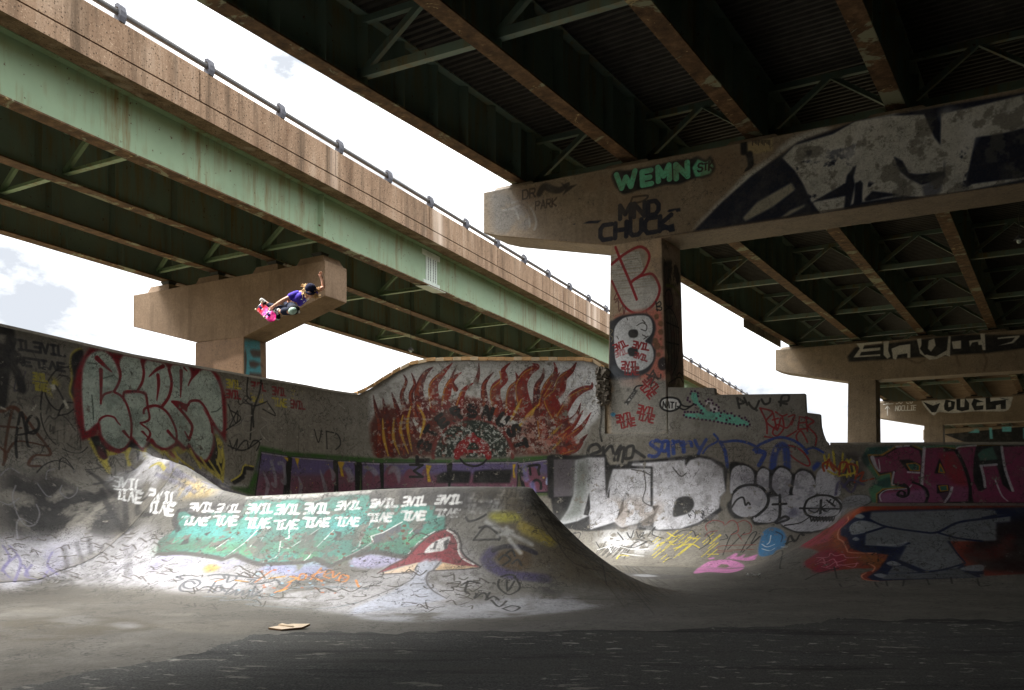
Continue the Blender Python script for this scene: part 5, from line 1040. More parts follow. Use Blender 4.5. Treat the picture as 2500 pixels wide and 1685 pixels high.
# the rows of white stencils
rw = random.Random(1)
def row(L, s, k, lw=54, h=84, sl=26, wid=.041, al=.97, tx=None):
    for i, (x, y) in enumerate(L): rw.seed(i * 7 + len(L) + x); text(Q, s, k('%d,%d' % (x + rw.randint(-8, 8), y + rw.randint(-6, 6)))[0], ((lw + rw.randint(-3, 5)) / 4.356, -1.5 / 4.356 * (1 if k is h2 else .2) + rw.uniform(-.4, .4)), ((sl + rw.randint(-7, 7)) / 4.356, -(h + rw.randint(-8, 8)) / 4.356), wid * rw.uniform(.85, 1.15), (238, 238, 236), .27, al * rw.uniform(.85, 1), .3 + rw.uniform(0, .2), tex=tx or (.12, -.1, rw.uniform(.15, .35), 5), jit=.07, seed=i + len(s))
row([(345, 650), (645, 655), (965, 670), (1272, 672), (1585, 668), (1920, 628)], '3VIL', h1)
row([(262, 790), (600, 795), (935, 818), (1242, 828), (1562, 806), (1890, 800)], '7I^E', h1)
row([(200, 345), (535, 325), (885, 300)], '3VIL', h2); row([(1200, 275), (1520, 262)], '3VIL', h2, al=.5, tx=(.3, .3, .7, 3))
row([(150, 490), (500, 480)], '7I^E', h2); row([(860, 440)], '7I^E', h2, al=.75); row([(1180, 395), (1440, 380)], '7I^E', h2, al=.35, tx=(.3, .3, .7, 4))
fill(BOTH, r2('690,180 900,190 1140,290 1130,360 900,430 760,350 690,300'), (120, 116, 112), .6, .15, True, (.3, .2, .5, 171))
for x, y, s in ((715, 262, '3VIL'), (715, 338, '7I^E'), (935, 345, '3VIL'), (915, 418, '7I^E')): text(BOTH, s, r2('%d,%d' % (x, y))[0], (36 / K1, 7 / K1), (8 / K1, -62 / K1), .044, (238, 238, 236), .3, .95, .35, jit=.06, seed=x)
stroke(Q, h1('240,640 200,740 240,850'), .08, DG, .8); stroke(Q, h1('250,640 330,630 420,680 560,690'), .07, DG, .7)
stroke(Q, cat2(h1('20,1100 300,1090 600,1130 720,1160 850,1110 950,1160 1100,1210 1580,1190 1700,1150 1860,1230 1980,1170 2265,1040'), h2('60,860 230,810 480,860 570,870')), .08, (84, 80, 78), .85, .4, False)
# the pale worn lip
stroke(Q, cat2(h1('980,496 1300,494 1700,480 2000,456 2265,436'), h2('200,158 500,118 900,92 1300,84 1700,92 1780,110')), .07, (186, 184, 178), .85, .5, tex=(.3, .15, .4, 160))
# mushroom
MR = (142, 62, 68)
fill(Q, h2('265,1045 400,960 560,880 700,740 830,640 930,590 1010,575 1080,610 1130,700 1135,800 1180,870 1290,940 1365,980 1100,960 900,910 700,930 520,970'), MR, 1, .012); fill(Q, h2('300,1050 560,970 700,930 660,1030'), (226, 200, 172), .9, .012); fill(Q, h2('880,1010 960,930 1100,955 1340,975 1180,1000'), (226, 192, 150), .9, .012)
fill(Q, h2('770,830 800,770 870,710 960,670 1040,655 1030,720 970,800 900,815'), (228, 226, 224), 1, .01, True); fill(Q, h2('850,790 890,700 915,710 880,790'), (90, 88, 88)); fill(Q, h2('980,800 970,710 1030,670 1010,780'), (90, 88, 88)); fill(Q, h2('890,730 960,690 950,760 900,790'), (228, 226, 224))
stroke(Q, h2('1010,585 1080,630 1125,720 1130,810 1180,890 1290,950'), .03, (226, 220, 216), 1, .2); stroke(Q, h2('1030,575 1110,620 1155,720 1160,800 1220,880 1365,975'), .026, (74, 70, 70), .9)
for p in ('600,700 700,620 800,640', '265,1050 400,965 560,885 720,730 860,620 1000,575', '300,1055 640,1040', '840,1020 1200,1000 1360,985'): stroke(Q, h2(p), .02, (74, 66, 64), .8)
fill(Q, h2('690,970 760,900 900,885 940,900 870,990 800,1050 790,1130 900,1240 1000,1320 600,1400 0,1480 0,1420 400,1250 600,1130 690,1010'), (194, 198, 212), .9, .03, False, (.4, .08, .3, 131))
for p in ('690,960 670,1010 690,1020 640,1100 560,1150 300,1260 0,1380', '950,900 860,1010 810,1040 790,1130 860,1230 1000,1310', '620,1180 640,1160 760,1150'): stroke(Q, h2(p), .024, (112, 110, 112), .8, .4)
# dark end of the spine with ochre patches
fill(Q, h2('1000,560 1010,460 1240,440 1500,370 1900,300 2100,480 2265,640 2265,900 1700,700 1300,760 1160,760 1130,640'), (140, 138, 130), .7, .12, False, (.4, .1, .45, 140))
fill(Q, cat2(r3('900,300 1220,260 1320,420 1560,620 1820,800 2060,900 2310,940 1900,930 1500,880 1200,820 1020,720 1100,640 1230,640 1000,470')), (92, 80, 58), .7, .1, False, (.5, .1, .5, 141))
fill(Q, h2('1450,440 1500,400 1700,400 1800,450 1760,490 1560,500'), (172, 168, 62), .9, .03, True, (.25, .15, .4, 142)); fill(Q, h2('1740,510 1830,500 2020,590 2170,720 2100,755 1960,700 1800,620'), (176, 158, 62), .9, .03, True, (.25, .15, .4, 143))
fill(Q, h2('1510,860 1600,790 1760,760 1900,830 1880,960 1750,1040 1600,1000'), (84, 66, 40), .95, .05, True); stroke(Q, h2('1480,820 1430,900 1520,1000 1680,1060 1850,1080 2050,1100'), .16, (70, 60, 104), .85, .4); stroke(Q, h2('1500,800 1620,760 1800,770 1950,830'), .07, (40, 36, 48), .9)
fill(Q, h2('1880,1100 2050,1090 2200,1160 2200,1280 1960,1210'), (56, 54, 56), .85, .1, True, (.25, .2, .5, 144))
for p in ('1210,450 1240,490 1330,470 1420,420', '1290,690 1360,600 1430,540 1560,640 1560,690', '1290,690 1560,685', '1350,560 1500,540 1600,600', '1560,1110 1550,1180 1600,1240 1680,1270 1780,1200 1740,1100 1690,1060 1580,1080', '1640,1120 1650,1230 1720,1130', '1160,1170 1250,1130 1350,1150', '1230,1130 1200,1230 1240,1260', '1330,1260 1300,1310 1400,1250 1440,1310', '1460,1250 1420,1330 1500,1290 1560,1330', '1480,1330 1560,1400 1640,1340', '1600,1420 1700,1390 1780,1410 1700,1450 1600,1420', '1560,900 1620,850 1680,900 1600,960', '1640,830 1700,800 1730,860', '1700,940 1760,900 1800,960'): stroke(Q, h2(p), .03, (34, 34, 34), .85, .4)
for p in ('1430,500 1520,560 1620,600 1700,720 1790,830', '1640,560 1720,640 1840,700 1910,740', '1560,640 1700,600'): stroke(Q, h2(p), .06, (196, 196, 192), .75, .6)
for k in range(90): a = rn.uniform(0, 1); x0, y0 = 1290 + a * 60, 1200 + a * 60; stroke(Q, [(x0, y0 + rn.uniform(-40, 40)), (x0 + rn.uniform(60, 140), y0 + rn.uniform(30, 130)), (x0 + rn.uniform(160, 330), y0 + rn.uniform(120, 250))], .02, rn.choice(((40, 36, 28), (112, 104, 86), (70, 62, 46))), .5, .5)
# script along the foot of the spine
GS2 = (92, 94, 98)
for p in ('420,1420 380,1390 310,1410 300,1450 380,1470 470,1420 450,1380 360,1375 270,1430 270,1490 400,1500 470,1480', '640,1390 560,1510', '500,1460 700,1430', '660,1440 620,1500 700,1490 690,1440 740,1500', '860,1410 740,1530 860,1480 800,1530', '870,1480 850,1540 930,1490 920,1540 990,1500', '1000,1490 980,1560', '1060,1440 1020,1560 1120,1490 1060,1530 1150,1560', '740,1360 720,1320 780,1330 760,1400 850,1370 860,1340', '980,1370 1060,1380 1020,1420 1200,1400 1290,1380 1350,1440 1500,1400 1700,1410 1600,1480', '560,1330 700,1320 1100,1360', '170,1390 290,1370 220,1340 360,1330'): stroke(Q, h1(p), .034, GS2, .85, .45)
for p in ('1290,960 1420,965 1400,985 1560,980 1640,1000 1560,1010 1800,1030 1900,1040', '1900,1040 2100,1030 2250,1000', '1700,960 1760,940 1900,900 2100,900 2320,910'): stroke(Q, r2(p), .045, (120, 128, 132), .7, .5)
ORG = (216, 138, 68)
for p in ('1540,1320 1520,1370 1580,1370 1600,1320 1550,1310', '1650,1370 1760,1250', '1780,1290 1660,1330 1770,1390', '1800,1320 1880,1290 1830,1270 1790,1330 1850,1360', '1890,1290 1890,1350 1960,1300', '1970,1330 1950,1390 2020,1390 2050,1340 1990,1320', '2130,1380 2160,1450'): stroke(Q, h1(p), .03, ORG, .9, .35)
for p in ('1410,1400 1500,1360 1430,1340', '1440,1400 1380,1460 1270,1510', '640,1390 720,1370', '850,1380 980,1400', '1060,1400 1230,1280', '1210,1360 1370,1340', '1290,1500 1400,1470 1320,1500'): stroke(Q, h1(p), .03, rn.choice(((216, 150, 60), (206, 120, 70))), .85, .4)
spat(Q, (600, 1390, 860, 1450), 30, 2.0, (178, 96, 60), 41, .7, 2.5); spat(Q, (560, 1380, 900, 1460), 22, 2.0, (150, 190, 210), 42, .6, 2.5)
for k in range(60):
    x = rn.uniform(380, 1180); y = rn.uniform(1385, 1480) if x < 1000 else rn.uniform(1400, 1500); stroke(BOTH if x < 500 else Q, [(x, y), (x + rn.uniform(5, 16), y + rn.uniform(-5, 5)), (x + rn.uniform(16, 36), y + rn.uniform(-8, 8)), (x + rn.uniform(20, 50), y + rn.uniform(-12, 12))], .018, (60, 54, 48), .8)
for k in range(70):
    x = rn.uniform(0, 420); y = rn.uniform(1300, 1425); stroke(BOTH, [(x, y), (x + rn.uniform(5, 16), y + rn.uniform(-5, 5)), (x + rn.uniform(16, 30), y + rn.uniform(-8, 8))], .02, (84, 78, 72), .7)
# grey-brown dirt between spine and back wall, puddle streaks
fill(Q, m1('800,1390 1100,1400 1500,1420 1300,1450 1000,1450'), (108, 106, 104), .8, .08, True); fill(Q, m1('880,1410 1050,1405 1160,1425 1000,1430'), (206, 208, 214), .7, .05, True)
# the bank: rust red ground, blue-black field, grey letter with bubbles
RR = (150, 62, 44)
fill(Q, f1('560,880 640,820 800,730 940,620 1060,570 1400,565 2327,550 2400,560 2400,1100 1200,1160 1050,1150 1040,1100 1180,1060 1000,1060 700,1090 610,1050 600,1000 720,930'), RR, 1, .02)
for p, c in (('560,880 700,790 850,700 930,640 900,760 800,840 700,890', (190, 74, 96)), ('600,1000 760,910 900,940 900,1040 760,1090 640,1080', (150, 36, 66)), ('900,650 980,600 1200,575 1100,620 980,660', (196, 92, 48)), ('800,800 880,760 920,940 1200,960 1100,1000 860,920', (176, 92, 44)), ('1000,960 1250,950 1180,1060 1080,1020', (160, 96, 44))): fill(Q, f1(p), c, .85, .06, True, (.4, .1, .4, 150))
NB = (24, 36, 72)
fill(Q, f1('1030,625 1120,605 1300,600 2400,575 2400,900 2000,860 1880,830 1740,840 1800,1000 1880,1050 2010,1080 2000,1130 1400,1150 1150,1160 1090,1130 1180,1070 1240,990 1260,950 1060,935 960,900 930,820 880,800 880,750 950,690'), NB, 1, .02)
fill(Q, f1('2050,700 2400,640 2400,1100 2020,1080 1850,940'), (34, 20, 22), .9, .1); fill(Q, f1('1860,920 2050,900 2200,800 2260,820 2180,960 2000,1000'), (104, 30, 26), .7, .06, True)
GL2 = (128, 132, 136)
fill(Q, f1('1120,615 1400,608 2000,590 2100,600 2110,640 2220,640 2220,690 2110,700 2110,840 2000,845 1720,845 1850,1010 1800,1060 1560,1080 1340,990 1400,880 1280,885 1070,885 1080,770 1200,720 1110,670'), GL2, 1, .015)
for p in ('950,730 1000,690 1080,685 1200,725 1100,770 980,795 955,770', '990,650 1030,630 1070,650 1040,668', '970,830 1000,812 1030,830 1000,842', '1240,1020 1290,1000 1360,1030 1290,1042', '1140,1110 1200,1100 1270,1120 1200,1135', '1880,1040 1990,1030 2015,1055 1980,1082 1820,1070'): fill(Q, f1(p), (150, 154, 158), 1, .012, True)
fill(Q, f1('1260,1100 1560,1095 1800,1060 1960,1130 1500,1140 1200,1145'), (108, 112, 118), 1, .012); fill(Q, f1('1250,1100 1290,1045 1380,1040 1500,1090'), (108, 112, 118), 1, .012)
for p, w in (('1110,675 1240,730 1500,770 1640,775 1800,700 1990,670 2220,640', .05), ('1640,775 1800,820 2000,845', .05), ('1080,780 1240,730', .05), ('1340,1010 1520,1085 1700,1065 1860,1020', .05), ('1080,885 1280,890 1420,860', .06), ('1740,850 1790,930 1860,1010', .04), ('2110,640 2000,660', .04)): stroke(Q, f1(p), w * .75, NB, 1, .2)
stroke(Q, f1('1180,870 1330,880 1400,845'), .06, (176, 178, 180), .7, .6)
for p in ('935,650 940,680 900,720 865,760 860,820 900,850 930,910 960,935 1160,940', '1100,1020 1150,1050 1130,1085', '1080,1095 1045,1120 1080,1150 1180,1160'): stroke(Q, f1(p), .026, (222, 150, 120), .9)
for p in ('690,975 780,970 800,940 840,960 900,950 930,975 1040,970', '700,1005 740,980 760,1010 820,985 850,1010 920,990', '680,1030 740,1010 780,1045 840,1010 860,1040 920,1030 1020,1020', '730,1045 820,1060 870,1030 980,1050 1010,1015'): stroke(Q, f1(p), .02, (214, 136, 148), .95)
fill(BOTH, f1('540,900 700,780 860,650 940,600 1000,590 900,660 700,800 580,880'), (150, 148, 136), .6, .08, tex=(.3, .25, .5, 151))
for p in ('600,1150 700,1100 860,1060', '830,1050 850,1140', '340,960 420,920 400,1050 430,1060', '380,1000 460,940 560,900', '470,1020 560,1010 500,1035', '310,1245 360,1225 440,1215', '870,1180 900,1210 1000,1190', '1150,1170 1180,1210', '1240,1160 1250,1200', '1380,1150 1370,1200', '1560,1140 1580,1190', '1750,1130 1760,1180', '1960,1140 1980,1200 2060,1190'): stroke(BOTH, f1(p), .03, (40, 38, 36), .75)
for k in range(50):
    u = rn.uniform(1500, 2300); v = rn.uniform(1395, 1500); L = rn.uniform(40, 200); stroke(Q, [(u, v), (u + L * .5, v + rn.uniform(-5, 3)), (u + L, v + rn.uniform(-9, 4))], .02, (66, 62, 54), rn.uniform(.2, .5), .5)
# ---------------------------------------------------------------- paint on the piers
NV = (20, 26, 46); MINT = (108, 196, 156)
c_ = CAP1
fill(c_, z3('205,1225 360,1180 400,1250 470,1300 540,1380 530,1480 205,1480'), (112, 110, 106), .8, .15, False, (.6, .1, .45, 201))
for p in ('390,1280 450,1270 510,1320 540,1400 530,1450', '400,1310 450,1300 490,1350 500,1430', '330,1330 400,1320 430,1380'): stroke(c_, z3(p), .06, (160, 158, 152), .6, .5)
fill(c_, z3('360,1210 420,1200 400,1250 460,1330 520,1400 500,1300 560,1240 480,1180'), (100, 76, 54), .5, .08, True)
text(c_, 'D', z3('455,1258')[0], (34 / K1, -7 / K1), (0, -55 / K1), .045, (52, 40, 30), .4, .8); text(c_, 'R', z3('500,1250')[0], (34 / K1, -7 / K1), (0, -55 / K1), .045, (52, 40, 30), .4, .8)
text(c_, 'PARK', z3('535,1325')[0], (26 / K1, -5 / K1), (2 / K1, -50 / K1), .045, (62, 48, 36), .35, .8)
stroke(c_, z3('560,1225 590,1180 640,1195 690,1200 740,1165'), [.16, .2, .2, .18, .12], (40, 34, 30), .92); fill(c_, z3('690,1150 740,1175 805,1162 760,1195 705,1235 725,1195'), (40, 34, 30), .95, .02)
fill(c_, z3('1015,1110 1045,1075 1110,1075 1200,1060 1280,1045 1370,1025 1440,1010 1520,1000 1560,985 1610,1010 1640,985 1672,1050 1650,1100 1600,1125 1560,1125 1510,1140 1440,1165 1350,1170 1280,1190 1200,1200 1100,1228 1060,1205 1030,1160'), BK, 1, .03, True)
for ch, x, y, w_, h_ in (('W', 1050, 1195, 118, 92), ('E', 1212, 1170, 56, 84), ('M', 1312, 1145, 70, 88), ('N', 1425, 1128, 72, 88)):
    o_ = z3('%d,%d' % (x, y))[0]; text(c_, ch, o_, (w_ / K1, -w_ * .2 / K1), (-4 / K1, -h_ / K1), .135, MINT, .3, 1, .12)
fill(c_, z3('1525,1060 1560,1005 1610,1025 1635,1010 1660,1050 1640,1095 1590,1112 1545,1118'), MINT, 1, .015)
text(c_, 'S', z3('1560,1085')[0], (30 / K1, -6 / K1), (4 / K1, -50 / K1), .04, BK); text(c_, 'T', z3('1600,1075')[0], (18 / K1, -4 / K1), (2 / K1, -40 / K1), .035, BK); text(c_, 'K', z3('1630,1075')[0], (24 / K1, -8 / K1), (2 / K1, -55 / K1), .04, BK)
stroke(c_, z3('1150,1245 1240,1235 1230,1260 1180,1280 1140,1278 1150,1245'), .055, (46, 38, 32), .9)
for s, o, ex, ey, w in (('MND', '1070,1383', (66, -9), (0, -84), .115), ('CHUCK', '945,1518', (70, -11), (2, -92), .12)): text(c_, s, z3(o)[0], (ex[0] / K1, ex[1] / K1), (ey[0] / K1, ey[1] / K1), w, NV, .34, .97, .12)
fill(c_, z3('1320,1440 1410,1410 1418,1460 1380,1468 1375,1445 1335,1460'), NV); fill(c_, z3('1365,1335 1380,1322 1450,1312 1452,1335 1425,1340 1420,1328 1380,1342'), NV); fill(c_, z3('835,1412 870,1395 955,1390 930,1410 870,1412'), NV); fill(c_, z3('765,1416 790,1410 785,1420'), NV)
fill(c_, z3('830,950 900,880 1900,860 1990,1080 1600,1260 1540,1460 830,1500'), (120, 92, 62), .35, .2, tex=(.8, .45, .65, 207)); fill(c_, z3('1870,910 2035,870 2035,950 1870,985'), (168, 150, 108), .8, .03)
stroke(c_, z3('1850,900 1852,960'), .16, BK); stroke(c_, z3('1885,975 1895,1040 1860,1080'), [.16, .14, .04], BK)
for k in range(16): stroke(c_, [(z3('%d,885' % (1880 + k * 9))[0]), (z3('%d,%d' % (1880 + k * 9, 900 + k % 4 * 6))[0])], .02, BK, .8)
WH = (196, 194, 184)
fill(c_, z4('225,950 270,890 430,730 560,590 740,470 790,410 870,350 1120,262 1125,300 1000,340 880,400 800,440'), WH, .95, .06)
fill(c_, z4('240,945 420,760 600,600 780,470 900,380 1100,310 1300,230 2400,20 2400,660 1700,730 1100,830 780,868 500,910'), NV, 1, .03)
fill(c_, z4('800,480 880,400 1120,330 1260,250 1480,215 1700,205 1740,300 1770,360 1800,200 1850,195 2330,80 2420,60 2420,300 2020,350 1960,650 2330,600 2400,600 2400,640 1700,730 1560,720 1300,760 1310,640 1290,620 1250,770 1190,800 1040,830 980,750 930,640 880,560'), WH, 1, .02, tex=(.5, .05, .18, 210))
fill(c_, z4('240,440 1120,265 1250,240 1240,265 900,330'), WH, .0)
for p in ('1700,200 1805,195 1800,320 1800,400 1770,360 1735,290', '1505,470 1560,500 1600,575 1650,585 1820,565 1825,480 1830,600 1780,630 1680,650 1600,610 1540,560', '1270,520 1250,600 1260,650 1230,790 1190,800 1200,720 990,760 1200,640 1210,590', '1260,640 1295,625 1305,760 1255,780', '1320,740 1370,690 1460,700 1550,712 1440,730 1330,755', '1960,650 1980,560 2030,370 2330,290 2330,330 2080,400 2070,450 2110,560 2200,590 2330,540 2330,600 2050,630', '2115,440 2150,410 2150,480 2190,500 2170,540 2110,560'): fill(c_, z4(p), NV, 1, .02)
fill(c_, z4('2230,460 2300,480 2320,520 2260,560'), NV, 1, .02); fill(c_, z4('1680,660 1820,590 1800,720 1700,725'), (104, 106, 114), .95, .03)
for p in ('550,860 640,760 860,635 885,680 740,790 570,880', '780,865 850,810 950,770 940,790 830,850'): fill(c_, z4(p), (168, 162, 142), .95, .03)
for p in ('1240,480 1300,300 1400,240 1480,215', '1840,200 1950,240 2000,300 1960,400', '2010,300 2150,220 2330,200', '1000,500 1100,450 1220,450'): stroke(c_, z4(p), .3, (214, 212, 206), .5, .5)
fill(c_, z4('820,420 2400,60 2400,640 1040,830'), (96, 92, 82), .6, .1, tex=(.35, .52, .68, 211))
stroke(c_, z4('0,985 400,920 780,860 1700,725 2400,640'), .05, (70, 54, 40), .5)
# ---- column of the nearest pier
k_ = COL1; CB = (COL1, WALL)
fill(k_, k1('205,60 565,25 570,240 210,280'), (196, 168, 136), .7, .08, tex=(.5, .1, .4, 220)); fill(k_, k1('480,150 570,140 572,300 540,280'), (168, 146, 124), .8, .02)
GRW = (206, 204, 198)
fill(k_, k1('210,280 215,180 300,110 430,80 460,150 440,250 490,255 540,330 545,400 510,490 440,535 360,525 300,480 260,400'), (166, 160, 148), .8, .05, True)
rn = random.Random(31)
for k in range(26):
    y = 120 + k * 16; xl = 214 + max(0, k - 10) * 6; xr = 440 - (k < 9) * (9 - k) * 4 + (k > 9) * min(95, (k - 9) * 20) - max(0, k - 20) * 22
    stroke(k_, k1('%d,%d %d,%d %d,%d' % (xl, y + 10, (xl + xr) / 2, y + rn.uniform(-6, 6), xr, y - 14)), .045, GRW, .75, .4)
fill(k_, k1('300,400 540,320 535,430 440,530 350,510'), (220, 218, 214), .6, .12, True)
RB = (158, 28, 38)
for p, w in (('240,70 280,170 340,310 390,438', .07), ('212,190 300,120 390,70 445,75 478,120 470,180 430,255 370,300 350,320', .07), ('370,300 430,270 500,260 545,330 550,390 520,460 470,510 400,540 340,520 290,470 250,390 215,310', .06)): stroke(k_, k1(p), w, RB, .97)
SAL = (208, 122, 104)
fill(k_, k1('180,600 230,560 280,540 520,500 572,520 600,1060 560,1010 450,1010 180,1000'), SAL, .95, .06)
for x, y, r in ((530, 560, 18), (560, 610, 20), (520, 735, 22), (560, 670, 20), (535, 770, 24), (570, 780, 12), (545, 830, 16), (500, 690, 12), (580, 860, 14), (520, 800, 8), (560, 720, 9)): fill(k_, [k1('%f,%f' % (x + r * math.cos(a), y + r * 1.1 * math.sin(a)))[0] for a in [i * PI / 7 for i in range(14)]], (128, 92, 62), .9, .01)
fill(k_, k1('175,640 230,580 300,550 440,538 500,570 525,640 505,720 500,760 525,810 510,890 460,960 340,1000 260,1020 180,960'), (38, 42, 50), .98, .03, True); fill(k_, k1('180,880 230,900 280,960 420,980 400,1005 280,1020 190,980'), (74, 82, 92), .9, .05)
fill(k_, k1('228,680 245,620 300,570 400,552 470,560 500,610 495,680 450,735 490,760 510,820 500,880 440,935 340,955 270,930 240,870 232,780'), (222, 224, 226), 1, .015, True)
fill(k_, k1('330,680 345,655 390,655 400,685 385,708 345,708'), (40, 40, 42), 1, .01, True); fill(k_, k1('325,800 345,780 390,782 398,815 380,840 340,838'), (40, 40, 42), 1, .01, True)
for p in ('390,625 430,605 460,625 455,660 420,650', '430,585 450,605', '430,690 460,705', '320,570 325,585', '250,700 260,720', '440,720 470,700'): stroke(k_, k1(p), .025, (70, 68, 66), .9)
for p in ('195,650 220,660 200,690 220,710 210,740',): stroke(k_, k1(p), .02, (150, 136, 96), .8)
ST = (154, 32, 36)
def ev2(cv, tl, lw, h, ang, seed, al=.95, both=True):
    c, s = math.cos(ang), math.sin(ang); o = k1('%f,%f' % tl)[0]; ex = (lw * c / 2.903, lw * s / 2.903); ey = (h * s / 2.903, -h * c / 2.903); o1 = (o[0] - ey[0], o[1] - ey[1]); text(cv, '3VIL', o1, ex, ey, .04, ST, .28, al, .15, jit=.05, seed=seed)
    if both: text(cv, '7I^E', (o1[0] - ey[0] * 1.28, o1[1] - ey[1] * 1.28), ex, ey, .04, ST, .28, al, .15, jit=.05, seed=seed + 1)
ev2(k_, (222, 765), 20, 44, -.45, 1, both=False); ev2(k_, (232, 815), 18, 36, -.35, 2, .4, False); ev2(k_, (368, 735), 24, 44, .2, 3, both=False); ev2(k_, (380, 812), 20, 38, .3, 4, .7, False)
ev2(k_, (282, 882), 25, 40, -.02, 5); ev2(k_, (478, 980), 26, 46, .85, 6)
fill(k_, k1('545,870 570,850 595,860 598,930 560,940 540,910'), (44, 38, 40), .95, .02, True); spat(k_, (1612, 885, 1624, 893), 3, 1.2, (220, 220, 220), 3)
stroke(k_, k1('530,470 555,455 560,480 530,490 565,495 560,515 530,510'), .03, BK); stroke(k_, k1('525,455 535,520'), .03, BK)
for p in ('250,390 230,440 260,430 240,460', '260,450 265,520 280,500', '290,480 300,540 310,490'): stroke(k_, k1(p), .04, (116, 52, 50), .8)
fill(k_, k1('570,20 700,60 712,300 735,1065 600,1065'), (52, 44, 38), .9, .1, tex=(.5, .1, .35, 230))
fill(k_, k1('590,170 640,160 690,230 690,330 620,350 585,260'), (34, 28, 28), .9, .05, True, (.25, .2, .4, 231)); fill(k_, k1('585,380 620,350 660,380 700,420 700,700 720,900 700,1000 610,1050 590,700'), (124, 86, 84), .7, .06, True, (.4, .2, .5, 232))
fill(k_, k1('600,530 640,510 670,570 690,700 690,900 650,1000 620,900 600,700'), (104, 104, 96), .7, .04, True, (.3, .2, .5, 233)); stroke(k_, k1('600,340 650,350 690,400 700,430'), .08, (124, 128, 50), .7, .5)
for p in ('590,420 600,380 625,370 640,410 645,470 630,490 600,480 590,420', '615,400 620,450 622,480', '590,520 620,500 650,530 680,610 690,760 670,900 640,980', '605,560 612,700 615,900', '625,530 635,700 640,940', '640,560 660,720 655,940', '665,600 675,760 668,880', '600,600 690,640', '600,740 690,760', '620,1030 690,990 720,1030', '660,1020 690,960 715,980'): stroke(k_, k1(p), .035, BK, .95)
fill(k_, k1('610,1050 660,1000 720,960 735,1060'), (96, 90, 50), .6, .06, True, (.2, .3, .5, 234))
# lower down, the plaster carries on over the wall
for cv in (COL1, WALL):
    fill(cv, k1('180,1000 600,1005 605,1065 640,1100 640,1400 130,1400 150,1180 230,1080'), (158, 155, 146), .97, .06, False, (.5, -.3, .3, 240)); fill(cv, k1('250,1010 450,1010 520,1060 300,1040'), (206, 150, 136), .5, .1)
    ev2(cv, (478, 980), 26, 46, .85, 6); ev2(cv, (405, 1188), 26, 44, .22, 8); ev2(cv, (240, 1262), 26, 42, -.2, 10)
    fill(cv, k1('300,1175 375,1075 400,1085 325,1190'), (62, 62, 60), .95, .01); stroke(cv, k1('318,1178 388,1088'), .06, (190, 190, 184), .9, .1, False, False, (.06, .4, .6, 5)); stroke(cv, k1('370,1080 390,1055 430,1048'), .035, BK)
    for p in ('510,940 470,1000 520,970 490,1050', '460,970 550,1000 560,970', '505,945 540,1005'): stroke(cv, k1(p), .04, (60, 50, 50), .8)
    fill(cv, k1('205,1250 222,1240 240,1250 232,1268 212,1266'), (58, 140, 178), .9, .01, True); fill(cv, k1('320,1070 340,1072 335,1090 318,1088'), (84, 82, 78), .8, .03)
# ---- the other caps
c2 = CAP2; WB = (206, 202, 190)
fill(c2, r1('1210,700 1260,640 1270,610 1440,570 1540,570 1560,560 2400,560 2400,640 2100,680 1900,690 1600,710 1220,735'), BK, 1, .05)
for p in ('1270,618 1430,602 1430,616 1320,628 1310,652 1420,642 1420,660 1300,672 1290,694 1420,684 1420,696 1250,706 1290,650', '1440,605 1475,602 1470,660 1485,700 1465,715 1440,690', '1490,650 1540,630 1610,620 1610,708 1590,708 1590,680 1530,690 1520,720 1500,715', '1535,650 1590,640 1590,660 1540,670', '1650,590 1680,585 1680,650 1720,690 1770,700 1840,660 1850,570 1865,572 1860,700 1830,690 1780,715 1730,720 1670,680', '1725,600 1760,585 1770,630 1740,670 1720,650', '1870,605 1930,598 1930,650 1880,652', '1980,600 2070,590 2075,625 2040,628 2035,605 2000,612 1985,640', '2050,555 2080,555 2085,660 2065,660', '2160,580 2300,566 2300,575 2260,615 2160,632 2250,605 2270,580 2160,590'): fill(c2, r1(p), WB, .95, .012)
fill(c2, r1('1700,590 1715,660 1750,680 1700,690 1670,650'), BK); fill(c2, r1('750,660 1200,640 1200,850 900,820'), (170, 146, 116), .4, .1, tex=(1.0, .3, .6, 250))
for p in ('2060,660 2090,720 2075,790', '1560,700 1650,740 1700,720', '1900,700 1920,760'): stroke(c2, r1(p), .1, (86, 66, 48), .5, .6)
c3 = CAP3
fill(c3, r1('1680,980 1720,950 1800,955 1860,948 1980,950 2060,940 2240,932 2248,985 2220,1040 2120,1045 2020,1045 1880,1056 1790,1050 1750,1068'), (212, 210, 204), 1, .03, True)
for p in ('1690,985 1740,968 1752,1010 1770,970 1810,965 1772,1050 1745,1052', '1822,1010 1832,970 1870,960 1892,985 1885,1030 1850,1048 1826,1035', '1900,970 1925,965 1925,1020 1950,1018 1955,962 1982,958 1980,1035 1935,1045 1902,1035', '1995,1000 2010,965 2070,955 2072,985 2030,990 2025,1012 2072,1008 2068,1034 2015,1040', '2085,960 2112,955 2115,985 2140,980 2145,945 2238,938 2235,970 2212,975 2212,1030 2182,1032 2180,1000 2150,1008 2150,1032 2088,1036'): fill(c3, r1(p), (24, 28, 32), 1, .02)
fill(c3, r1('1848,990 1866,985 1868,1015 1850,1020'), (212, 210, 204), 1, .01); fill(c3, r1('2140,945 2238,938 2235,970 2200,970 2170,960'), (34, 46, 62), .9, .03)
text(c3, '2023', r1('1440,1002')[0], (12 / K1, -1 / K1), (1, -26 / K1), .07, (226, 222, 214), .35); text(c3, 'DOTCOM', r1('1520,998')[0], (16 / K1, -.6 / K1), (1, -28 / K1), .07, (226, 222, 214), .35); text(c3, 'NOCLLIE', r1('1515,1042')[0], (14 / K1, -.5 / K1), (1, -30 / K1), .07, (226, 222, 214), .35)
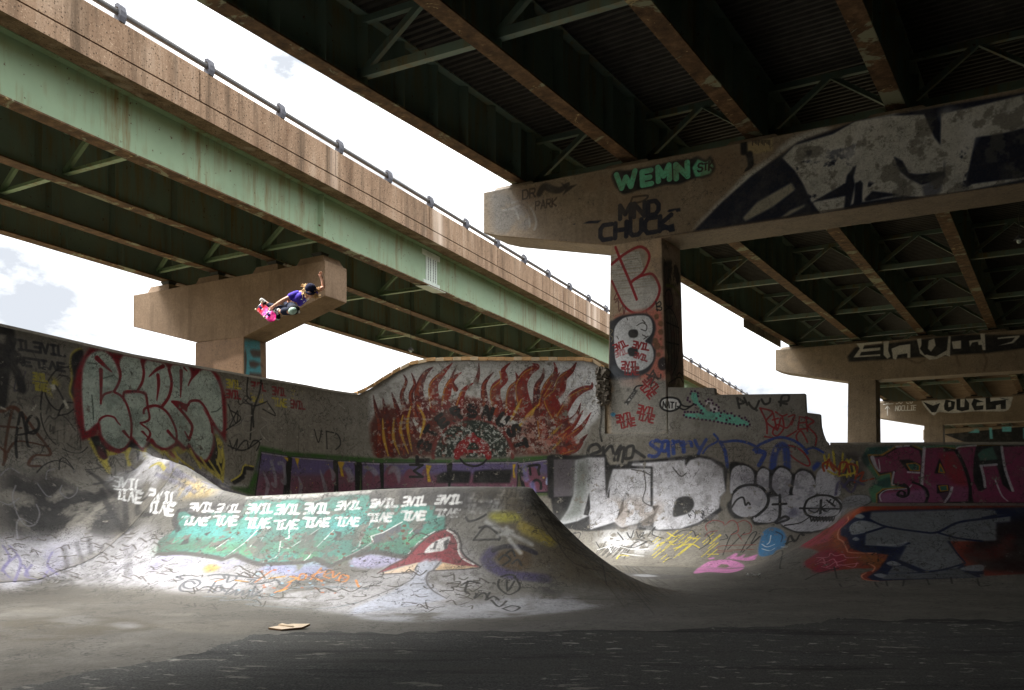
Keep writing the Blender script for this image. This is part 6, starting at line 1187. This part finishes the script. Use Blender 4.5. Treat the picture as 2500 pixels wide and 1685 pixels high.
stroke(c3, r1('1465,1070 1465,1015'), .07, (226, 222, 214)); stroke(c3, r1('1452,1030 1465,1012 1478,1028'), .07, (226, 222, 214), smooth=False)
c4 = CAP4
fill(c4, r1('1810,1120 2400,1100 2400,1240 1950,1240 1820,1190'), (16, 18, 20), 1, .02)
for p in ('1822,1155 1885,1148 1885,1182 1822,1185', '1968,1148 2045,1145 2045,1155 2000,1160 2045,1165 2045,1182 1968,1182', '2188,1142 2248,1142 2248,1175 2188,1175', '2105,1115 2120,1115 2132,1220 2110,1220', '2320,1115 2400,1115 2400,1220 2322,1220'): fill(c4, r1(p), (108, 196, 206), .95, .05)
# ---- far pier column: cyan side, pale repair on the face
fill(COLL, z5('1400,1551 1500,900 1700,830 1700,1200 1545,1200'), (64, 40, 28), .0)
fill(COLL, z5('1543,855 1560,850 1600,850 1680,865 1690,900 1690,1200 1545,1200'), (64, 150, 164), .97, .08)
for p in ('1575,920 1600,915 1690,925 1690,965 1600,960 1590,950', '1570,990 1600,985 1690,1020 1690,1055 1640,1010 1610,1030 1580,1025', '1575,1060 1690,1070 1690,1100 1575,1085', '1545,940 1552,900 1558,980 1552,1060 1545,1080'): fill(COLL, z5(p), (66, 44, 34), .95, .05)
fill(COLL, z5('1535,945 1480,955 1420,985 1350,1000 1345,1200 1535,1200'), (186, 150, 120), .9, .06)
fill((W_, COL1), r1('30,1000 45,968 90,958 140,968 160,1000 140,1030 90,1045 45,1030'), (214, 214, 210), 1, .012, True); stroke((W_, COL1), r1('30,1000 45,968 90,958 140,968 160,1000 140,1030 90,1045 45,1030'), .045, BK, 1, .2, True, True)
stroke((W_, COL1), r1('150,985 175,1010 215,1015 245,1000'), .035, BK); stroke((W_, COL1), r1('140,1015 185,1035 240,1003'), .035, BK)
for c__ in (W_, COL1): text(c__, 'NAT!', r1('47,1020')[0], (18 / K1, 1.5 / K1), (3 / K1, -36 / K1), .03, BK, .35)
# ---------------------------------------------------------------- the skater and the board
YS = 17.5
def S(zx, zy, d=0.0): return px(560 + zx / 7.127, 600 + zy / 7.127, YS + d)
SKIN = plain('skin', rgb(226, 172, 142), 0.55, 0.06, 20); SHIRT = plain('purple_shirt_cloth', rgb(82, 62, 186), 0.85, 0.25, 14); NAVY = plain('navy_trouser_cloth', rgb(30, 36, 56), 0.9, 0.3, 16)
BEAN = plain('navy_knit', rgb(22, 26, 52), 0.95, 0.35, 60); HAIRM = plain('blond_hair', rgb(202, 166, 112), 0.6, 0.3, 40); SHOE = plain('black_suede', rgb(30, 30, 32), 0.85, 0.3, 20); SOLE = plain('white_rubber', rgb(222, 222, 216), 0.7, 0.1, 9)
PADM = plain('black_pad_cloth', rgb(28, 30, 32), 0.9, 0.3, 20); PADC = plain('pale_green_pad_cap', rgb(168, 194, 176), 0.4, 0.12, 14); SOCK = plain('white_sock', rgb(224, 222, 218), 0.9, 0.1, 20)
def skin(name, verts, edges, mat, parent, root=0, lv=2):
    me = bpy.data.meshes.new(name); off = parent.location if parent else Vector()
    me.from_pydata([tuple(Vector(v[0]) - off) for v in verts], edges, []); me.materials.append(mat)
    o = bpy.data.objects.new(name, me); COL.objects.link(o); o.parent = parent
    m = o.modifiers.new('skin', 'SKIN'); m.use_smooth_shade = True
    if not me.skin_vertices: me.skin_vertices.new()
    for sv, v in zip(me.skin_vertices[0].data, verts):
        r = v[1]; sv.radius = r if isinstance(r, tuple) else (r, r)
    me.skin_vertices[0].data[root].use_root = True
    s = o.modifiers.new('sub', 'SUBSURF'); s.levels = lv; s.render_levels = lv
    return o
def blob(name, c, r, mat, parent, R=None, n=16, nr=0.0, seed=1):
    mb = MB(); rn = random.Random(seed); V = []; c = Vector(c)
    for i in range(n // 2 + 1):
        for k in range(n):
            a = PI * i / (n // 2); b = 2 * PI * k / n; q = Vector((math.sin(a) * math.cos(b) * r[0], math.sin(a) * math.sin(b) * r[1], math.cos(a) * r[2])) * (1 + rn.uniform(-nr, nr))
            V.append(c + (R @ q if R else q))
    mb.add(V, [(i * n + k, i * n + (k + 1) % n, (i + 1) * n + (k + 1) % n, (i + 1) * n + k) for i in range(n // 2) for k in range(n)]); return mb.build(name, mat, parent, True)
sk = thing('person', 'airborne skateboarder in purple shirt and navy beanie, arm raised, gripping a board', 'person', S(1150, 980))
B = [(S(1095, 1010, .04), (.135, .11)), (S(1190, 950, .01), (.125, .10)), (S(1285, 885, -.01), (.145, .105)), (S(1345, 850, -.03), (.06, .06)), (S(1385, 815, -.07), (.07, .075)), (S(1412, 772, -.09), (.092, .098)), (S(1425, 735, -.09), (.075, .08)),
     (S(1190, 835, -.02), .06), (S(1060, 895, -.09), .05), (S(930, 955, -.13), .042), (S(845, 1010, -.15), .041), (S(765, 1060, -.15), .029), (S(725, 1085, -.15), (.042, .024)),
     (S(1465, 815, .05), .06), (S(1565, 765, .10), .048), (S(1648, 725, .12), .042), (S(1632, 650, .11), .042), (S(1607, 565, .10), .029), (S(1596, 525, .09), (.042, .022)),
     (S(1085, 1060, -.06), .095), (S(1100, 1105, -.26), .08), (S(1105, 1140, -.42), .062), (S(980, 1150, -.32), .060), (S(860, 1150, -.20), .042), (S(830, 1190, -.17), .045), (S(850, 1270, -.2), .035),
     (S(1060, 1040, .10), .09), (S(1030, 1080, -.04), .08), (S(1000, 1105, -.14), .06), (S(850, 1085, -.05), .055), (S(700, 1040, .05), .04), (S(620, 990, .04), .042), (S(560, 950, .02), .034),
     (S(1372, 868, -.165), .016)]
E = [(0, 1), (1, 2), (2, 3), (3, 4), (4, 5), (5, 6), (2, 7), (7, 8), (8, 9), (9, 10), (10, 11), (11, 12), (2, 13), (13, 14), (14, 15), (15, 16), (16, 17), (17, 18), (0, 19), (19, 20), (20, 21), (21, 22), (22, 23), (23, 24), (24, 25), (0, 26), (26, 27), (27, 28), (28, 29), (29, 30), (30, 31), (31, 32), (4, 33)]
def finger(base, parent_i, pts, r0):
    prev = parent_i
    for i, p in enumerate(pts): B.append((p, r0 * (1 - .12 * i))); E.append((prev, len(B) - 1)); prev = len(B) - 1
for k, (a, b) in enumerate(((698, 1078), (690, 1092), (688, 1106), (694, 1120))): finger(0, 12, [S(a + 6, b + 2, -.165 + .004 * k), S(a - 14, b + 14, -.175), S(a - 22, b + 30 - k * 2, -.165)], .0105)
finger(0, 12, [S(735, 1112, -.17), S(718, 1128, -.175)], .0115)
for k, (a, b) in enumerate(((1570, 492), (1582, 482), (1597, 480), (1611, 486))): finger(0, 18, [S(a + 2, b + 4, .085), S(a - 4 + k * 2, b - 18 + (k == 0) * 6, .07), S(a - 6 + k * 2, b - 30 + (k in (0, 3)) * 8, .05)], .0105)
finger(0, 18, [S(1566, 520, .075), S(1550, 500, .06)], .0115)
body = skin('body', B, E, SKIN, sk)
shirt = skin('shirt', [(S(1088, 1026, .03), (.155, .13)), (S(1130, 990, .03), (.160, .132)), (S(1195, 948, .01), (.155, .125)), (S(1280, 885, -.01), (.165, .122)), (S(1340, 850, -.02), (.09, .085))], [(0, 1), (1, 2), (2, 3), (3, 4)], SHIRT, sk)
for pts in ([(S(1235, 850, -.02), .088), (S(1175, 846, -.03), .086), (S(1090, 880, -.07), .080), (S(1015, 914, -.105), .076)], [(S(1400, 840, .02), .088), (S(1465, 815, .05), .084), (S(1532, 782, .09), .074)]):
    sv_ = skin('sleeve', pts, [(i, i + 1) for i in range(len(pts) - 1)], SHIRT, sk); sv_.parent = shirt
trs = skin('trousers', [(S(1088, 1012, .04), (.12, .10)), (S(1085, 1062, -.06), .112), (S(1100, 1106, -.26), .098), (S(1100, 1140, -.40), .082), (S(985, 1140, -.33), .082), (S(900, 1145, -.25), .078), (S(1058, 1042, .10), .11), (S(1028, 1080, -.04), .098), (S(996, 1106, -.13), .08), (S(870, 1095, -.06), .074), (S(780, 1065, .0), .066), (S(700, 1040, .04), .055), (S(655, 1022, .045), .05)],
           [(0, 1), (1, 2), (2, 3), (3, 4), (4, 5), (0, 6), (6, 7), (7, 8), (8, 9), (9, 10), (10, 11), (11, 12)], NAVY, sk)
# knee pad, socks, shoes
R1 = Matrix.Rotation(-.35, 3, 'Y')
kp = blob('knee_pad', S(1120, 1115, -.42), (.118, .075, .098), PADM, sk, R1, 18)
blob('pad_cap', S(1100, 1135, -.475), (.088, .05, .07), PADC, kp, R1, 18)
blob('pad_badge', S(1212, 1150, -.425), (.02, .03, .03), SOLE, kp)
skin('sock', [(S(880, 1140, -.235), .05), (S(835, 1115, -.20), .049)], [(0, 1)], SOCK, sk)
def shoe_build(name, pts, up):
    root_off = sk.location
    s = skin(name, pts, [(i, i + 1) for i in range(len(pts) - 1)], SHOE, sk)
    vs = [(Vector(p[0]) + up, p[2]) for p in pts]
    me = skin('sole', vs, [(i, i + 1) for i in range(len(vs) - 1)], SOLE, sk); me.parent = s
    for k in range(4):
        q = Vector(pts[1][0]).lerp(Vector(pts[2][0]), .1 + .26 * k) + Vector((.006, -.056, .004)); d = Vector((.026, 0, .012)); mb = MB(); mb.bar(q - d - root_off, q + d - root_off, .010, .008)
        lc = mb.build('lace', SOLE); lc.parent = s
shoe_build('shoe', [(S(815, 1090, -.19), .052, .045), (S(828, 1150, -.20), .056, .048), (S(846, 1220, -.21), .052, .05), (S(862, 1285, -.22), .042, .042)], Vector((-.018, .02, -.012)))
shoe_build('shoe', [(S(665, 1035, .05), .05, .043), (S(620, 1000, .045), .054, .046), (S(570, 965, .03), .05, .047), (S(535, 938, .02), .04, .04)], Vector((-.004, -.004, .014)))
# face, beanie, hair
for a, b in ((1352, 838), (1398, 850)): blob('eye', S(a, b, -.175), (.010, .006, .007), BEAN, sk, None, 8)
blob('mouth', S(1362, 888, -.15), (.022, .008, .006), plain('lips', rgb(176, 96, 88), .6, .1), sk, None, 8)
bn = blob('beanie', S(1415, 750, -.085), (.112, .118, .108), BEAN, sk, Matrix.Rotation(.35, 3, 'Y'), 22)
skin('beanie_cuff', [(S(1320, 785, -.10), .022), (S(1350, 822, -.165), .024), (S(1400, 842, -.19), .024), (S(1455, 838, -.16), .024), (S(1500, 800, -.09), .022)], [(0, 1), (1, 2), (2, 3), (3, 4)], BEAN, sk)
mb = MB(); rn = random.Random(5)
def lock(p, q, r, wob=.03):
    n = 7; pts = []
    for i in range(n):
        t = i / (n - 1); pts.append(Vector(p).lerp(Vector(q), t) + Vector((math.sin(t * 7 + p[0] * 40) * wob, rn.uniform(-.01, .01), math.cos(t * 6 + q[0] * 30) * wob * .8)))
    mb.tube(pts, [r * (1 - .75 * (i / (n - 1)) ** 2) for i in range(n)], 6)
for k in range(26): lock(S(1315 + rn.uniform(-12, 20), rn.uniform(700, 860), rn.uniform(-.14, 0)), S(rn.uniform(1235, 1330), rn.uniform(760, 935), rn.uniform(-.2, .02)), rn.uniform(.009, .017), .016)
for k in range(16): lock(S(1330 + rn.uniform(-10, 20), 700, rn.uniform(-.06, .05)), S(rn.uniform(1220, 1380), rn.uniform(635, 740), rn.uniform(-.03, .06)), rn.uniform(.007, .012), .014)
for k in range(30): lock(S(1480 + rn.uniform(-30, 20), rn.uniform(790, 860), rn.uniform(-.14, 0)), S(rn.uniform(1430, 1590), rn.uniform(840, 945), rn.uniform(-.15, .05)), rn.uniform(.008, .015), .018)
for k in range(10): lock(S(1500, rn.uniform(720, 790), -.02), S(rn.uniform(1540, 1600), rn.uniform(690, 800), rn.uniform(0, .1)), rn.uniform(.007, .012), .014)
mb.build('hair', HAIRM, sk, True)
mb = MB()
for a, b, c, d in ((1245, 930, 1280, 945), (1290, 985, 1310, 965), (1330, 945, 1385, 905), (1340, 960, 1390, 925), (1080, 850, 1100, 840)): mb.bar(S(a, b, -.135 if a > 1200 else -.16), S(c, d, -.145 if a > 1200 else -.16), .012, .006)
mb.build('shirt_print', SOLE, sk)
# skateboard
A = Vector((.76 * .74, -.67, -.65 * .74)).normalized(); Bv = Vector((.65, -.04, .76)); Bv = (Bv - A * Bv.dot(A)).normalized(); Nv = A.cross(Bv)
if Nv.y > 0: Nv = -Nv
bc = S(618, 1140, -.12); bd = thing('skateboard', 'red and magenta skateboard underside with cream wheels, held by the airborne skater', 'skateboard', bc)
FR = Matrix((A, Bv, Nv)).transposed()
bd.rotation_euler = (0, 0, 0)
def DK_(x, y, z): return bc + FR @ Vector((x, y, z))
def mat_deck():
    m = M('deck_graphic', 0.4, 0.4); t = m.n('ShaderNodeUVMap', uv_map='deck'); s = m.n('ShaderNodeSeparateXYZ'); m.l(t.outputs[0], s.inputs[0])
    base = m.ramp(s.outputs[0], (0.0, rgb(222, 30, 34)), (0.36, rgb(228, 38, 52)), (0.52, rgb(232, 60, 150)), (0.7, rgb(236, 120, 200)), (0.8, rgb(222, 20, 130)), (1.0, rgb(226, 24, 128)))
    n = m.n('ShaderNodeTexNoise'); n.inputs['Scale'].default_value = 7; n.inputs['Detail'].default_value = 3; mm = m.n('ShaderNodeMapping'); mm.inputs['Scale'].default_value = (1, .45, 1); m.l(t.outputs[0], mm.inputs[0]); m.l(mm.outputs[0], n.inputs['Vector'])
    midz = m.ramp(s.outputs[0], (0.18, 0.0), (0.26, 1.0), (0.72, 1.0), (0.78, 0.0))
    base = m.mix(m.math('MULTIPLY', m.ramp(n.outputs['Fac'], (0.56, 0.0), (0.6, 1.0)), midz), base, rgb(240, 190, 214)); m.color(base); return m.mat
L2, W2 = .395, .102; xs_ = [i / 24 * 2 - 1 for i in range(25)]
mbv = []; fc = []; uvs = []; th = .012
def hw(x): 
    e = max(0, (abs(x) * L2 - (L2 - W2)) / W2); return W2 * math.sqrt(max(0.02, 1 - e * e))
def kick(x): e = max(0, abs(x) - .66) / .34; return -.055 * e ** 1.5
for x in xs_:
    for y in (-1, -.5, 0, .5, 1):
        for z in (0, -th): mbv.append(DK_(x * L2, y * hw(x), kick(x) + z + .006 * y * y * -1)); uvs.append(((x + 1) / 2, (y + 1) / 2))
def vid(i, j, k): return (i * 5 + j) * 2 + k
for i in range(24):
    for j in range(4):
        fc.append((vid(i, j, 0), vid(i + 1, j, 0), vid(i + 1, j + 1, 0), vid(i, j + 1, 0))); fc.append((vid(i, j, 1), vid(i, j + 1, 1), vid(i + 1, j + 1, 1), vid(i + 1, j, 1)))
    for j, s in ((0, 1), (4, 0)): fc.append((vid(i, j, 0), vid(i, j, 1), vid(i + 1, j, 1), vid(i + 1, j, 0)))
for i in (0, 24):
    for j in range(4): fc.append((vid(i, j, 0), vid(i, j + 1, 0), vid(i, j + 1, 1), vid(i, j, 1)))
mb = MB(); mb.add(mbv, fc); mb.m = [0 if k % 1 == 0 else 0 for k in range(len(fc))]
GRIP = plain('black_grip', rgb(24, 24, 24), .95, .2, 40); dko = mb.build('deck', [mat_deck(), GRIP], bd, True)
ul = dko.data.uv_layers.new(name='deck'); ul.data.foreach_set('uv', [c for f in fc for i in f for c in uvs[i]])
for k, pl in enumerate(dko.data.polygons):
    if any(i % 2 for i in fc[k]) and all(i % 2 for i in fc[k]): pl.material_index = 1
TRK = plain('truck_metal', rgb(168, 170, 176), .35, .15, 20, .5, .8); TBL = plain('blue_truck_base', rgb(44, 60, 150), .5, .2, 20); WHL = plain('cream_urethane', rgb(226, 214, 176), .45, .1, 20)
for sx in (-.215, .215):
    mb = MB(); mb.hexa([DK_(sx + x * s, y * s2, z) for z, s, s2 in ((.002, 1, 1), (.022, .8, .75)) for x, y in ((-.04, -.028), (.04, -.028), (.04, .028), (-.04, .028))]); tb = mb.build('truck', TBL, bd)
    mb = MB(); mb.tube([DK_(sx, y, .045) for y in (-.108, -.07, -.06, 0, .06, .07, .108)], [.005, .005, .011, .017, .011, .005, .005], 10); mb.build('hanger', TRK, tb, True)
    for sy in (-.09, .09):
        mb = MB(); mb.tube([DK_(sx, sy + d * .016, .045) for d in (-1, -.8, .8, 1)], [.020, .027, .027, .020], 16); mb.build('wheel', WHL, tb, True)
# ---------------------------------------------------------------- small things
def ground_z(x, y): return float(max(hump(np.array([x]), np.array([y]))[0], bank(np.array([x]), np.array([y]))[0], 0))
CARD = plain('cardboard', rgb(228, 208, 182), .9, .1, 12); CARDD = plain('cardboard_edge', rgb(120, 92, 66), .9, .2, 20)
mb = MB(); G = [(-2.44, 8.90, .022), (-2.34, 9.10, .024), (-2.24, 9.06, .04), (-2.04, 8.98, .05), (-2.10, 8.90, .026), (-2.28, 8.80, .018)]
top = [Vector(p) for p in G]; bot = [Vector((p[0], p[1], max(.004, p[2] - .02))) for p in G]; n = len(G)
mb.add(top + bot, [tuple(range(n))[::-1], tuple(range(n, 2 * n))], 0); mb.add(top + bot, [(i, (i + 1) % n, n + (i + 1) % n, n + i) for i in range(n)], 1)
mb.hexa([Vector((-2.36, 8.98, .034)), Vector((-2.20, 8.90, .03)), Vector((-2.19, 8.93, .03)), Vector((-2.34, 9.05, .036)), Vector((-2.36, 8.98, .045)), Vector((-2.20, 8.90, .036)), Vector((-2.19, 8.93, .036)), Vector((-2.34, 9.05, .048))], 0)
tag(mb.build('cardboard_piece', [CARD, CARDD]), 'flattened piece of tan cardboard lying on the concrete before the spine ramp', 'cardboard')
p = px(1838, 1405, 15.6); x, y = p.x, p.y; z = ground_z(x, y); rn = random.Random(9); mb = MB()
for k in range(7):
    c = Vector((x + rn.uniform(-.1, .1), y + rn.uniform(-.06, .06), z + rn.uniform(.02, .06))); q = [c + Vector((rn.uniform(-.09, .09), rn.uniform(-.07, .07), rn.uniform(-.015, .05))) for _ in range(4)]
    for v in q: v.z = max(v.z, z + .003)
    mb.add(q + [v + Vector((0, 0, .004)) for v in q], [(0, 1, 2, 3), (7, 6, 5, 4), (0, 4, 5, 1), (1, 5, 6, 2), (2, 6, 7, 3), (3, 7, 4, 0)])
tag(mb.build('paper_litter', plain('white_paper', rgb(226, 226, 224), .9, .06, 8)), 'crumpled white paper scrap at the foot of the right hand bank ramp', 'litter')
# painted board under the edge girder of the overhead viaduct, far span
mb = MB(); xb = XR[0] - .22; mb.hexa([(xb + AR * Y + dx, Y, zz) for zz in (ZR - .36, ZR - .004) for Y, dx in ((39.8, 0), (44.8, 0), (44.8, .05), (39.8, .05))])
tag(mb.build('hanging_panel', mat_concrete('speckled_panel', rgb(60, 54, 46), rgb(196, 186, 160), .6)), 'speckled panel strip hanging under the overhead edge girder beyond the tagged column', 'panel')
def lamp(u, v, Y, label, ztop):
    p = px(u, v, Y); r = thing('utility_lamp', label, 'lamp', p, 'bare lamps hanging under the viaducts'); mb = MB(); mb.tube([Vector((p.x, p.y, ztop)), p + Vector((0, 0, .16))], .014, 6); mb.build('cord', STEELD, r)
    mb = MB(); mb.tube([p + Vector((0, 0, .17)), p + Vector((0, 0, .1)), p + Vector((0, 0, .04))], [.03, .10, .14], 12); mb.build('lamp_shade', RAILM, r, True); blob('bulb', p + Vector((0, 0, .02)), (.06, .06, .08), WHITEP, r, None, 10)
lamp(1003, 858, 37.5, 'small bare lamp hanging on a cord under the green viaduct', ZL + WEB); lamp(2488, 590, 24.0, 'small bare lamp hanging in the dark under the overhead viaduct', ZR + WEB)
for cv in (WALL, PLAN, CAP1, COL1, CAP2, CAP3, CAP4, COLL): cv.finish()
